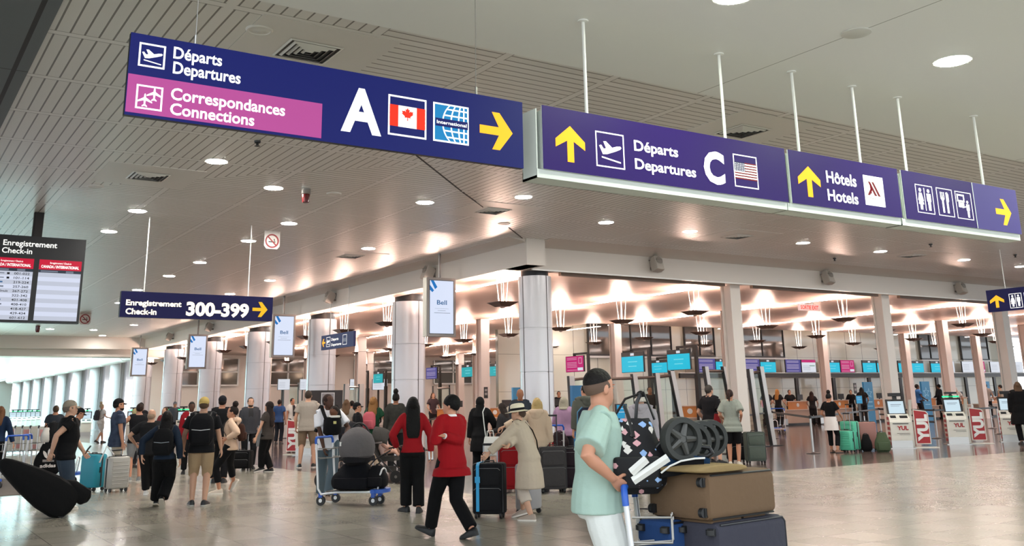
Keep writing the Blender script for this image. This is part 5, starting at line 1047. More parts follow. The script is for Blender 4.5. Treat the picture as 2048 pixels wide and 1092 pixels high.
        if k == 'pony': b.ell(hd((0,-.118,.16)), (.028,.03,.03), 10, 6); b.tube([hd((0,-.13,.165)), hd((0,-.165,.12)), hd((0,-.17,.03)), hd((0,-.155,-.05))], [.024,.032,.028,.008], 10)
        if b.V: s.sc(b).build('hair', m, s.o)
        if beard: q = MB(); q.ell(hd((0,.036,.030)), (.0615,.073,.044), 18, 10, R=s.Rh); s.sc(q).build('beard', hairm(beard), s.o)
        if k == 'cap':
            q = MB(); cap((0,-.010,.148), (.086,.108,.098), radians(10), radians(92), bb=q); sg = -1 if rev else 1
            q.loft([[hd((.072*x*f, sg*(.085+.085*d*(1-x*x*.55))+ (-.01), .155-.018*d-.02*x*x)) for x in (-1,-.6,-.2,.2,.6,1)]+[hd((.072*x*f, sg*(.085+.085*d*(1-x*x*.55))-.01, .148-.018*d-.02*x*x)) for x in (1,.6,.2,-.2,-.6,-1)] for d, f in ((0,1.05),(.5,1.05),(1.0*brim,.9))])
            s.sc(q).build('cap', cloth(cc), s.o)
            h = MB(); cap((0,-.016,.115), (.081,.103,.09), radians(34), radians(108), bb=h); s.sc(h).build('hair', m, s.o)
        if k == 'hat':
            q = MB(); T = lambda p: hd((p[0], p[1]-.01, p[2]))
            prof = [(.175,.135),(.17,.128),(.10,.150),(.098,.165),(.094,.23),(.07,.252),(.03,.258),(.001,.258)]
            R = Matrix.Rotation(radians(-8), 3, 'X')
            q.loft([[T(R @ Vector((r*cos(2*pi*j/28), r*1.15*sin(2*pi*j/28), z))) for j in range(28)] for r, z in prof], 0); q.loft([[T(R @ Vector((r*cos(2*pi*j/28), r*1.15*sin(2*pi*j/28), z))) for j in range(28)] for r, z in ((.101,.152),(.102,.158),(.101,.185),(.098,.187))], 1)
            s.sc(q).build('sun_hat', [mat('hat_straw','#e9dfc6',.8), cloth(band)], s.o)
            h = MB(); cap((0,-.016,.11), (.082,.104,.085), radians(45), radians(95), bb=h); s.sc(h).build('hair', m, s.o)
        if k == 'scarf':
            q = MB(); cap((0,-.016,.125), (.096,.118,.118), radians(32), radians(118), bb=q); q.tube([hd((0,-.03,.06)), hd((0,-.045,-.02)), s.up((0,-.03,1.44)), s.up((0,-.02,1.34))], [.095,.09,.15,.17], 18); s.sc(q).build('headscarf', cloth(c), s.o)
def TEE(c, **k): return dict(kind='tee', c=c, **k)
def LONG(c, kind='jacket', **k): return dict(kind=kind, c=c, sleeve=1.95, **k)
def PANTS(c, **k): return dict(kind='trousers', c=c, **k)
def SHORTS(c, **k): return dict(kind='shorts', c=c, **{**dict(length=.42), **k})
# ================================================================ LUGGAGE AND TROLLEYS
M_WHEEL = mat('wheel_black', '#161617', 0.5); M_HANDLE = mat('handle_aluminium', '#8d8e90', 0.35, 0.8)
def suitcase(lab, x, y, rz, w=.42, d=.26, h=.62, col='#222326', kind='soft', ext=.0, wheel=.06, z=0.0, T=None, group=None, strap=None, handle_col=None, ribs=True, cat='suitcase', rough=.5, big_wheels=False):
    """front faces local -y"""
    t = thing('suitcase', lab, cat, (x,y,z), rz, group)
    if T is not None: t.matrix_world = T
    m = cloth(col) if kind == 'soft' else mat('shell_'+col, col, rough)
    b = MB(); r = .05 if kind == 'soft' else .07; b.slab(w, d, h, r, (0,0,wheel)); 
    if kind == 'hard' and ribs:
        n = 7
        for k in range(n):
            zz = wheel+.09+(h-.18)*k/(n-1)
            for ys in (-1, 1): b.tube([(-w/2+.05, ys*(d/2+.0), zz), (w/2-.05, ys*(d/2+.0), zz)], .009, 6, 0)
    body = b.build('shell', m, t)
    if kind == 'hard':
        b = MB(); b.tube([(-w/2-.002,0,wheel+.03),(-w/2-.002,0,wheel+h-.03)], .016, 6); b.tube([(w/2+.002,0,wheel+.03),(w/2+.002,0,wheel+h-.03)], .016, 6); b.tube([(-w/2+.02,0,wheel+h+.001),(w/2-.02,0,wheel+h+.001)], .016, 6); b.build('zip_band', M_BLACK, t)
        b = MB(); b.box(w/2,w/2+.02,-.05,-.015,wheel+h*.45,wheel+h*.62); b.build('side_handle', M_BLACK, t)
    else:
        b = MB(); b.slab(w*.84, .035, h*.44, .016, (0,-d/2-.012,wheel+h*.08)); b.build('front_pocket', m, t); b = MB(); b.slab(w*.8, .035, h*.34, .016, (0,-d/2-.010,wheel+h*.57)); b.build('front_pocket', m, t)
        b = MB()
        for z0, z1, k in ((.08,.52,.43),(.57,.91,.41)): b.tube([(-w*k,-d/2-.03,wheel+h*z1-.03),(-w*k+.03,-d/2-.031,wheel+h*z1-.006),(w*k-.03,-d/2-.031,wheel+h*z1-.006),(w*k,-d/2-.03,wheel+h*z1-.03)], .004, 6)
        b.build('zip', mat('zip_grey','#6c6c6e',.4), t)
        b = MB(); 
        for ys in (-1,1): b.tube([(-w/2+.012,ys*(d/2-.012),wheel+.03),(-w/2+.012,ys*(d/2-.012),wheel+h-.03),(-w/2+.04,ys*(d/2-.012),wheel+h-.004),(w/2-.04,ys*(d/2-.012),wheel+h-.004),(w/2-.012,ys*(d/2-.012),wheel+h-.03),(w/2-.012,ys*(d/2-.012),wheel+.03)], .007, 6)
        b.build('piping', M_BLACK, t)
    for sx in (-1,1):
        for sy in (-1,1):
            b = MB(); R = wheel*.62 if not big_wheels else wheel*.8; b.tube([(sx*(w/2-.05)-.014,sy*(d/2-.05),R),(sx*(w/2-.05)+.014,sy*(d/2-.05),R)], R, 14); b.box(sx*(w/2-.05)-.02,sx*(w/2-.05)+.02,sy*(d/2-.05)-.025,sy*(d/2-.05)+.025,R,wheel+.02); b.build('wheel', M_WHEEL, t)
    b = MB(); b.tube([(-.07,0,wheel+h-.005),(-.06,0,wheel+h+.028),(.06,0,wheel+h+.028),(.07,0,wheel+h-.005)], .011, 8); b.build('grab_handle', M_BLACK, t)
    if ext:
        b = MB(); hx = w*.22; yb = d/2-.06
        for sx in (-1,1): b.tube([(sx*hx,yb,wheel+h-.02),(sx*hx,yb,wheel+h+ext)], .010, 8, 0)
        b.tube([(-hx-.012,yb,wheel+h+ext),(hx+.012,yb,wheel+h+ext)], .017, 10, 1); b.build('telescopic_handle', [M_HANDLE if not handle_col else mat('handle_'+handle_col, handle_col, .4), M_BLACK], t)
    if strap:
        b = MB(); xs = -w*.3; b.loft([[Vector((xs+q*.022,y_,z_)) for q in (-1,1)]+[Vector((xs+q*.022,y_+e,z_+f)) for q in (1,-1)] for y_, z_, e, f in ((-d/2-.034,wheel+.04,-.004,0),(-d/2-.034,wheel+h*.95,-.004,0),(-d/2+.02,wheel+h+.006,0,.004),(d/2,wheel+h+.006,0,.004))]); b.box(xs-.035,xs+.035,-d/2-.05,-d/2-.034,wheel+h*.62,wheel+h*.74)
        b.build('luggage_strap', mat('strap_'+strap, strap, .5), t)
    return t
def trolley(lab, p, rz, group='airport luggage trolleys', handle='#2158b8', z=0):
    """pushed along local +y; the handle is at the back"""
    t = thing('luggage_trolley', lab, 'trolley', (p[0],p[1],z), rz, group); mh = mat('trolley_blue', handle, .4); mw = mat('trolley_white', '#dedfe0', .35, .2)
    b = MB()
    for sx in (-1,1): b.tube([(sx*.2,.62,.21),(sx*.24,-.1,.2),(sx*.27,-.34,.17),(sx*.27,-.40,.25),(sx*.27,-.46,.95)], .018, 10)
    b.tube([(-.22,.25,.2),(.22,.25,.2)], .015, 8); b.tube([(-.25,-.2,.19),(.25,-.2,.19)], .015, 8)
    b.build('frame', mw, t)
    b = MB(); b.tube([(-.27,-.46,.93),(-.27,-.465,.99),(-.24,-.47,1.03),(.24,-.47,1.03),(.27,-.465,.99),(.27,-.46,.93)], .021, 12); b.build('push_handle', mh, t)
    b = MB()
    for q in range(7): b.tube([(-.2,-.30+.1*q+.0,.205),(.2,-.30+.1*q,.205)], .008, 6)
    b.build('platform', M_STEEL, t)
    b = MB(); b.loft([[Vector((sx*wq,yy,zz)) for sx, zz in ((-1,.19),(1,.19),(1,.245),(-1,.245))] for yy, wq in ((.50,.24),(.58,.26),(.64,.2),(.68,.08))]); b.build('front_bumper', mh, t)
    b = MB(); b.tube([(-.1,.56,.22),(-.1,.60,.46)]+[(-.1*cos(pi*k/8),.60+.01,.46+.09*sin(pi*k/8)) for k in range(1,8)]+[(.1,.60,.46),(.1,.56,.22)], .014, 8); b.build('front_hoop', mw, t)
    b = MB()
    for zz in (.72,.86): b.tube([(-.24,-.43,zz),(-.22,-.2,zz),(.22,-.2,zz),(.24,-.43,zz)], .007, 6)
    for q in range(6): b.tube([(-.2+.08*q,-.2,.72),(-.2+.08*q,-.2,.88)], .005, 6); b.tube([(-.2+.08*q,-.2,.72),(-.2+.08*q,-.43,.70)], .005, 6)
    b.build('wire_basket', M_STEEL, t)
    for x_, y_ in ((-.24,-.36),(.24,-.36),(-.12,.50),(.12,.50)):
        b = MB(); b.tube([(x_-.018,y_,.075),(x_+.018,y_,.075)], .075, 18, 0); b.tube([(x_-.021,y_,.075),(x_+.021,y_,.075)], .03, 12, 1); b.box(x_-.028,x_+.028,y_-.03,y_+.03,.12,.19,2); b.build('wheel', [M_WHEEL, mw, mh], t)
    return t
def soft_bag(lab, name, cat, loc, rz, w, d, h, col, T=None, pocket=True, straps=True, handle=True, group=None, var=0, m=None, tilt=0, bulge=.12):
    t = thing(name, lab, cat, loc, rz, group); m = m or cloth(col, var); R = Rx(tilt)
    if T is not None: t.matrix_world = T
    b = MB(); rings = []
    for k in range(9):
        u = k/8; f = .62+.38*sin(pi*min(1,u*1.15+.12))**.6; z_ = h*u
        rings.append([R @ Vector(q) for q in ellring(Vector((0,0,z_)), w/2*min(1,f)*(1 if 0 < k < 8 else .8), d/2*min(1,f)*(1 if 0 < k < 8 else .7), Vector((1,0,0)), Vector((0,1,0)), 20, 3.2)])
    b.loft(rings); b.build('bag_body', m, t)
    if pocket:
        b = MB(); b.slab(w*.7, d*.3, h*.4, min(.03,d*.1), (0,-d*.47,h*.1), 0, R); b.build('front_pocket', m, t)
    if straps:
        for sx in (-1,1):
            b = MB(); b.tube([R @ Vector(q) for q in ((sx*w*.22,d*.45,h*.93),(sx*w*.26,d*.75,h*.8),(sx*w*.3,d*.8,h*.45),(sx*w*.32,d*.48,h*.1))], .018, 8, 0, True, .4); b.build('shoulder_strap', M_BLACK, t)
    if handle:
        b = MB(); b.tube([R @ Vector(q) for q in ((-.05,d*.2,h*.97),(-.03,d*.2,h*1.05),(.03,d*.2,h*1.05),(.05,d*.2,h*.97))], .010, 8); b.build('grab_handle', M_BLACK, t)
    return t
def worn_pack(P, lab, col, w=.32, d=.17, h=.46, z=1.0, front=False, tilt=0.0, var=0, m=None, pocket=True, name='backpack', group=None, dx=0.0, off=.0, stripe=None):
    """bag carried on the back (or chest) of person P with its straps round the shoulders"""
    s = P.S; sg = 1 if front else -1
    M = Tr(*P.p) @ Rz(P.yaw); base = P.up((dx, sg*(.135+d/2+off), z))*s
    t = thing(name, lab, 'backpack', M @ base, P.yaw+(pi if front else 0), group); m = m or cloth(col, var)
    lean = Matrix.Rotation(P.Rl.to_euler().x, 4, 'X'); R = lean if not front else Matrix.Rotation(-P.Rl.to_euler().x, 4, 'X')
    b = MB(); rings = []
    for k in range(10):
        u = k/9; f = (.72,.9,1,1,1,.99,.97,.92,.8,.45)[k]; rings.append([R @ (Vector(q)*s) for q in ellring(Vector((0,.02*(u-.5),h*u)), w/2*f, d/2*f, Vector((1,0,0)), Vector((0,1,0)), 20, 3.2)])
    b.loft(rings); b.build('bag_body', m, t)
    if pocket: b = MB(); b.slab(w*.72*s, .06*s, h*.42*s, .025*s, (0,-d/2*s*.98,h*.08*s), 0, R); b.build('front_pocket', m, t)
    if stripe: b = MB(); b.tube([R @ (Vector(q)*s) for q in ((-w*.36,-d/2-.04,h*.5),(0,-d/2-.052,h*.47),(w*.36,-d/2-.04,h*.5))], .005, 6); b.build('piping', mat('piping_'+stripe, stripe, .5), t)
    inv = (Tr(*(M @ base)) @ Rz(t.rotation_euler.z)).inverted() @ M
    for sx in (-1,1):
        pts = [P.up((dx+sx*.10, sg*(.13), z+h*.86)), P.up((sx*.125, sg*.07, 1.485)), P.up((sx*.13, -sg*.055, 1.475)), P.up((sx*.135, -sg*.128, 1.38)), P.up((sx*.145, -sg*.135, 1.28)), P.up((sx*.165, -sg*.06, 1.15)), P.up((dx+sx*.13, sg*.12, z+h*.12))]
        b = MB(); b.tube([inv @ (q*s) for q in pts], .022*s, 8, 0, True, .35); b.build('shoulder_strap', M_BLACK, t)
    return t
def phone(P, hand, lab, off=(0,.06,.02), lit=True):
    q = P.arms[hand][2]+Vector(off); M = Tr(*P.p) @ Rz(P.yaw)
    t = thing('phone', lab, 'phone', M @ (q*P.S), P.yaw); T = Rx(radians(-35)); b = MB(); b.slab(.075,.012,.15,.006,(0,0,-.075),0,T); b.build('case', M_BLACK, t)
    if lit: b = MB(); b.box(-.034,.034,-.0075,-.0062,-.068,.068,0,T); b.build('display', glow('phone_glow','#dfe6ea',.7), t, smooth=0)

# ================================================================ THE CROWD
# --- left group
P1 = Person('man in a black t-shirt, grey cap and jeans pulling a large black bag', 118, 1026, 78, head=(162,795), skin_='f', build=1.25, hy=0.12, lean=.06, LF=('px',150,1012,.0,.1), RF=('px',92,1028,.25,.0),
  RH=('px',103,905,.22), LH=('px',170,908,-.12), RE=(.3,-1,-.3), LE=(-.4,-1,-.6), top=TEE('#0c0c0e', sleeve=.5, infl=.022), bottom=PANTS('#3c4754', var=.25, vs=5, fit=1.3), shoes='#b9b4a8', sole='#d8d4ca', hair=dict(k='cap', c='#6b5f55', cc='#8b8172'), vox=.012)
phone(P1, 0, 'phone in the front hand of the man pulling the black bag', lit=False)
a, c = pz(158,1026), pz(112,1010)                      # the big black rolling bag, tilted
foot = pz(118,1034); ang = P1.yaw
t = thing('rolling_bag', 'large black rolling bag tilted behind the man in the black t-shirt', 'bag', (foot.x, foot.y, 0), P1.yaw-pi/2)
tip = (Rz(-(P1.yaw-pi/2)) @ (pX(30,912,pz(40,1000).x*0+foot.x-1.0)-foot)) if False else Vector((.97,0,.66))
M_BAGB = cloth('#0a0a0b')
def skewring(c, ax, rx, ry): 
    z_ = ax.cross(Vector((0,1,0))).normalized(); return ellring(c, rx, ry, z_, Vector((0,1,0)), 24, 4.5)
ax = tip.normalized(); b = MB()
b.loft([skewring(Vector((-.05,0,.20))+ax*s_, ax, r_, q_) for s_, r_, q_ in ((-.14,.08,.10),(-.09,.20,.17),(.05,.26,.20),(.3,.26,.21),(.6,.21,.20),(.85,.15,.18),(1.0,.11,.15),(1.09,.07,.1),(1.12,.02,.03))]); b.build('bag_body', M_BAGB, t)
b = MB(); b.loft([skewring(Vector((-.27,0,.3))+ax*s_, ax, r_, q_) for s_, r_, q_ in ((-.14,.05,.08),(-.08,.12,.15),(.2,.12,.16),(.3,.06,.1))]); b.build('front_pocket', M_BAGB, t)
for sy in (-1,1): b = MB(); b.tube([(.0,.13*sy-.02,.06),(.0,.13*sy+.02,.06)], .06, 16); b.build('wheel', M_WHEEL, t)
b = MB(); b.tube([(-.72,-.06,.85),(-.62,-.1,.98),(-.52,-.06,.74)], .012, 8); b.build('grab_handle', mat('grip_pale','#cfc8c4',.5), t)
P2 = Person('person in a denim jacket with a beige collar cut by the left edge', -14, 965, 20, h=1.62, skin_='f', fem=True, RH=('px',30,903,.1), RE=(.6,-.6,-.3), top=LONG('#1b2c45', var=.5, vs=6, hem=.92, infl=.022, collar='#d9cbb8'), bottom=PANTS('#101012', fit=.8), hair=dict(k='long', c='#6b4a30', L=.22), vox=.013)
p = pz(-8,975); trolley('luggage trolley cut by the left edge beside the person in the denim jacket', p, P2.yaw+radians(60))
P3 = Person('person in a black cap bending over a trolley behind the bag puller', 122, 966, 95, h=1.6, skin_='t', lean=.45, hp=.3, RH=('px',100,880,.1), LH=('px',108,880,-.2), top=LONG('#101012'), bottom=PANTS('#1b1b1e'), hair=dict(k='cap', c='#1c1512', cc='#0e0e10'))
p = pz(92,970); trolley('luggage trolley with the black trefoil bag behind the man in the black t-shirt', p, P3.yaw-radians(10))
q = pX(88,930,p.x)
t = soft_bag('black sports bag with a white trefoil emblem on the trolley at the left', 'sports_bag', 'bag', (p.x-.02,p.y-.12,.22), face_cam(p), .56, .30, .62, '#0c0c0d', pocket=False, straps=False)
TRE = [[(0,-.5),(.16,.1),(.13,.42),(0,.62),(-.13,.42),(-.16,.1)],[(0,-.5),(-.28,.18),(-.48,.36),(-.68,.42),(-.66,.16),(-.45,-.2)],[(0,-.5),(.28,.18),(.48,.36),(.68,.42),(.66,.16),(.45,-.2)]]
M_EMB = mat('emblem_white','#d8cfc8',.6); b = MB()
for q in TRE: b.prism([(x_*.17,.40+z_*.2) for x_, z_ in q], -.168, -.160)
for k in range(3): b.prism([(-.11,.305-.018*k),(.11,.305-.018*k),(.11,.298-.018*k),(-.11,.298-.018*k)], -.170, -.168)
b.build('trefoil_emblem', M_EMB, t, smooth=0); vs, fs = text_mesh('adidas', .03); xm = max(v.x for v in vs); b = MB(); b.add([((v.x/xm-.5)*.3, -.168, .15+v.y*.1) for v in vs], fs); b.build('lettering', M_EMB, t, smooth=0)
soft_bag('black rucksack with a pale hood on top of the trefoil bag', 'rucksack', 'bag', (p.x+.05,p.y-.05,.85), face_cam(p,25), .4, .28, .42, '#101012', pocket=False)
soft_bag('pale grey travel pillow on the pile behind the man with the black bag', 'travel_pillow', 'pillow', (p.x-.12,p.y-.14,.87), face_cam(p,15), .2, .15, .3, '#c9c5bd', pocket=False, straps=False, handle=False)
P4 = Person('bearded man in a black cap and blue patterned t-shirt holding a silver suitcase', 226, 972, 82, head=(240,793), skin_='t', build=1.05, hy=-.1, LF=('px',238,974), RF=('px',220,970), RH=('px',247,905,.25), RE=(.3,-1,0), LH=('px',236,900,-.25), top=TEE('#3a4356', var=.7, vs=9, sleeve=.6, hem=.80, infl=.026), bottom=SHORTS('#b7aa98', length=.45), shoes='#2a2a2c', hair=dict(k='cap', c='#15100d', cc='#0c0c0e', beard='#1a120d'), vox=.013)
p = pz(185,982); suitcase('teal hard suitcase with a black zip band standing left of the silver one', p.x, p.y+.1, face_cam(p,-48), .44, .30, .62, '#17889d', 'hard', ribs=False)
p = pz(232,984); suitcase('silver ribbed hard suitcase held by the man in the patterned t-shirt', p.x, p.y+.05, face_cam(p,28), .42, .26, .58, '#a5a39d', 'hard', ext=.12, rough=.3)
P5 = Person('person in a white t-shirt and grey rucksack far back left of the patterned shirt', 198, 886, 60, head=(206,808), skin_='f', fem=True, LF=(-.1,.2,.085), RF=(.1,-.2,.12,.4), RH=(.2,.3,1.1), top=TEE('#d9d8d4'), bottom=SHORTS('#c9c6c0', length=.47), shoes='#2c2c2e', hair=dict(k='bun', c='#b9a98c'), vox=.022, lod=True)
worn_pack(P5, 'dark grey rucksack on the person in the white t-shirt', '#37383c')
P6 = Person('tattooed man in a black tank top with folded arms, behind the bald man', 268, 962, -8, head=(287,808), skin_='o', build=1.12, RH=(.1,.34,1.08), LH=(-.38,.22,1.02), LE=(-1,-.6,0), RE=(1,-.3,0), top=dict(kind='tank', c='#17171a', sleeve=0), bottom=SHORTS('#8d8f92', length=.46), shoes='#8b8b8a', sole='#c8c6c2', hair=dict(k='short', c='#2a1c14'), vox=.016)
P7 = Person('bald man in a black t-shirt and white shoes seen from behind', 292, 992, 12, head=(312,814), skin_='f', build=1.15, LF=('px',297,987,0), RF=('px',318,975,.5), LH=(-.33,.2,1.0), RH=(.34,.16,.95), LE=(-1,-.7,0), top=TEE('#1a1a1c', sleeve=.65, infl=.024), bottom=PANTS('#141416', fit=1.2), shoes='#d9d7d2', sole='#f0efeb', hair=dict(k='fringe', c='#8f7763'), vox=.014)
P8 = Person('woman with long dark hair, denim sleeves and wide black trousers walking away', 322, 1018, 12, head=(338,818), skin_='f', fem=True, LF=('px',305,990,.2), RF=('px',323,1018,.75,0), LH=('px',284,912,.0), RH=(.27,.0,.84), LE=(-1,-.3,0), top=LONG('#1c2736', var=.2, vs=9, hem=.9, infl=.02), bottom=PANTS('#0b0b0d', fit=2.2, length=.93), shoes='#0e0e10', sole='#c9c0b0', hair=dict(k='long', c='#120e0d', L=.34, vol=1.08), vox=.012)
worn_pack(P8, 'black rucksack with a grey trim on the woman with long dark hair', '#0d0d0f', .36, .17, .46, .98, stripe='#8d939c')
P9 = Person('attendant in a red blazer and white shirt with a name tag, facing the viewer', 375, 947, 178, head=(375,805), skin_='d', hp=.25, top=LONG('#86141f', kind='blazer', hem=.82, front='#e8e6e6', collar='#e8e6e6'), bottom=PANTS('#0e0e10'), hair=dict(k='short', c='#0b0908'), vox=.015)
M = Tr(*P9.p) @ Rz(P9.yaw); q = M @ (Vector((.11,.150,1.32))*P9.S); b = MB(); b.box(-.045,.045,-.006,.006,-.02,.02); o = b.build('name_tag', M_WPAINT, loc=q, smooth=0); o.rotation_euler.z = P9.yaw; tag(o, 'white name tag pinned on the red-blazered attendant facing the viewer', 'badge')
P10 = Person('man in a yellow cap and beige shorts with a black rucksack, seen from behind', 396, 1012, 4, head=(410,796), skin_='f', build=1.08, LF=('px',383,1012,0,-.25), RF=('px',408,1012,0,.3), LH=(-.3,.1,.9), RH=(.31,.12,.88), top=TEE('#141417', sleeve=.7, infl=.024), bottom=SHORTS('#a18a6d', length=.45, fit=1.3), shoes='#17181b', sole='#b9b4aa', hair=dict(k='cap', c='#5b4636', cc='#b29a5c', rev=True, brim=.4), vox=.011)
worn_pack(P10, 'large black rucksack with a pale trim on the man in the yellow cap', '#0d0d10', .40, .24, .50, .97, stripe='#c9c9cc')
P11 = Person('man in a dark cap and black jacket behind the yellow cap', 436, 966, 5, head=(434,793), skin_='t', build=1.05, RH=(.3,.05,.84), top=LONG('#0f0f12', infl=.026), bottom=PANTS('#101013'), hair=dict(k='cap', c='#17110e', cc='#17181f'), vox=.015)
P12 = Person('woman in a beige hoodie with a ponytail striding to the left', 455, 987, -82, head=(463,808), skin_='t', fem=True, LF=('px',438,988,.0,0), RF=('px',484,973,1.0,0), LH=('px',452,878,.22), RH=(.16,.12,.95), top=dict(kind='hoodie', c='#d6b79e', sleeve=1.9, hem=.88, infl=.022, hood=True), bottom=PANTS('#0e0e11', length=.84, fit=.5), shoes='#cdbfae', sole='#ece4d8', hair=dict(k='bun', c='#1d1410'), vox=.012)
worn_pack(P12, 'small dark brown rucksack on the woman in the beige hoodie', '#3b241c', .26, .15, .34, 1.05)
P13 = Person('bearded man in a grey jacket and black vest facing the viewer', 495, 938, 172, head=(494,796), skin_='f', build=1.1, LH=('px',512,895,.1), top=LONG('#3a3b40', infl=.022, front='#111114'), bottom=PANTS('#121215'), hair=dict(k='short', c='#3a2d24', beard='#4a382c'), vox=.014)
p = pz(489,941); suitcase('black rolling suitcase between the bearded man and the woman with the grey jacket', p.x-.1, p.y-.05, face_cam(p,-20), .50, .30, .42, '#0f0f11', 'soft', ext=.38)
P14 = Person('woman with long dark hair carrying a grey jacket over her arm', 531, 946, -62, head=(530,800), skin_='f', fem=True, LF=('px',510,940,.2), RF=('px',541,944,0), RH=(.22,.24,1.05), LH=('px',505,893,.15), top=TEE('#3a3532', sleeve=.5), bottom=PANTS('#0d0d10', length=.9, fit=1.3), shoes='#1b1b1d', sole='#cfcac2', hair=dict(k='long', c='#1b1210', L=.36, vol=1.06), vox=.013)
M = Tr(*P14.p) @ Rz(P14.yaw); q = P14.arms[1][2]; t = thing('folded_jacket', 'grey jacket hanging over the forearm of the woman with long dark hair', 'jacket', M @ (q*P14.S), P14.yaw); b = MB(); b.loft([[Vector((x_,y_,z_)) for x_, y_ in ((-.14,-.06),(.0,-.09),(.14,-.06),(.15,.06),(0,.08),(-.14,.06))] for z_ in (.06,.0)]+[[Vector((x_*1.1+.02*sin(9*x_),y_*1.1,z_)) for x_, y_ in ((-.14,-.06),(.0,-.09),(.14,-.06),(.15,.06),(0,.08),(-.14,.06))] for z_ in (-.2,-.42)]); b.build('cloth_body', cloth('#77797c'), t)
for lab, fx, fy, hx, hy_, sk_, tp, bt, hr, fc in (
 ('man in a grey cap facing the viewer far behind the attendant', 345,884,346,804,'t','#4d5560','#222226',dict(k='cap',c='#1a1512',cc='#6d747c'),180),
 ('woman with brown hair half hidden by the long-haired woman', 322,930,324,815,'f','#7a2f33','#1a1a1d',dict(k='long',c='#4a3222',L=.2),-150),
 ('woman with blonde hair behind the tattooed man', 264,935,264,818,'f','#b9b7ae','#232327',dict(k='long',c='#b0a276',L=.3),70),
 ('person with dark hair standing behind the tattooed man', 274,918,271,806,'t','#1d1d21','#17171a',dict(k='short',c='#15110f'),0),
 ('man in blue far back left of the man in khaki shorts', 556,888,556,800,'b','#2c4a78','#20242c',dict(k='short',c='#15110f'),20),
 ('man in a white shirt and black vest far back by the third round column', 582,890,583,797,'t','#d8d6d0','#17171a',dict(k='short',c='#1c1512'),150),
 ('person with brown hair just right of the man carrying the baby', 690,930,691,800,'f','#8d857c','#2a2a2d',dict(k='long',c='#5d4632',L=.18),10),
 ('person with dark hair far back by the steel column', 702,905,702,802,'t','#3a3a40','#1d1d20',dict(k='short',c='#17120f'),10),
 ('man in a dark rucksack far left behind the trolley pile', 100,940,100,812,'t','#30353c','#25282e',dict(k='short',c='#4b3a2c'),0)):
    Person(lab, fx, fy, fc, head=(hx,hy_), skin_=sk_, top=TEE(tp) if 'vest' not in lab else dict(kind='tee', c=tp, front='#111114'), bottom=PANTS(bt), hair=hr, vox=.022, lod=fc in (0,10,20), fem='wom' in lab)
# --- centre group
P16 = Person('tall man in a grey t-shirt and khaki shorts seen from behind', 612, 936, 8, head=(622,782), skin_='f', build=1.1, LF=('px',599,936,0,-.3), RF=('px',627,935,0,.3), LH=(-.28,.1,.9), RH=(.24,.3,1.12), top=TEE('#9c9389', sleeve=.65, infl=.024, hem=.82), bottom=SHORTS('#8a7762', length=.46, fit=1.3), shoes='#141417', sole='#cfcac2', hair=dict(k='short', c='#3a3028'), vox=.013)
P17 = Person('man in a white t-shirt carrying a baby in a black carrier behind a trolley', 652, 1000, 160, head=(667,783), skin_='d', hy=-.35, LF=('px',655,1003), RF=('px',640,996), RH=('px',648,900,.18), LH=('px',690,872,.25), RE=(.7,-.6,0), LE=(-.8,-.5,0), top=TEE('#e4e4ea', sleeve=.75, infl=.024), bottom=PANTS('#56656e', fit=1.1), shoes='#a08a78', sole='#e0dcd4', hair=dict(k='short', c='#2a1711'), vox=.011)
M = Tr(*P17.p) @ Rz(P17.yaw); s_ = P17.S
t = thing('baby_carrier', 'black baby carrier strapped on the man in the white t-shirt', 'carrier', M @ Vector((0,0,0)), P17.yaw)
b = MB(); b.loft([ellring(Vector((0,.19+o_,z_))*s_, r_*s_, q_*s_, Vector((1,0,0)), Vector((0,1,0)), 18, 2.6) for z_, r_, q_, o_ in ((1.02,.10,.06,-.02),(1.06,.15,.10,0),(1.16,.15,.11,.01),(1.27,.14,.10,0),(1.31,.12,.08,0))]); b.build('pouch', cloth('#0c0c0e'), t)
for sx in (-1,1): b = MB(); b.tube([q*s_ for q in (Vector((sx*.12,.2,1.29)),Vector((sx*.135,.11,1.40)),Vector((sx*.13,.0,1.492)),Vector((sx*.12,-.10,1.44)),Vector((sx*.1,-.15,1.25)),Vector((sx*.2,-.03,1.08)))], .034*s_, 8, 0, True, .4); b.build('shoulder_strap', cloth('#0c0c0e'), t)
b = MB(); b.box(-.03*s_,.02*s_,.292*s_,.302*s_,1.2*s_,1.245*s_); b.build('label_patch', mat('patch_yellow','#c9c27a',.6), t, smooth=0)
b = MB(); q = Vector((-.02,.2,1.40))*s_; b.ell(q, (.075,.082,.085), 16, 10); b.ell(q+Vector((.05,.05,-.01)), (.02,.02,.016), 8, 6); b.tube([q+Vector((0,0,-.08)), q+Vector((0,0,-.2))], .07, 12); h_ = fuse('person', b, [skin('#6b4430')], None, .012, 2); h_.location = P17.p; h_.rotation_euler.z = P17.yaw; tag(h_, 'baby with dark hair asleep in the black carrier', 'person')
b = MB(); b.ell(q+Vector((-.008,-.005,.012)), (.079,.085,.083), 14, 8); b.build('hair', hairm('#1c120d'), h_)
b = MB(); b.tube([q+Vector((.085*cos(a_),.02+.085*sin(a_),-.085)) for a_ in [2*pi*k/16 for k in range(17)]], .018, 8); b.build('collar', cloth('#e0dcd4'), h_)
TR17 = pz(703,1010); tr = trolley('luggage trolley with a blue handle pushed by the man carrying the baby', (TR17.x, TR17.y+.12), face_cam(TR17,-118))
Mt = Tr(TR17.x, TR17.y+.12, 0) @ Rz(face_cam(TR17,-118))
def on(Mt, x_, y_, z_): return Mt @ Vector((x_, y_, z_))
q = on(Mt, 0, .12, .215); soft_bag('black duffel bag lying on the trolley below the grey car seat', 'duffel_bag', 'bag', q, face_cam(TR17,-20), .78, .46, .40, '#0b0c12', pocket=True, straps=False)
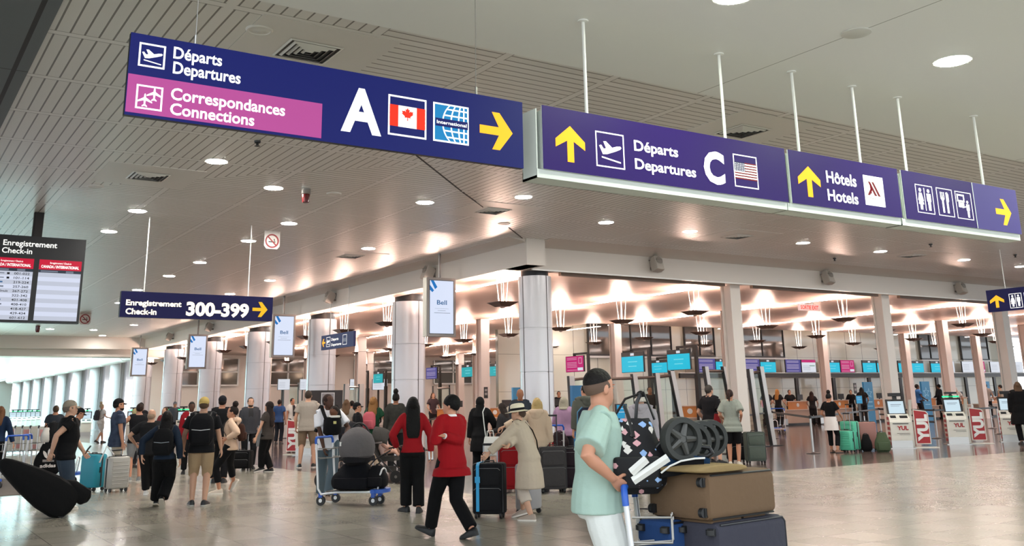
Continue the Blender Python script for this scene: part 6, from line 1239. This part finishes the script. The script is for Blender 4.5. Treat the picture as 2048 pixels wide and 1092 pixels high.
q = on(Mt, 0, .50, .25); soft_bag('small black bag at the front end of the trolley behind the white hoop', 'cabin_bag', 'bag', q, face_cam(TR17,-20), .34, .3, .34, '#121216', straps=False)
def car_seat(lab, loc, rz):
    t = thing('car_seat', lab, 'car seat', loc, rz); b = MB()
    b.loft([[Vector((x_*w_, y0+y_*d_, z_)) for x_, y_ in [(cos(a_), sin(a_)) for a_ in [2*pi*k/20 for k in range(20)]]] for z_, w_, d_, y0 in ((0,.14,.2,0),(.05,.2,.3,0),(.16,.22,.33,0),(.26,.22,.34,.0),(.28,.2,.31,0))]); b.build('shell', cloth('#1c1c20'), t)
    b = MB(); b.ell((0,-.02,.27), (.28,.34,.31), 28, 14, fn=lambda d: (1+.012*sin(14*d.z))*(1 if d.z > -.55 else .9)); b.build('canopy', cloth('#5f5c5e'), t)
    b = MB(); b.tube([(.23*cos(pi*j/12), .06, .22+.42*sin(pi*j/12)) for j in range(13)], .016, 8); b.build('carry_handle', M_BLACK, t)
    b = MB(); b.box(-.16,-.135,-.322,-.300,.30,.36); b.build('label_patch', M_WPAINT, t, smooth=0); return t
q = on(Mt, 0, .14, .60); car_seat('grey hooded car seat on top of the duffel bag on the trolley', q, face_cam(TR17,-25))
def stroller(lab, loc, rz, cc='#2b2b2e', g='#2a2a2c'):
    t = thing('stroller', lab, 'stroller', loc, rz); m = cloth(cc)
    b = MB()
    for sx in (-1,1): b.tube([(sx*.26,-.35,.13),(sx*.25,.05,.5),(sx*.25,.33,.85),(sx*.24,.48,1.0)], .014, 8); b.tube([(sx*.22,.42,.13),(sx*.25,.1,.45),(sx*.25,-.22,.62)], .014, 8)
    b.tube([(-.24,.48,1.0),(.24,.48,1.0)], .018, 8); b.build('frame', mat('frame_black',g,.4,.4), t)
    b = MB(); b.loft([[Vector((sx*.2,y_,z_)) for sx, y_, z_ in ((-1,y0,z0),(1,y0,z0),(1,y1,z1),(-1,y1,z1))] for y0, z0, y1, z1 in ((-.3,.42,-.28,.5),(.05,.40,.06,.5),(.26,.78,.18,.82))]); b.build('seat', m, t)
    b = MB(); rings = [[Vector((.24*cos(pi*j/12), .2-.34*sin(a_), .72+.30*sin(pi*j/12)*(.5+.5*cos(a_*.9))+.06*cos(a_))) for j in range(13)] for a_ in [pi*.5*k/7 for k in range(8)]]; b.loft(rings, 0, False, False); cn = b.build('canopy', m, t); md = cn.modifiers.new('thick', 'SOLIDIFY'); md.thickness = .01
    b = MB(); b.tube([(-.24,-.18,.66),(-.24,-.38,.7),(.24,-.38,.7),(.24,-.18,.66)], .016, 8); b.build('bumper_bar', M_BLACK, t)
    b = MB(); b.loft([[Vector((sx*.18,y_,z_)) for sx, z_ in ((-1,.2),(1,.2),(1,.3),(-1,.3))] for y_ in (-.2,.3)]); b.build('under_basket', m, t)
    for x_, y_, r_ in ((-.27,-.35,.12),(.27,-.35,.12),(-.23,.42,.13),(.23,.42,.13)):
        b = MB(); b.lathe([(r_*.78,-.02),(r_,-.02),(r_,.02),(r_*.78,.02)], 24, 0, Tr(x_,y_,r_) @ Ry(pi/2)); b.tube([(x_-.022,y_,r_),(x_+.022,y_,r_)], .03, 10, 1)
        for k in range(5): b.tube([(x_,y_,r_),(x_,y_+r_*.82*cos(2*pi*k/5),r_+r_*.82*sin(2*pi*k/5))], .008, 6, 1)
        b.build('wheel', [M_RUBBER, mat('rim_grey','#6e6a66',.4)], t)
    return t
q = pz(705,975); pr = stroller('black pram with an open hood behind the grey car seat', (q.x,q.y,0), face_cam(q,62), '#121319'); pr.scale = (1.2,1.2,1.15)
q = pz(768,964); SQ = q; stroller('dark grey stroller with a baby in pink between the trolley and the red jacket', (q.x,q.y,0), face_cam(q,70), '#3a3836')
Ms = Tr(q.x,q.y,0) @ Rz(face_cam(q,70)); b = MB(); c0 = Ms @ Vector((0,.02,.72)); X_ = Ms.to_3x3() @ Vector((0,-1,0)); Zv = Vector((0,0,1))
b.ell(c0+Zv*.17, (.075,.075,.085), 14, 10); b.tube([c0+Zv*.09, c0-Zv*.05, c0-Zv*.16+X_*.05], [.075,.10,.10], 14)
for sx in (-.07,.07):
    L_ = Ms.to_3x3() @ Vector((sx,0,0)); b.tube([c0-Zv*.14+L_+X_*.05, c0-Zv*.12+L_+X_*.25, c0-Zv*.2+L_+X_*.36], [.05,.042,.03], 10); b.tube([c0+Zv*.02+L_*1.5, c0-Zv*.06+L_*1.7+X_*.12, c0-Zv*.04+L_*1.5+X_*.22], [.035,.03,.025], 10)
b.V = [tuple(Vector(v)-q) for v in b.V]; o = fuse('person', b, [skin('#d3a28e')], None, .012, 2); o.location = q; tag(o, 'baby in pink sitting in the dark grey stroller', 'person')
h = MB(); h.ell(c0+Zv*.18-q, (.082,.082,.088), 14, 8, fn=lambda d: 1.0 if d.z > -.35 else .9); h.build('bonnet', cloth('#d99aa2'), o); h = MB(); h.tube([c0+Zv*.08-q, c0-Zv*.05-q, c0-Zv*.16+X_*.05-q], [.085,.112,.112], 14); h.build('pink_top', cloth('#dcb9ae'), o)
P18 = Person('boy in a black cap and black t-shirt looking right, behind the pram', 713, 948, 85, head=(718,806), skin_='t', top=TEE('#101013', sleeve=.8), bottom=PANTS('#1c1c20'), hair=dict(k='cap', c='#1c1410', cc='#0e0e10'), vox=.015)
P19 = Person('woman with curly fair hair and a green top, seen from behind', 745, 944, 18, head=(744,796), skin_='f', fem=True, top=TEE('#1f4a33', sleeve=.55), bottom=PANTS('#b3a08c', fit=1.2), hair=dict(k='curly', c='#8a6238', L=.22, vol=1.12), RH=(.3,.2,1.0), vox=.015)
worn_pack(P19, 'pink rucksack on the woman with curly hair', '#c0606a', .32, .16, .40, 1.0, dx=-.04)
P20 = Person('woman with a top bun and dark camouflage jacket seen from behind', 790, 944, 2, head=(790,787), skin_='b', fem=True, top=LONG('#33332f', var=.5, vs=14, infl=.022), bottom=PANTS('#1b1b1d'), hair=dict(k='bun', c='#0d0a09'), vox=.014)
P21 = Person('woman in a red jacket and black trousers with long black hair, seen from behind', 824, 1026, -4, head=(827,797), skin_='o', fem=True, LF=('px',812,1024,.0,-.5), RF=('px',837,1026,.0,.2), LH=(-.24,.12,.98), RH=('px',862,905,.05), RE=(.8,-.6,0), LE=(-.7,-.7,0), top=LONG('#93141c', kind='blazer', hem=.90, infl=.02, wide=.98), bottom=PANTS('#0b0b0d', fit=1.7, length=.93), shoes='#101012', hair=dict(k='long', c='#0b0908', L=.38, vol=1.12), vox=.011)
phone(P21, 1, 'dark lit phone in the hand of the woman in the red jacket', (.0,.04,-.05))
P22 = Person('man in a red blazer and black trousers striding to the left, hands together', 903, 1078, -42, head=(914,783), skin_='o', build=1.0, hy=-.45, lean=.04, LF=('px',858,1072,-.35,-.3), RF=('px',944,1080,.25,-.1), LH=('px',878,872,.05), RH=('px',888,872,.22), LE=(-.5,-.3,-1), RE=(.7,-.3,-1), drop=.045, top=LONG('#961019', kind='blazer', hem=.78, infl=.026, flare=.06, collar='#efeeee', cuff='#efeeee'), bottom=PANTS('#0a0a0c', fit=1.2, length=.95), shoes='#0c0c0e', hair=dict(k='short', c='#0c0a0a', vol=1.05), vox=.010)
P23 = Person('person in a black headscarf and long black coat seen from behind', 962, 962, 8, head=(967,795), skin_='t', fem=True, RH=(.3,.25,1.0), top=LONG('#0c0c0e', kind='coat', hem=.60, infl=.03, flare=.04), bottom=PANTS('#0d0d0f', fit=1.4), hair=dict(k='scarf', c='#0b0b0d'), vox=.014)
q = CAM+ray(984,895)*((P23.p-CAM).dot(fwd)*.955); t = thing('tote_bag', 'white leather tote bag hanging from the shoulder of the person in the black headscarf', 'bag', (q.x,q.y,q.z-.16), face_cam(q,-15)); m_ = mat('white_leather','#c9ccc8',.45,bump=.3,bscale=9)
b = MB(); b.loft([ellring(Vector((0,0,z_)), w_, d_, Vector((1,0,0)), Vector((0,1,0)), 20, 3) for z_, w_, d_ in ((0,.12,.05),(.02,.15,.07),(.18,.17,.075),(.32,.15,.05),(.36,.14,.03))]); b.build('bag_body', m_, t)
b = MB(); b.tube([(-.1,0,.34),(-.09,0,.46),(.02,0,.47),(.04,0,.35)], .010, 8); b.tube([(-.12,0,.34),(-.16,.02,.6),(-.19,.05,.82),(-.17,.12,.9)], .010, 8); b.build('strap', m_, t)
P24 = Person('bald man looking down, facing the viewer behind the blonde woman', 1043, 938, 176, head=(1043,779), skin_='b', hp=.35, top=LONG('#2b3038', infl=.022), bottom=PANTS('#1d2128'), hair=None, vox=.014)
P25 = Person('woman in a white sun hat and long beige coat leaning to a suitcase', 1060, 1040, -72, head=(1040,800), skin_='f', build=1.12, fem=True, lean=.30, hp=-.1, hy=-.1, LF=('px',1040,1030,.25,-.2), RF=('px',1062,1042,0,0), LH=('px',978,906,.16), RH=('px',1010,900,.3), LE=(-.6,-.4,-.8), RE=(.6,-.4,-.8), drop=.02, top=LONG('#b9aa98', kind='coat', hem=.50, infl=.03, flare=.05), bottom=PANTS('#c9bcae', length=.78, fit=1.2), shoes='#a8988a', sole='#e4ddd2', hair=dict(k='hat', c='#4a3a30', band='#141316'), vox=.010)
M = Tr(*P25.p) @ Rz(P25.yaw); t = thing('shoulder_bag_strap', 'dark strap running across the back of the woman in the sun hat', 'strap', P25.p, P25.yaw); b = MB(); b.tube([P25.up(q)*P25.S for q in ((-.10,.06,1.50),(-.08,-.02,1.512),(-.03,-.115,1.44),(.06,-.158,1.30),(.14,-.15,1.14),(.19,-.10,1.02))], .022, 8, 0, True, .35); b.build('strap_band', cloth('#15120f'), t)
P26 = Person('blonde woman in a beige hoodie half hidden behind the sun hat', 1078, 984, 14, head=(1070,797), skin_='f', fem=True, build=1.05, lean=.06, LH=('px',990,862,.1), top=dict(kind='hoodie', c='#c2ab94', sleeve=1.9, hem=.80, infl=.03, hood=True), bottom=PANTS('#b9a792'), hair=dict(k='long', c='#b89d6a', L=.1), vox=.014)
P26b = Person('woman with long dark hair bending to her phone behind the sun hat', 1016, 962, -60, h=1.5, skin_='f', fem=True, lean=.2, hp=.3, RH=(.15,.34,1.1), LH=(-.12,.34,1.1), top=LONG('#2c2a2b'), bottom=PANTS('#2a2a2e'), hair=dict(k='long', c='#241a16', L=.2), vox=.015)
p = pz(980,1036); suitcase('black soft suitcase with a bright blue strap beside the beige coat', p.x, p.y, face_cam(p,-12), .44, .27, .66, '#18181b', 'soft', ext=.24, strap='#2a9ad0', big_wheels=True)
p = pz(1022,985); suitcase('deep red suitcase between the blue-strapped suitcase and the beige coat', p.x, p.y, face_cam(p,10), .46, .28, .72, '#7f0f15', 'soft', ext=.2)
p = pz(1074,1030); suitcase('silver-grey suitcase behind the legs of the woman in the sun hat', p.x, p.y+.2, face_cam(p,62), .40, .26, .62, '#8f8d90', 'hard', ribs=False, rough=.35)
p = pz(1106,985); suitcase('dark grey soft suitcase with an extended handle right of the beige coat', p.x, p.y, face_cam(p,8), .48, .29, .70, '#3d3a3b', 'soft', ext=.52, handle_col='#1a1a1c')
p = pz(1150,983); suitcase('dark plum suitcase behind the man in the mint shirt', p.x, p.y+.1, face_cam(p,-10), .46, .28, .66, '#2c2228', 'soft')
P27 = Person('elderly woman with grey hair in a lilac sweater seen from behind', 1132, 948, 12, head=(1138,794), skin_='f', fem=True, build=1.1, LH=(-.2,.3,1.02), RH=(.22,.28,1.02), top=LONG('#a886a2', kind='jacket', infl=.03, hem=.84), bottom=PANTS('#2d2d33'), hair=dict(k='long', c='#a39c8a', L=.06), vox=.014)
p = pz(1128,952); trolley('luggage trolley with a tablet stand in front of the woman in lilac', (p.x-.2,p.y+.3), face_cam(p,12)); soft_bag('pink and black rucksack on the trolley of the woman in lilac', 'rucksack', 'bag', (p.x-.1,p.y-.02,.55), face_cam(p,0), .4, .26, .34, '#2b1f22', straps=False); soft_bag('red carrier bag hanging on the trolley of the woman in lilac', 'carrier_bag', 'bag', (p.x-.35,p.y+.0,.5), face_cam(p,0), .2, .12, .3, '#8c1a1e', straps=False, pocket=False)
P28 = Person('man in a grey hoodie with short dark hair behind the mint shirt', 1176, 955, -20, head=(1178,770), skin_='o', hy=-.3, build=1.05, top=dict(kind='hoodie', c='#55574f', sleeve=1.9, hem=.84, infl=.024, hood=True), bottom=PANTS('#26282c'), hair=dict(k='short', c='#17120f'), vox=.014)
q = CAM+ray(1180,870)*((P28.p-CAM).dot(fwd)*.9); t = thing('travel_bag', 'long upright navy travel bag with a light blue edge left of the mint shirt', 'bag', (q.x,q.y,0.02), face_cam(q,-25)); b = MB(); b.loft([ellring(Vector((x0,0,z_)), w_, d_, Vector((1,0,0)), Vector((0,1,0)), 20, 3) for z_, w_, d_, x0 in ((.55,.14,.12,-.03),(.6,.19,.15,-.03),(1.0,.21,.16,0),(1.3,.2,.15,.01),(1.38,.15,.1,.03))]); b.build('bag_body', cloth('#161c2e'), t); b = MB(); b.tube([(-.2,-.1,.62),(-.205,-.1,1.0),(-.19,-.1,1.3),(-.1,-.08,1.39)], .012, 8); b.build('edge_trim', mat('trim_light_blue','#4d86ad',.5), t); b = MB(); b.slab(.36,.24,.5,.05,(-.02,0,.02)); b.build('lower_case', cloth('#241d24'), t)
# --- foreground trolley group
DIR = Vector((cos(radians(-46)),sin(radians(-46)),0)); PERP = Vector((DIR.y,-DIR.x,0)); HND = pz(1252,972,1.03); HN0 = Vector((HND.x,HND.y,0)); TP = HN0+DIR*.47-PERP*.13; P0 = HN0-DIR*.19-PERP*.12
P30 = Person('man in a mint t-shirt and white shorts pushing a loaded trolley, nearest figure', 0, 0, 88, pos=P0, head=(1226,741), skin_='o', build=1.12, hy=-.72, lean=.07, LF=(-.10,.2,.085), RF=(.10,-.14,.156,.5), RH=('w', HN0-DIR*.06+PERP*.12+Vector((0,0,1.08))), LH=('w', HN0-DIR*.06-PERP*.42+Vector((0,0,1.09))), RE=(1,-.7,-.3), LE=(-.3,-1,-.3), top=TEE('#a3bcb0', sleeve=.85, infl=.030, hem=.87, flare=.012), bottom=SHORTS('#d9dcd8', length=.49, fit=1.5), shoes='#e0dcd6', hair=dict(k='fade', c='#14100e'), vox=.008, curl=1.1)
TRM = trolley('luggage trolley loaded with suitcases, pushed by the man in the mint t-shirt', (TP.x,TP.y), atan2(DIR.y,DIR.x)-pi/2)
rh = Vector((rgt.x,rgt.y,0)).normalized(); aw = Vector((fwd.x,fwd.y,0)).normalized(); UP = Vector((0,0,1))
def frameM(P, xa, ya, za): return Matrix.Translation(P) @ Matrix((xa,ya,za)).transposed().to_4x4()
def roll(a): return rh*cos(a)+UP*sin(a), -rh*sin(a)+UP*cos(a)
AXN = PERP.copy()
def axp(px, py, off=0.0):                     # point seen at a pixel in the upright plane through the trolley's axis (off = metres to the viewer's side)
    d = ray(px, py); return CAM+d*(((TP+AXN*off-CAM).dot(AXN))/d.dot(AXN))
DIR = Vector((cos(radians(6)),sin(radians(6)),0)); PERP = Vector((DIR.y,-DIR.x,0)); ya_ = DIR.cross(UP)      # the cases lie a little askew on the trolley
q = axp(1346,992,.12); suitcase('brown soft suitcase lying on top of the loaded trolley, wheels towards the handle', 0,0,0, .50, .27, .64, '#6a5541', 'soft', wheel=.045, T=frameM(q, -ya_, UP, DIR)); ZBR = q.z
tz = ZBR-.14
q = axp(1300,1100,.08); suitcase('navy blue suitcase on its side under the brown one, wheels towards the handle', 0,0,0, .62, .30, .64, '#24406e', 'soft', wheel=.045, T=frameM(Vector((q.x,q.y,tz-.315)), UP, ya_, DIR))
q = axp(1388,1100,.16); suitcase('dark grey suitcase on its side under the brown one, right of the navy one', 0,0,0, .62, .32, .66, '#3b3b45', 'soft', wheel=.045, T=frameM(Vector((q.x,q.y,tz-.315)), UP, ya_, DIR))
D0 = (axp(1392,905)-CAM).dot(fwd)-.1
def at(px, py, D): return CAM+ray(px,py)*D
# flat folded cover on the brown case
b = MB(); rr, uu = roll(radians(-3)); L = axp(1395,946); L.z = ZBR+.137; b.loft([[Vector((x_,y_,z_)) for x_, z_ in ((-.24*k,0),(.24*k,0),(.25*k,.012),(.22*k,.045),(-.22*k,.05),(-.25*k,.015))] for y_, k in ((-.22,.96),(-.2,1),(.2,1),(.22,.95))]); o = b.build('folded_coat', cloth('#8a7550')); o.matrix_world = frameM(L, -ya_ if False else DIR, UP.cross(DIR), UP); md = o.modifiers.new('soft', 'SUBSURF'); md.levels = md.render_levels = 2; tag(o, 'folded khaki coat lying flat on the brown suitcase', 'coat')
# patterned bag
gp = NT('dark_print_with_pastel_shapes'); x_, y_, z_ = gp.obj(); vo = gp.n('ShaderNodeTexVoronoi'); vo.inputs['Scale'].default_value = 15; vo.inputs['Randomness'].default_value = 1.0; vo.distance = 'MANHATTAN'; gp.t.links.new(gp.vec, vo.inputs['Vector'])
sp = gp.n('ShaderNodeSeparateColor'); gp.t.links.new(vo.outputs['Color'], sp.inputs[0]); hit = gp.math('MULTIPLY', gp.math('LESS_THAN', vo.outputs['Distance'], .46), gp.math('GREATER_THAN', sp.outputs[2], .22))
cA = gp.mix(gp.math('GREATER_THAN', sp.outputs[0], .5), col4('#d7a3a8'), col4('#8fb0dc')); cB = gp.mix(gp.math('GREATER_THAN', sp.outputs[1], .72), cA, col4('#e0dbd4')); gp.put(gp.b.inputs['Base Color'], gp.mix(hit, col4('#0d0c10'), cB)); gp.b.inputs['Roughness'].default_value = .8
q = axp(1272,986,-.02); soft_bag('black backpack with pastel shapes standing between the mint shirt and the brown suitcase', 'patterned_backpack', 'backpack', (q.x,q.y,q.z), face_cam(q,5), .42, .32, .45, '#0d0c10', pocket=True, handle=False, m=gp.m, straps=False)
b = MB(); zz = .36
for pts in (((-.13,0,.44),(-.04,.01,.57),(.08,.0,.61),(.14,.0,.44)), ((.02,-.02,.45),(.03,-.03,.55),(.06,0,.60)), ((-.05,-.03,.53),(-.02,-.08,.42),(-.01,-.12,.34))): b.tube(pts, .016, 8, 0, True, .5)
o = b.build('shoulder_strap', M_BLACK, None); tag(o, 'looped straps of the pastel-patterned backpack', 'strap')
for c in C.objects:
    if c.name.startswith('patterned_backpack'): o.parent = c; del o['category']; del o['label']
# folded stroller
t = thing('folded_stroller', 'folded black stroller with big wheels and white bars on top of the brown suitcase', 'stroller', (0,0,0)); O = at(1390,905,D0+.1); t.matrix_world = frameM(O, rh, aw, UP)
def L_(px, py, dd=0.0): return t.matrix_world.inverted() @ at(px, py, D0+.1+dd)
for (px, py, r_, dd, w_) in ((1362,878,.132,-.06,.038),(1384,884,.125,.14,.038),(1402,880,.125,.34,.038),(1420,876,.12,.48,.038)):
    c = L_(px,py,dd); T = Matrix.Translation(c) @ Rz(radians(20)) @ Rx(pi/2)
    b = MB(); b.lathe([(r_*.74,-w_),(r_*.97,-w_),(r_,-w_*.6),(r_,w_*.6),(r_*.97,w_),(r_*.74,w_),(r_*.70,0)], 32, 0, T); b.lathe([(.001,-.03),(.022,-.03),(.022,.03),(.001,.03)], 14, 1, T)
    for k in range(5): a_ = 2*pi*k/5; b.tube([T @ Vector((.02*cos(a_),.02*sin(a_),.012)), T @ Vector((r_*.76*cos(a_),r_*.76*sin(a_),.012))], [.026,.017], 8, 1)
    b.lathe([(.02,-.03),(r_*.72,-.03),(r_*.72,-.02),(.02,-.02)], 24, 2, T)
    b.build('wheel', [mat('tyre_grey','#2e302d',.7), mat('rim_dark','#474744',.4,.3), M_BLACK], t)
for p0, p1, nm in (((1262,945),(1293,918),'bar'),((1266,962),(1336,915),'bar')):
    b = MB(); b.tube([L_(*p0,-.30), L_(*p1,-.30)], .024, 4, 0); b.build('white_bar', M_WPAINT, t, smooth=0)
b = MB(); 
for pts in (((1293,918),(1325,882),(1362,878)), ((1336,915),(1360,892),(1395,892),(1418,895),(1424,905),(1415,912),(1372,914)), ((1300,935),(1345,905),(1400,890))): b.tube([L_(x_,y_,.0) for x_,y_ in pts], .016, 10)
b.build('frame', M_BLACK, t)
b = MB(); b.loft([[L_(x_,y_,dd) for x_, y_, dd in ((px,py0,-.1),(px,py0,.3),(px,py1,.3),(px,py1,-.1))] for px, py0, py1 in ((1292,945,960),(1310,925,957),(1340,912,950),(1380,910,944),(1410,914,938),(1420,918,930))]); b.build('seat_fabric', cloth('#1c3550'), t, smooth=60)
b = MB(); b.loft([[L_(x_,y_,dd) for x_, y_, dd in ((px,py0,-.14),(px,py0,.3),(px,py1,.3),(px,py1,-.14))] for px, py0, py1 in ((1322,947,956),(1350,926,952),(1385,918,944),(1408,918,935))]); b.build('canopy', cloth('#0d0d10'), t, smooth=60)
b = MB(); b.tube([L_(x_,y_,-.15) for x_,y_ in ((1322,946),(1340,932),(1362,922),(1390,917),(1410,916))], .006, 6); b.build('white_piping', M_WPAINT, t)
b = MB(); b.loft([[L_(x_,y_,dd) for x_, y_, dd in ((px,py0,-.02),(px,py0,.25),(px,py1,.25),(px,py1,-.02))] for px, py0, py1 in ((1296,915,940),(1322,885,925),(1350,880,912))]); b.build('folded_hood', cloth('#111114'), t, smooth=60)
P31 = Person('traveller with white hair, black cap and grey hoodie seen from behind', 1290, 985, 6, head=(1290,784), skin_='f', build=1.15, hy=-.5, top=dict(kind='hoodie', c='#aaa5ac', sleeve=1.9, hem=.82, infl=.03, hood=True), bottom=PANTS('#33353b'), hair=dict(k='cap', c='#d5cfc6', cc='#101013'), vox=.013)
h = MB(); 
for a_ in range(-7, 8): q = P31.hd((.092*sin(a_*.28), -.012-.098*cos(a_*.28), .085)); h.ell(q, (.03,.03,.036), 8, 6)
P31.sc(h).build('hair', hairm('#d8d2c8'), P31.o)
# --- right group
P33 = Person('grey-bearded man in a black polo shirt and grey shorts, left of the couple', 1429, 926, 40, head=(1420,766), skin_='f', build=1.15, LF=('px',1424,928,.1), RF=('px',1442,929,0), RH=('px',1446,846,.12), LH=(-.28,.1,.9), top=dict(kind='polo', c='#151518', sleeve=.75, infl=.026, hem=.82, collar='#151518'), bottom=SHORTS('#8c9186', length=.46, fit=1.3), shoes='#0f0f11', hair=dict(k='short', c='#3b3632', beard='#8a847e'), vox=.012)
P34 = Person('woman in a grey-green t-shirt and black shorts, right of the couple', 1470, 931, 8, head=(1464,780), skin_='t', fem=True, build=1.1, RH=('px',1482,838,-.05), LH=(-.2,.2,1.05), RE=(.4,-1,-.8), top=TEE('#8b9188', sleeve=.75, infl=.028, hem=.76, flare=.03, wide=1.03), bottom=SHORTS('#111113', length=.5, fit=1.6), shoes='#cfc6b6', sole='#e8e2d6', hair=dict(k='pony', c='#2c1b16'), vox=.012)
q = P33.p.lerp(P34.p,.5); soft_bag('dark red bag held between the man in the polo shirt and the woman', 'red_bag', 'bag', (q.x,q.y+.15,.75), face_cam(q), .2, .14, .4, '#6e1519', straps=False, pocket=False)
p = pz(1512,927); suitcase('grey-green soft suitcase on wheels right of the couple', p.x, p.y, face_cam(p,18), .46, .30, .66, '#59625a', 'soft', big_wheels=True); p = pz(1492,927); suitcase('black suitcase with an extended handle between the woman and the grey-green suitcase', p.x+.15, p.y+.45, face_cam(p,30), .4, .26, .62, '#101012', 'soft', ext=.36)
p = pz(1494,868,0.0); o = soft_bag('small black round bag hanging behind the woman in grey-green', 'round_bag', 'bag', (P34.p.x+.5,P34.p.y+.35,.78), face_cam(p), .26, .14, .22, '#141416', straps=False, pocket=False)
P35 = Person('woman in a black t-shirt with a white cloth round her waist and black leggings', 1668, 906, 25, head=(1662,787), skin_='t', fem=True, LF=('px',1664,905,0), RF=('px',1676,906,0,.5), RH=(.22,.3,1.0), LH=(-.2,.2,1.0), hp=.3, top=TEE('#0c0c0e', sleeve=.6, hem=.92), bottom=PANTS('#101013', fit=.5, length=.86), shoes='#7e5a48', hair=dict(k='bun', c='#0f0c0b'), vox=.013)
h = MB(); h.loft([ellring(Vector((0,-.01,z_)), rx*P35.h/1.722, ry*P35.h/1.722, Vector((1,0,0)), Vector((0,1,0)), 22, 2.4) for z_, rx, ry in ((.60,.22,.165),(.64,.215,.16),(.80,.205,.155),(.92,.18,.13),(.96,.17,.12))]); h.build('waist_cloth', cloth('#dcd6d2'), P35.o)
for px, py, w_, hh, l in ((1697,905,.40,.52,'small teal ribbed hard suitcase right of the woman in black'),(1722,904,.48,.76,'tall teal ribbed hard suitcase behind the small teal one')):
    p = pz(px,py); suitcase(l, p.x, p.y+(.3 if w_ > .45 else 0), face_cam(p,-32), w_, .27, hh, '#4fb595', 'hard', ext=.45, rough=.45)
p = pz(1755,902); suitcase('rose hard suitcase behind the green rucksack', p.x, p.y+.3, face_cam(p,12), .52, .30, .72, '#93665e', 'hard', ext=.28, ribs=False)
p = pz(1764,904); soft_bag('green rucksack standing on the floor in front of the rose suitcase', 'rucksack', 'bag', (p.x,p.y-.05,0), face_cam(p,8), .42, .3, .52, '#47553f', straps=False)
p = pz(1743,903); soft_bag('small black bag on the floor left of the green rucksack', 'floor_bag', 'bag', (p.x-.05,p.y+.1,0), face_cam(p,8), .3, .22, .46, '#131315', straps=False, pocket=False)
p = pz(1556,868); trolley('empty luggage trolley seen from its handle by the leaning gate', (p.x,p.y), face_cam(p,8)); soft_bag('pink rucksack on the luggage trolley by the leaning gate', 'rucksack', 'bag', (p.x+.05,p.y+.6,1.05), face_cam(p), .34, .2, .44, '#cf98ab', straps=False)
P36 = Person('dark-clothed figure cut by the right edge', 2052, 889, -10, head=(2054,764), skin_='f', build=1.2, top=LONG('#0b0b0d', kind='coat', hem=.55, infl=.05, flare=.05), bottom=PANTS('#0b0b0d'), hair=dict(k='long', c='#5b4433', L=.12), vox=.016)
BG = [('person in dark clothes bending at the desk left of the pink rucksack',1533,858,1530,779,'f','#1b1b1f',-20,dict(k='short',c='#15100e')),('woman with fair hair by the pink rucksack',1556,858,1558,779,'f','#17171a',30,dict(k='long',c='#a8763f',L=.25)),('person in black facing the viewer behind the pink rucksack',1580,858,1577,780,'t','#141416',170,dict(k='short',c='#141010')),
 ('woman with long dark hair at the desk left of the woman in black',1624,862,1627,783,'t','#1a1a1c',5,dict(k='long',c='#2a1a15',L=.25)),('agent in black behind the desk right of the woman in black',1703,845,1703,780,'f','#101013',178,dict(k='short',c='#141010')),('person with black hair by the tall blue banner',1725,848,1722,775,'t','#111114',0,dict(k='long',c='#0d0b0a',L=.25)),
 ('man in a blue t-shirt at the desks right of the first kiosk',1838,862,1829,769,'d','#3a6fae',70,dict(k='short',c='#0f0c0b')),('agent in a black vest left of the pink interior column',1880,858,1875,769,'b','#17171b',-60,dict(k='short',c='#0f0c0b')),('man with black hair behind the green-lamp kiosk',1906,850,1906,776,'b','#20202a',150,dict(k='short',c='#0f0c0b')),
 ('man in a grey t-shirt leaning at the desk right of the green-lamp kiosk',1975,862,1977,768,'f','#8f8781',10,dict(k='short',c='#17120f')),('person in beige facing left beside the man in grey',2003,860,2003,770,'t','#a3927f',-70,dict(k='short',c='#15100e')),
 ('agent with a dark suit far back beside the corner column',1120,868,1122,783,'t','#16181f',175,dict(k='short',c='#18120f')),('agent half hidden by the wide blue banner',1143,856,1141,780,'f','#20202a',-90,dict(k='short',c='#120e0c')),('agent in black touching his chin behind the capped traveller',1305,885,1303,774,'b','#0e0e11',172,dict(k='short',c='#0d0a09')),
 ('woman seated far back left of the red blazer',866,870,867,786,'f','#3a3035',160,dict(k='long',c='#4a3020',L=.2)),('person in white far back behind the green-lamp kiosk',1915,852,1917,775,'f','#d5d0c9',20,dict(k='short',c='#cfc9c0')),('man in a dark jacket at the desks far back at the third column',668,880,670,800,'t','#22252c',20,dict(k='short',c='#15100e'))]
for lab, fx, fy, hx, hy_, sk_, tp_, fc, hr in BG:
    ps = pY(fx, 800, 37.4 if 'agent' in lab or 'facing the viewer' in lab else 35.0) if fx > 1500 else None
    Person(lab, fx, fy, fc, pos=ps, head=(hx,hy_), skin_=sk_, fem='wom' in lab, top=LONG(tp_) if 'agent' in lab else TEE(tp_, sleeve=.6), bottom=PANTS('#17171a'), hair=hr, vox=.022, lod=abs(fc) < 40, RH=(.24,.26,1.0), LH=(-.24,.22,1.0))
finish_fuse()
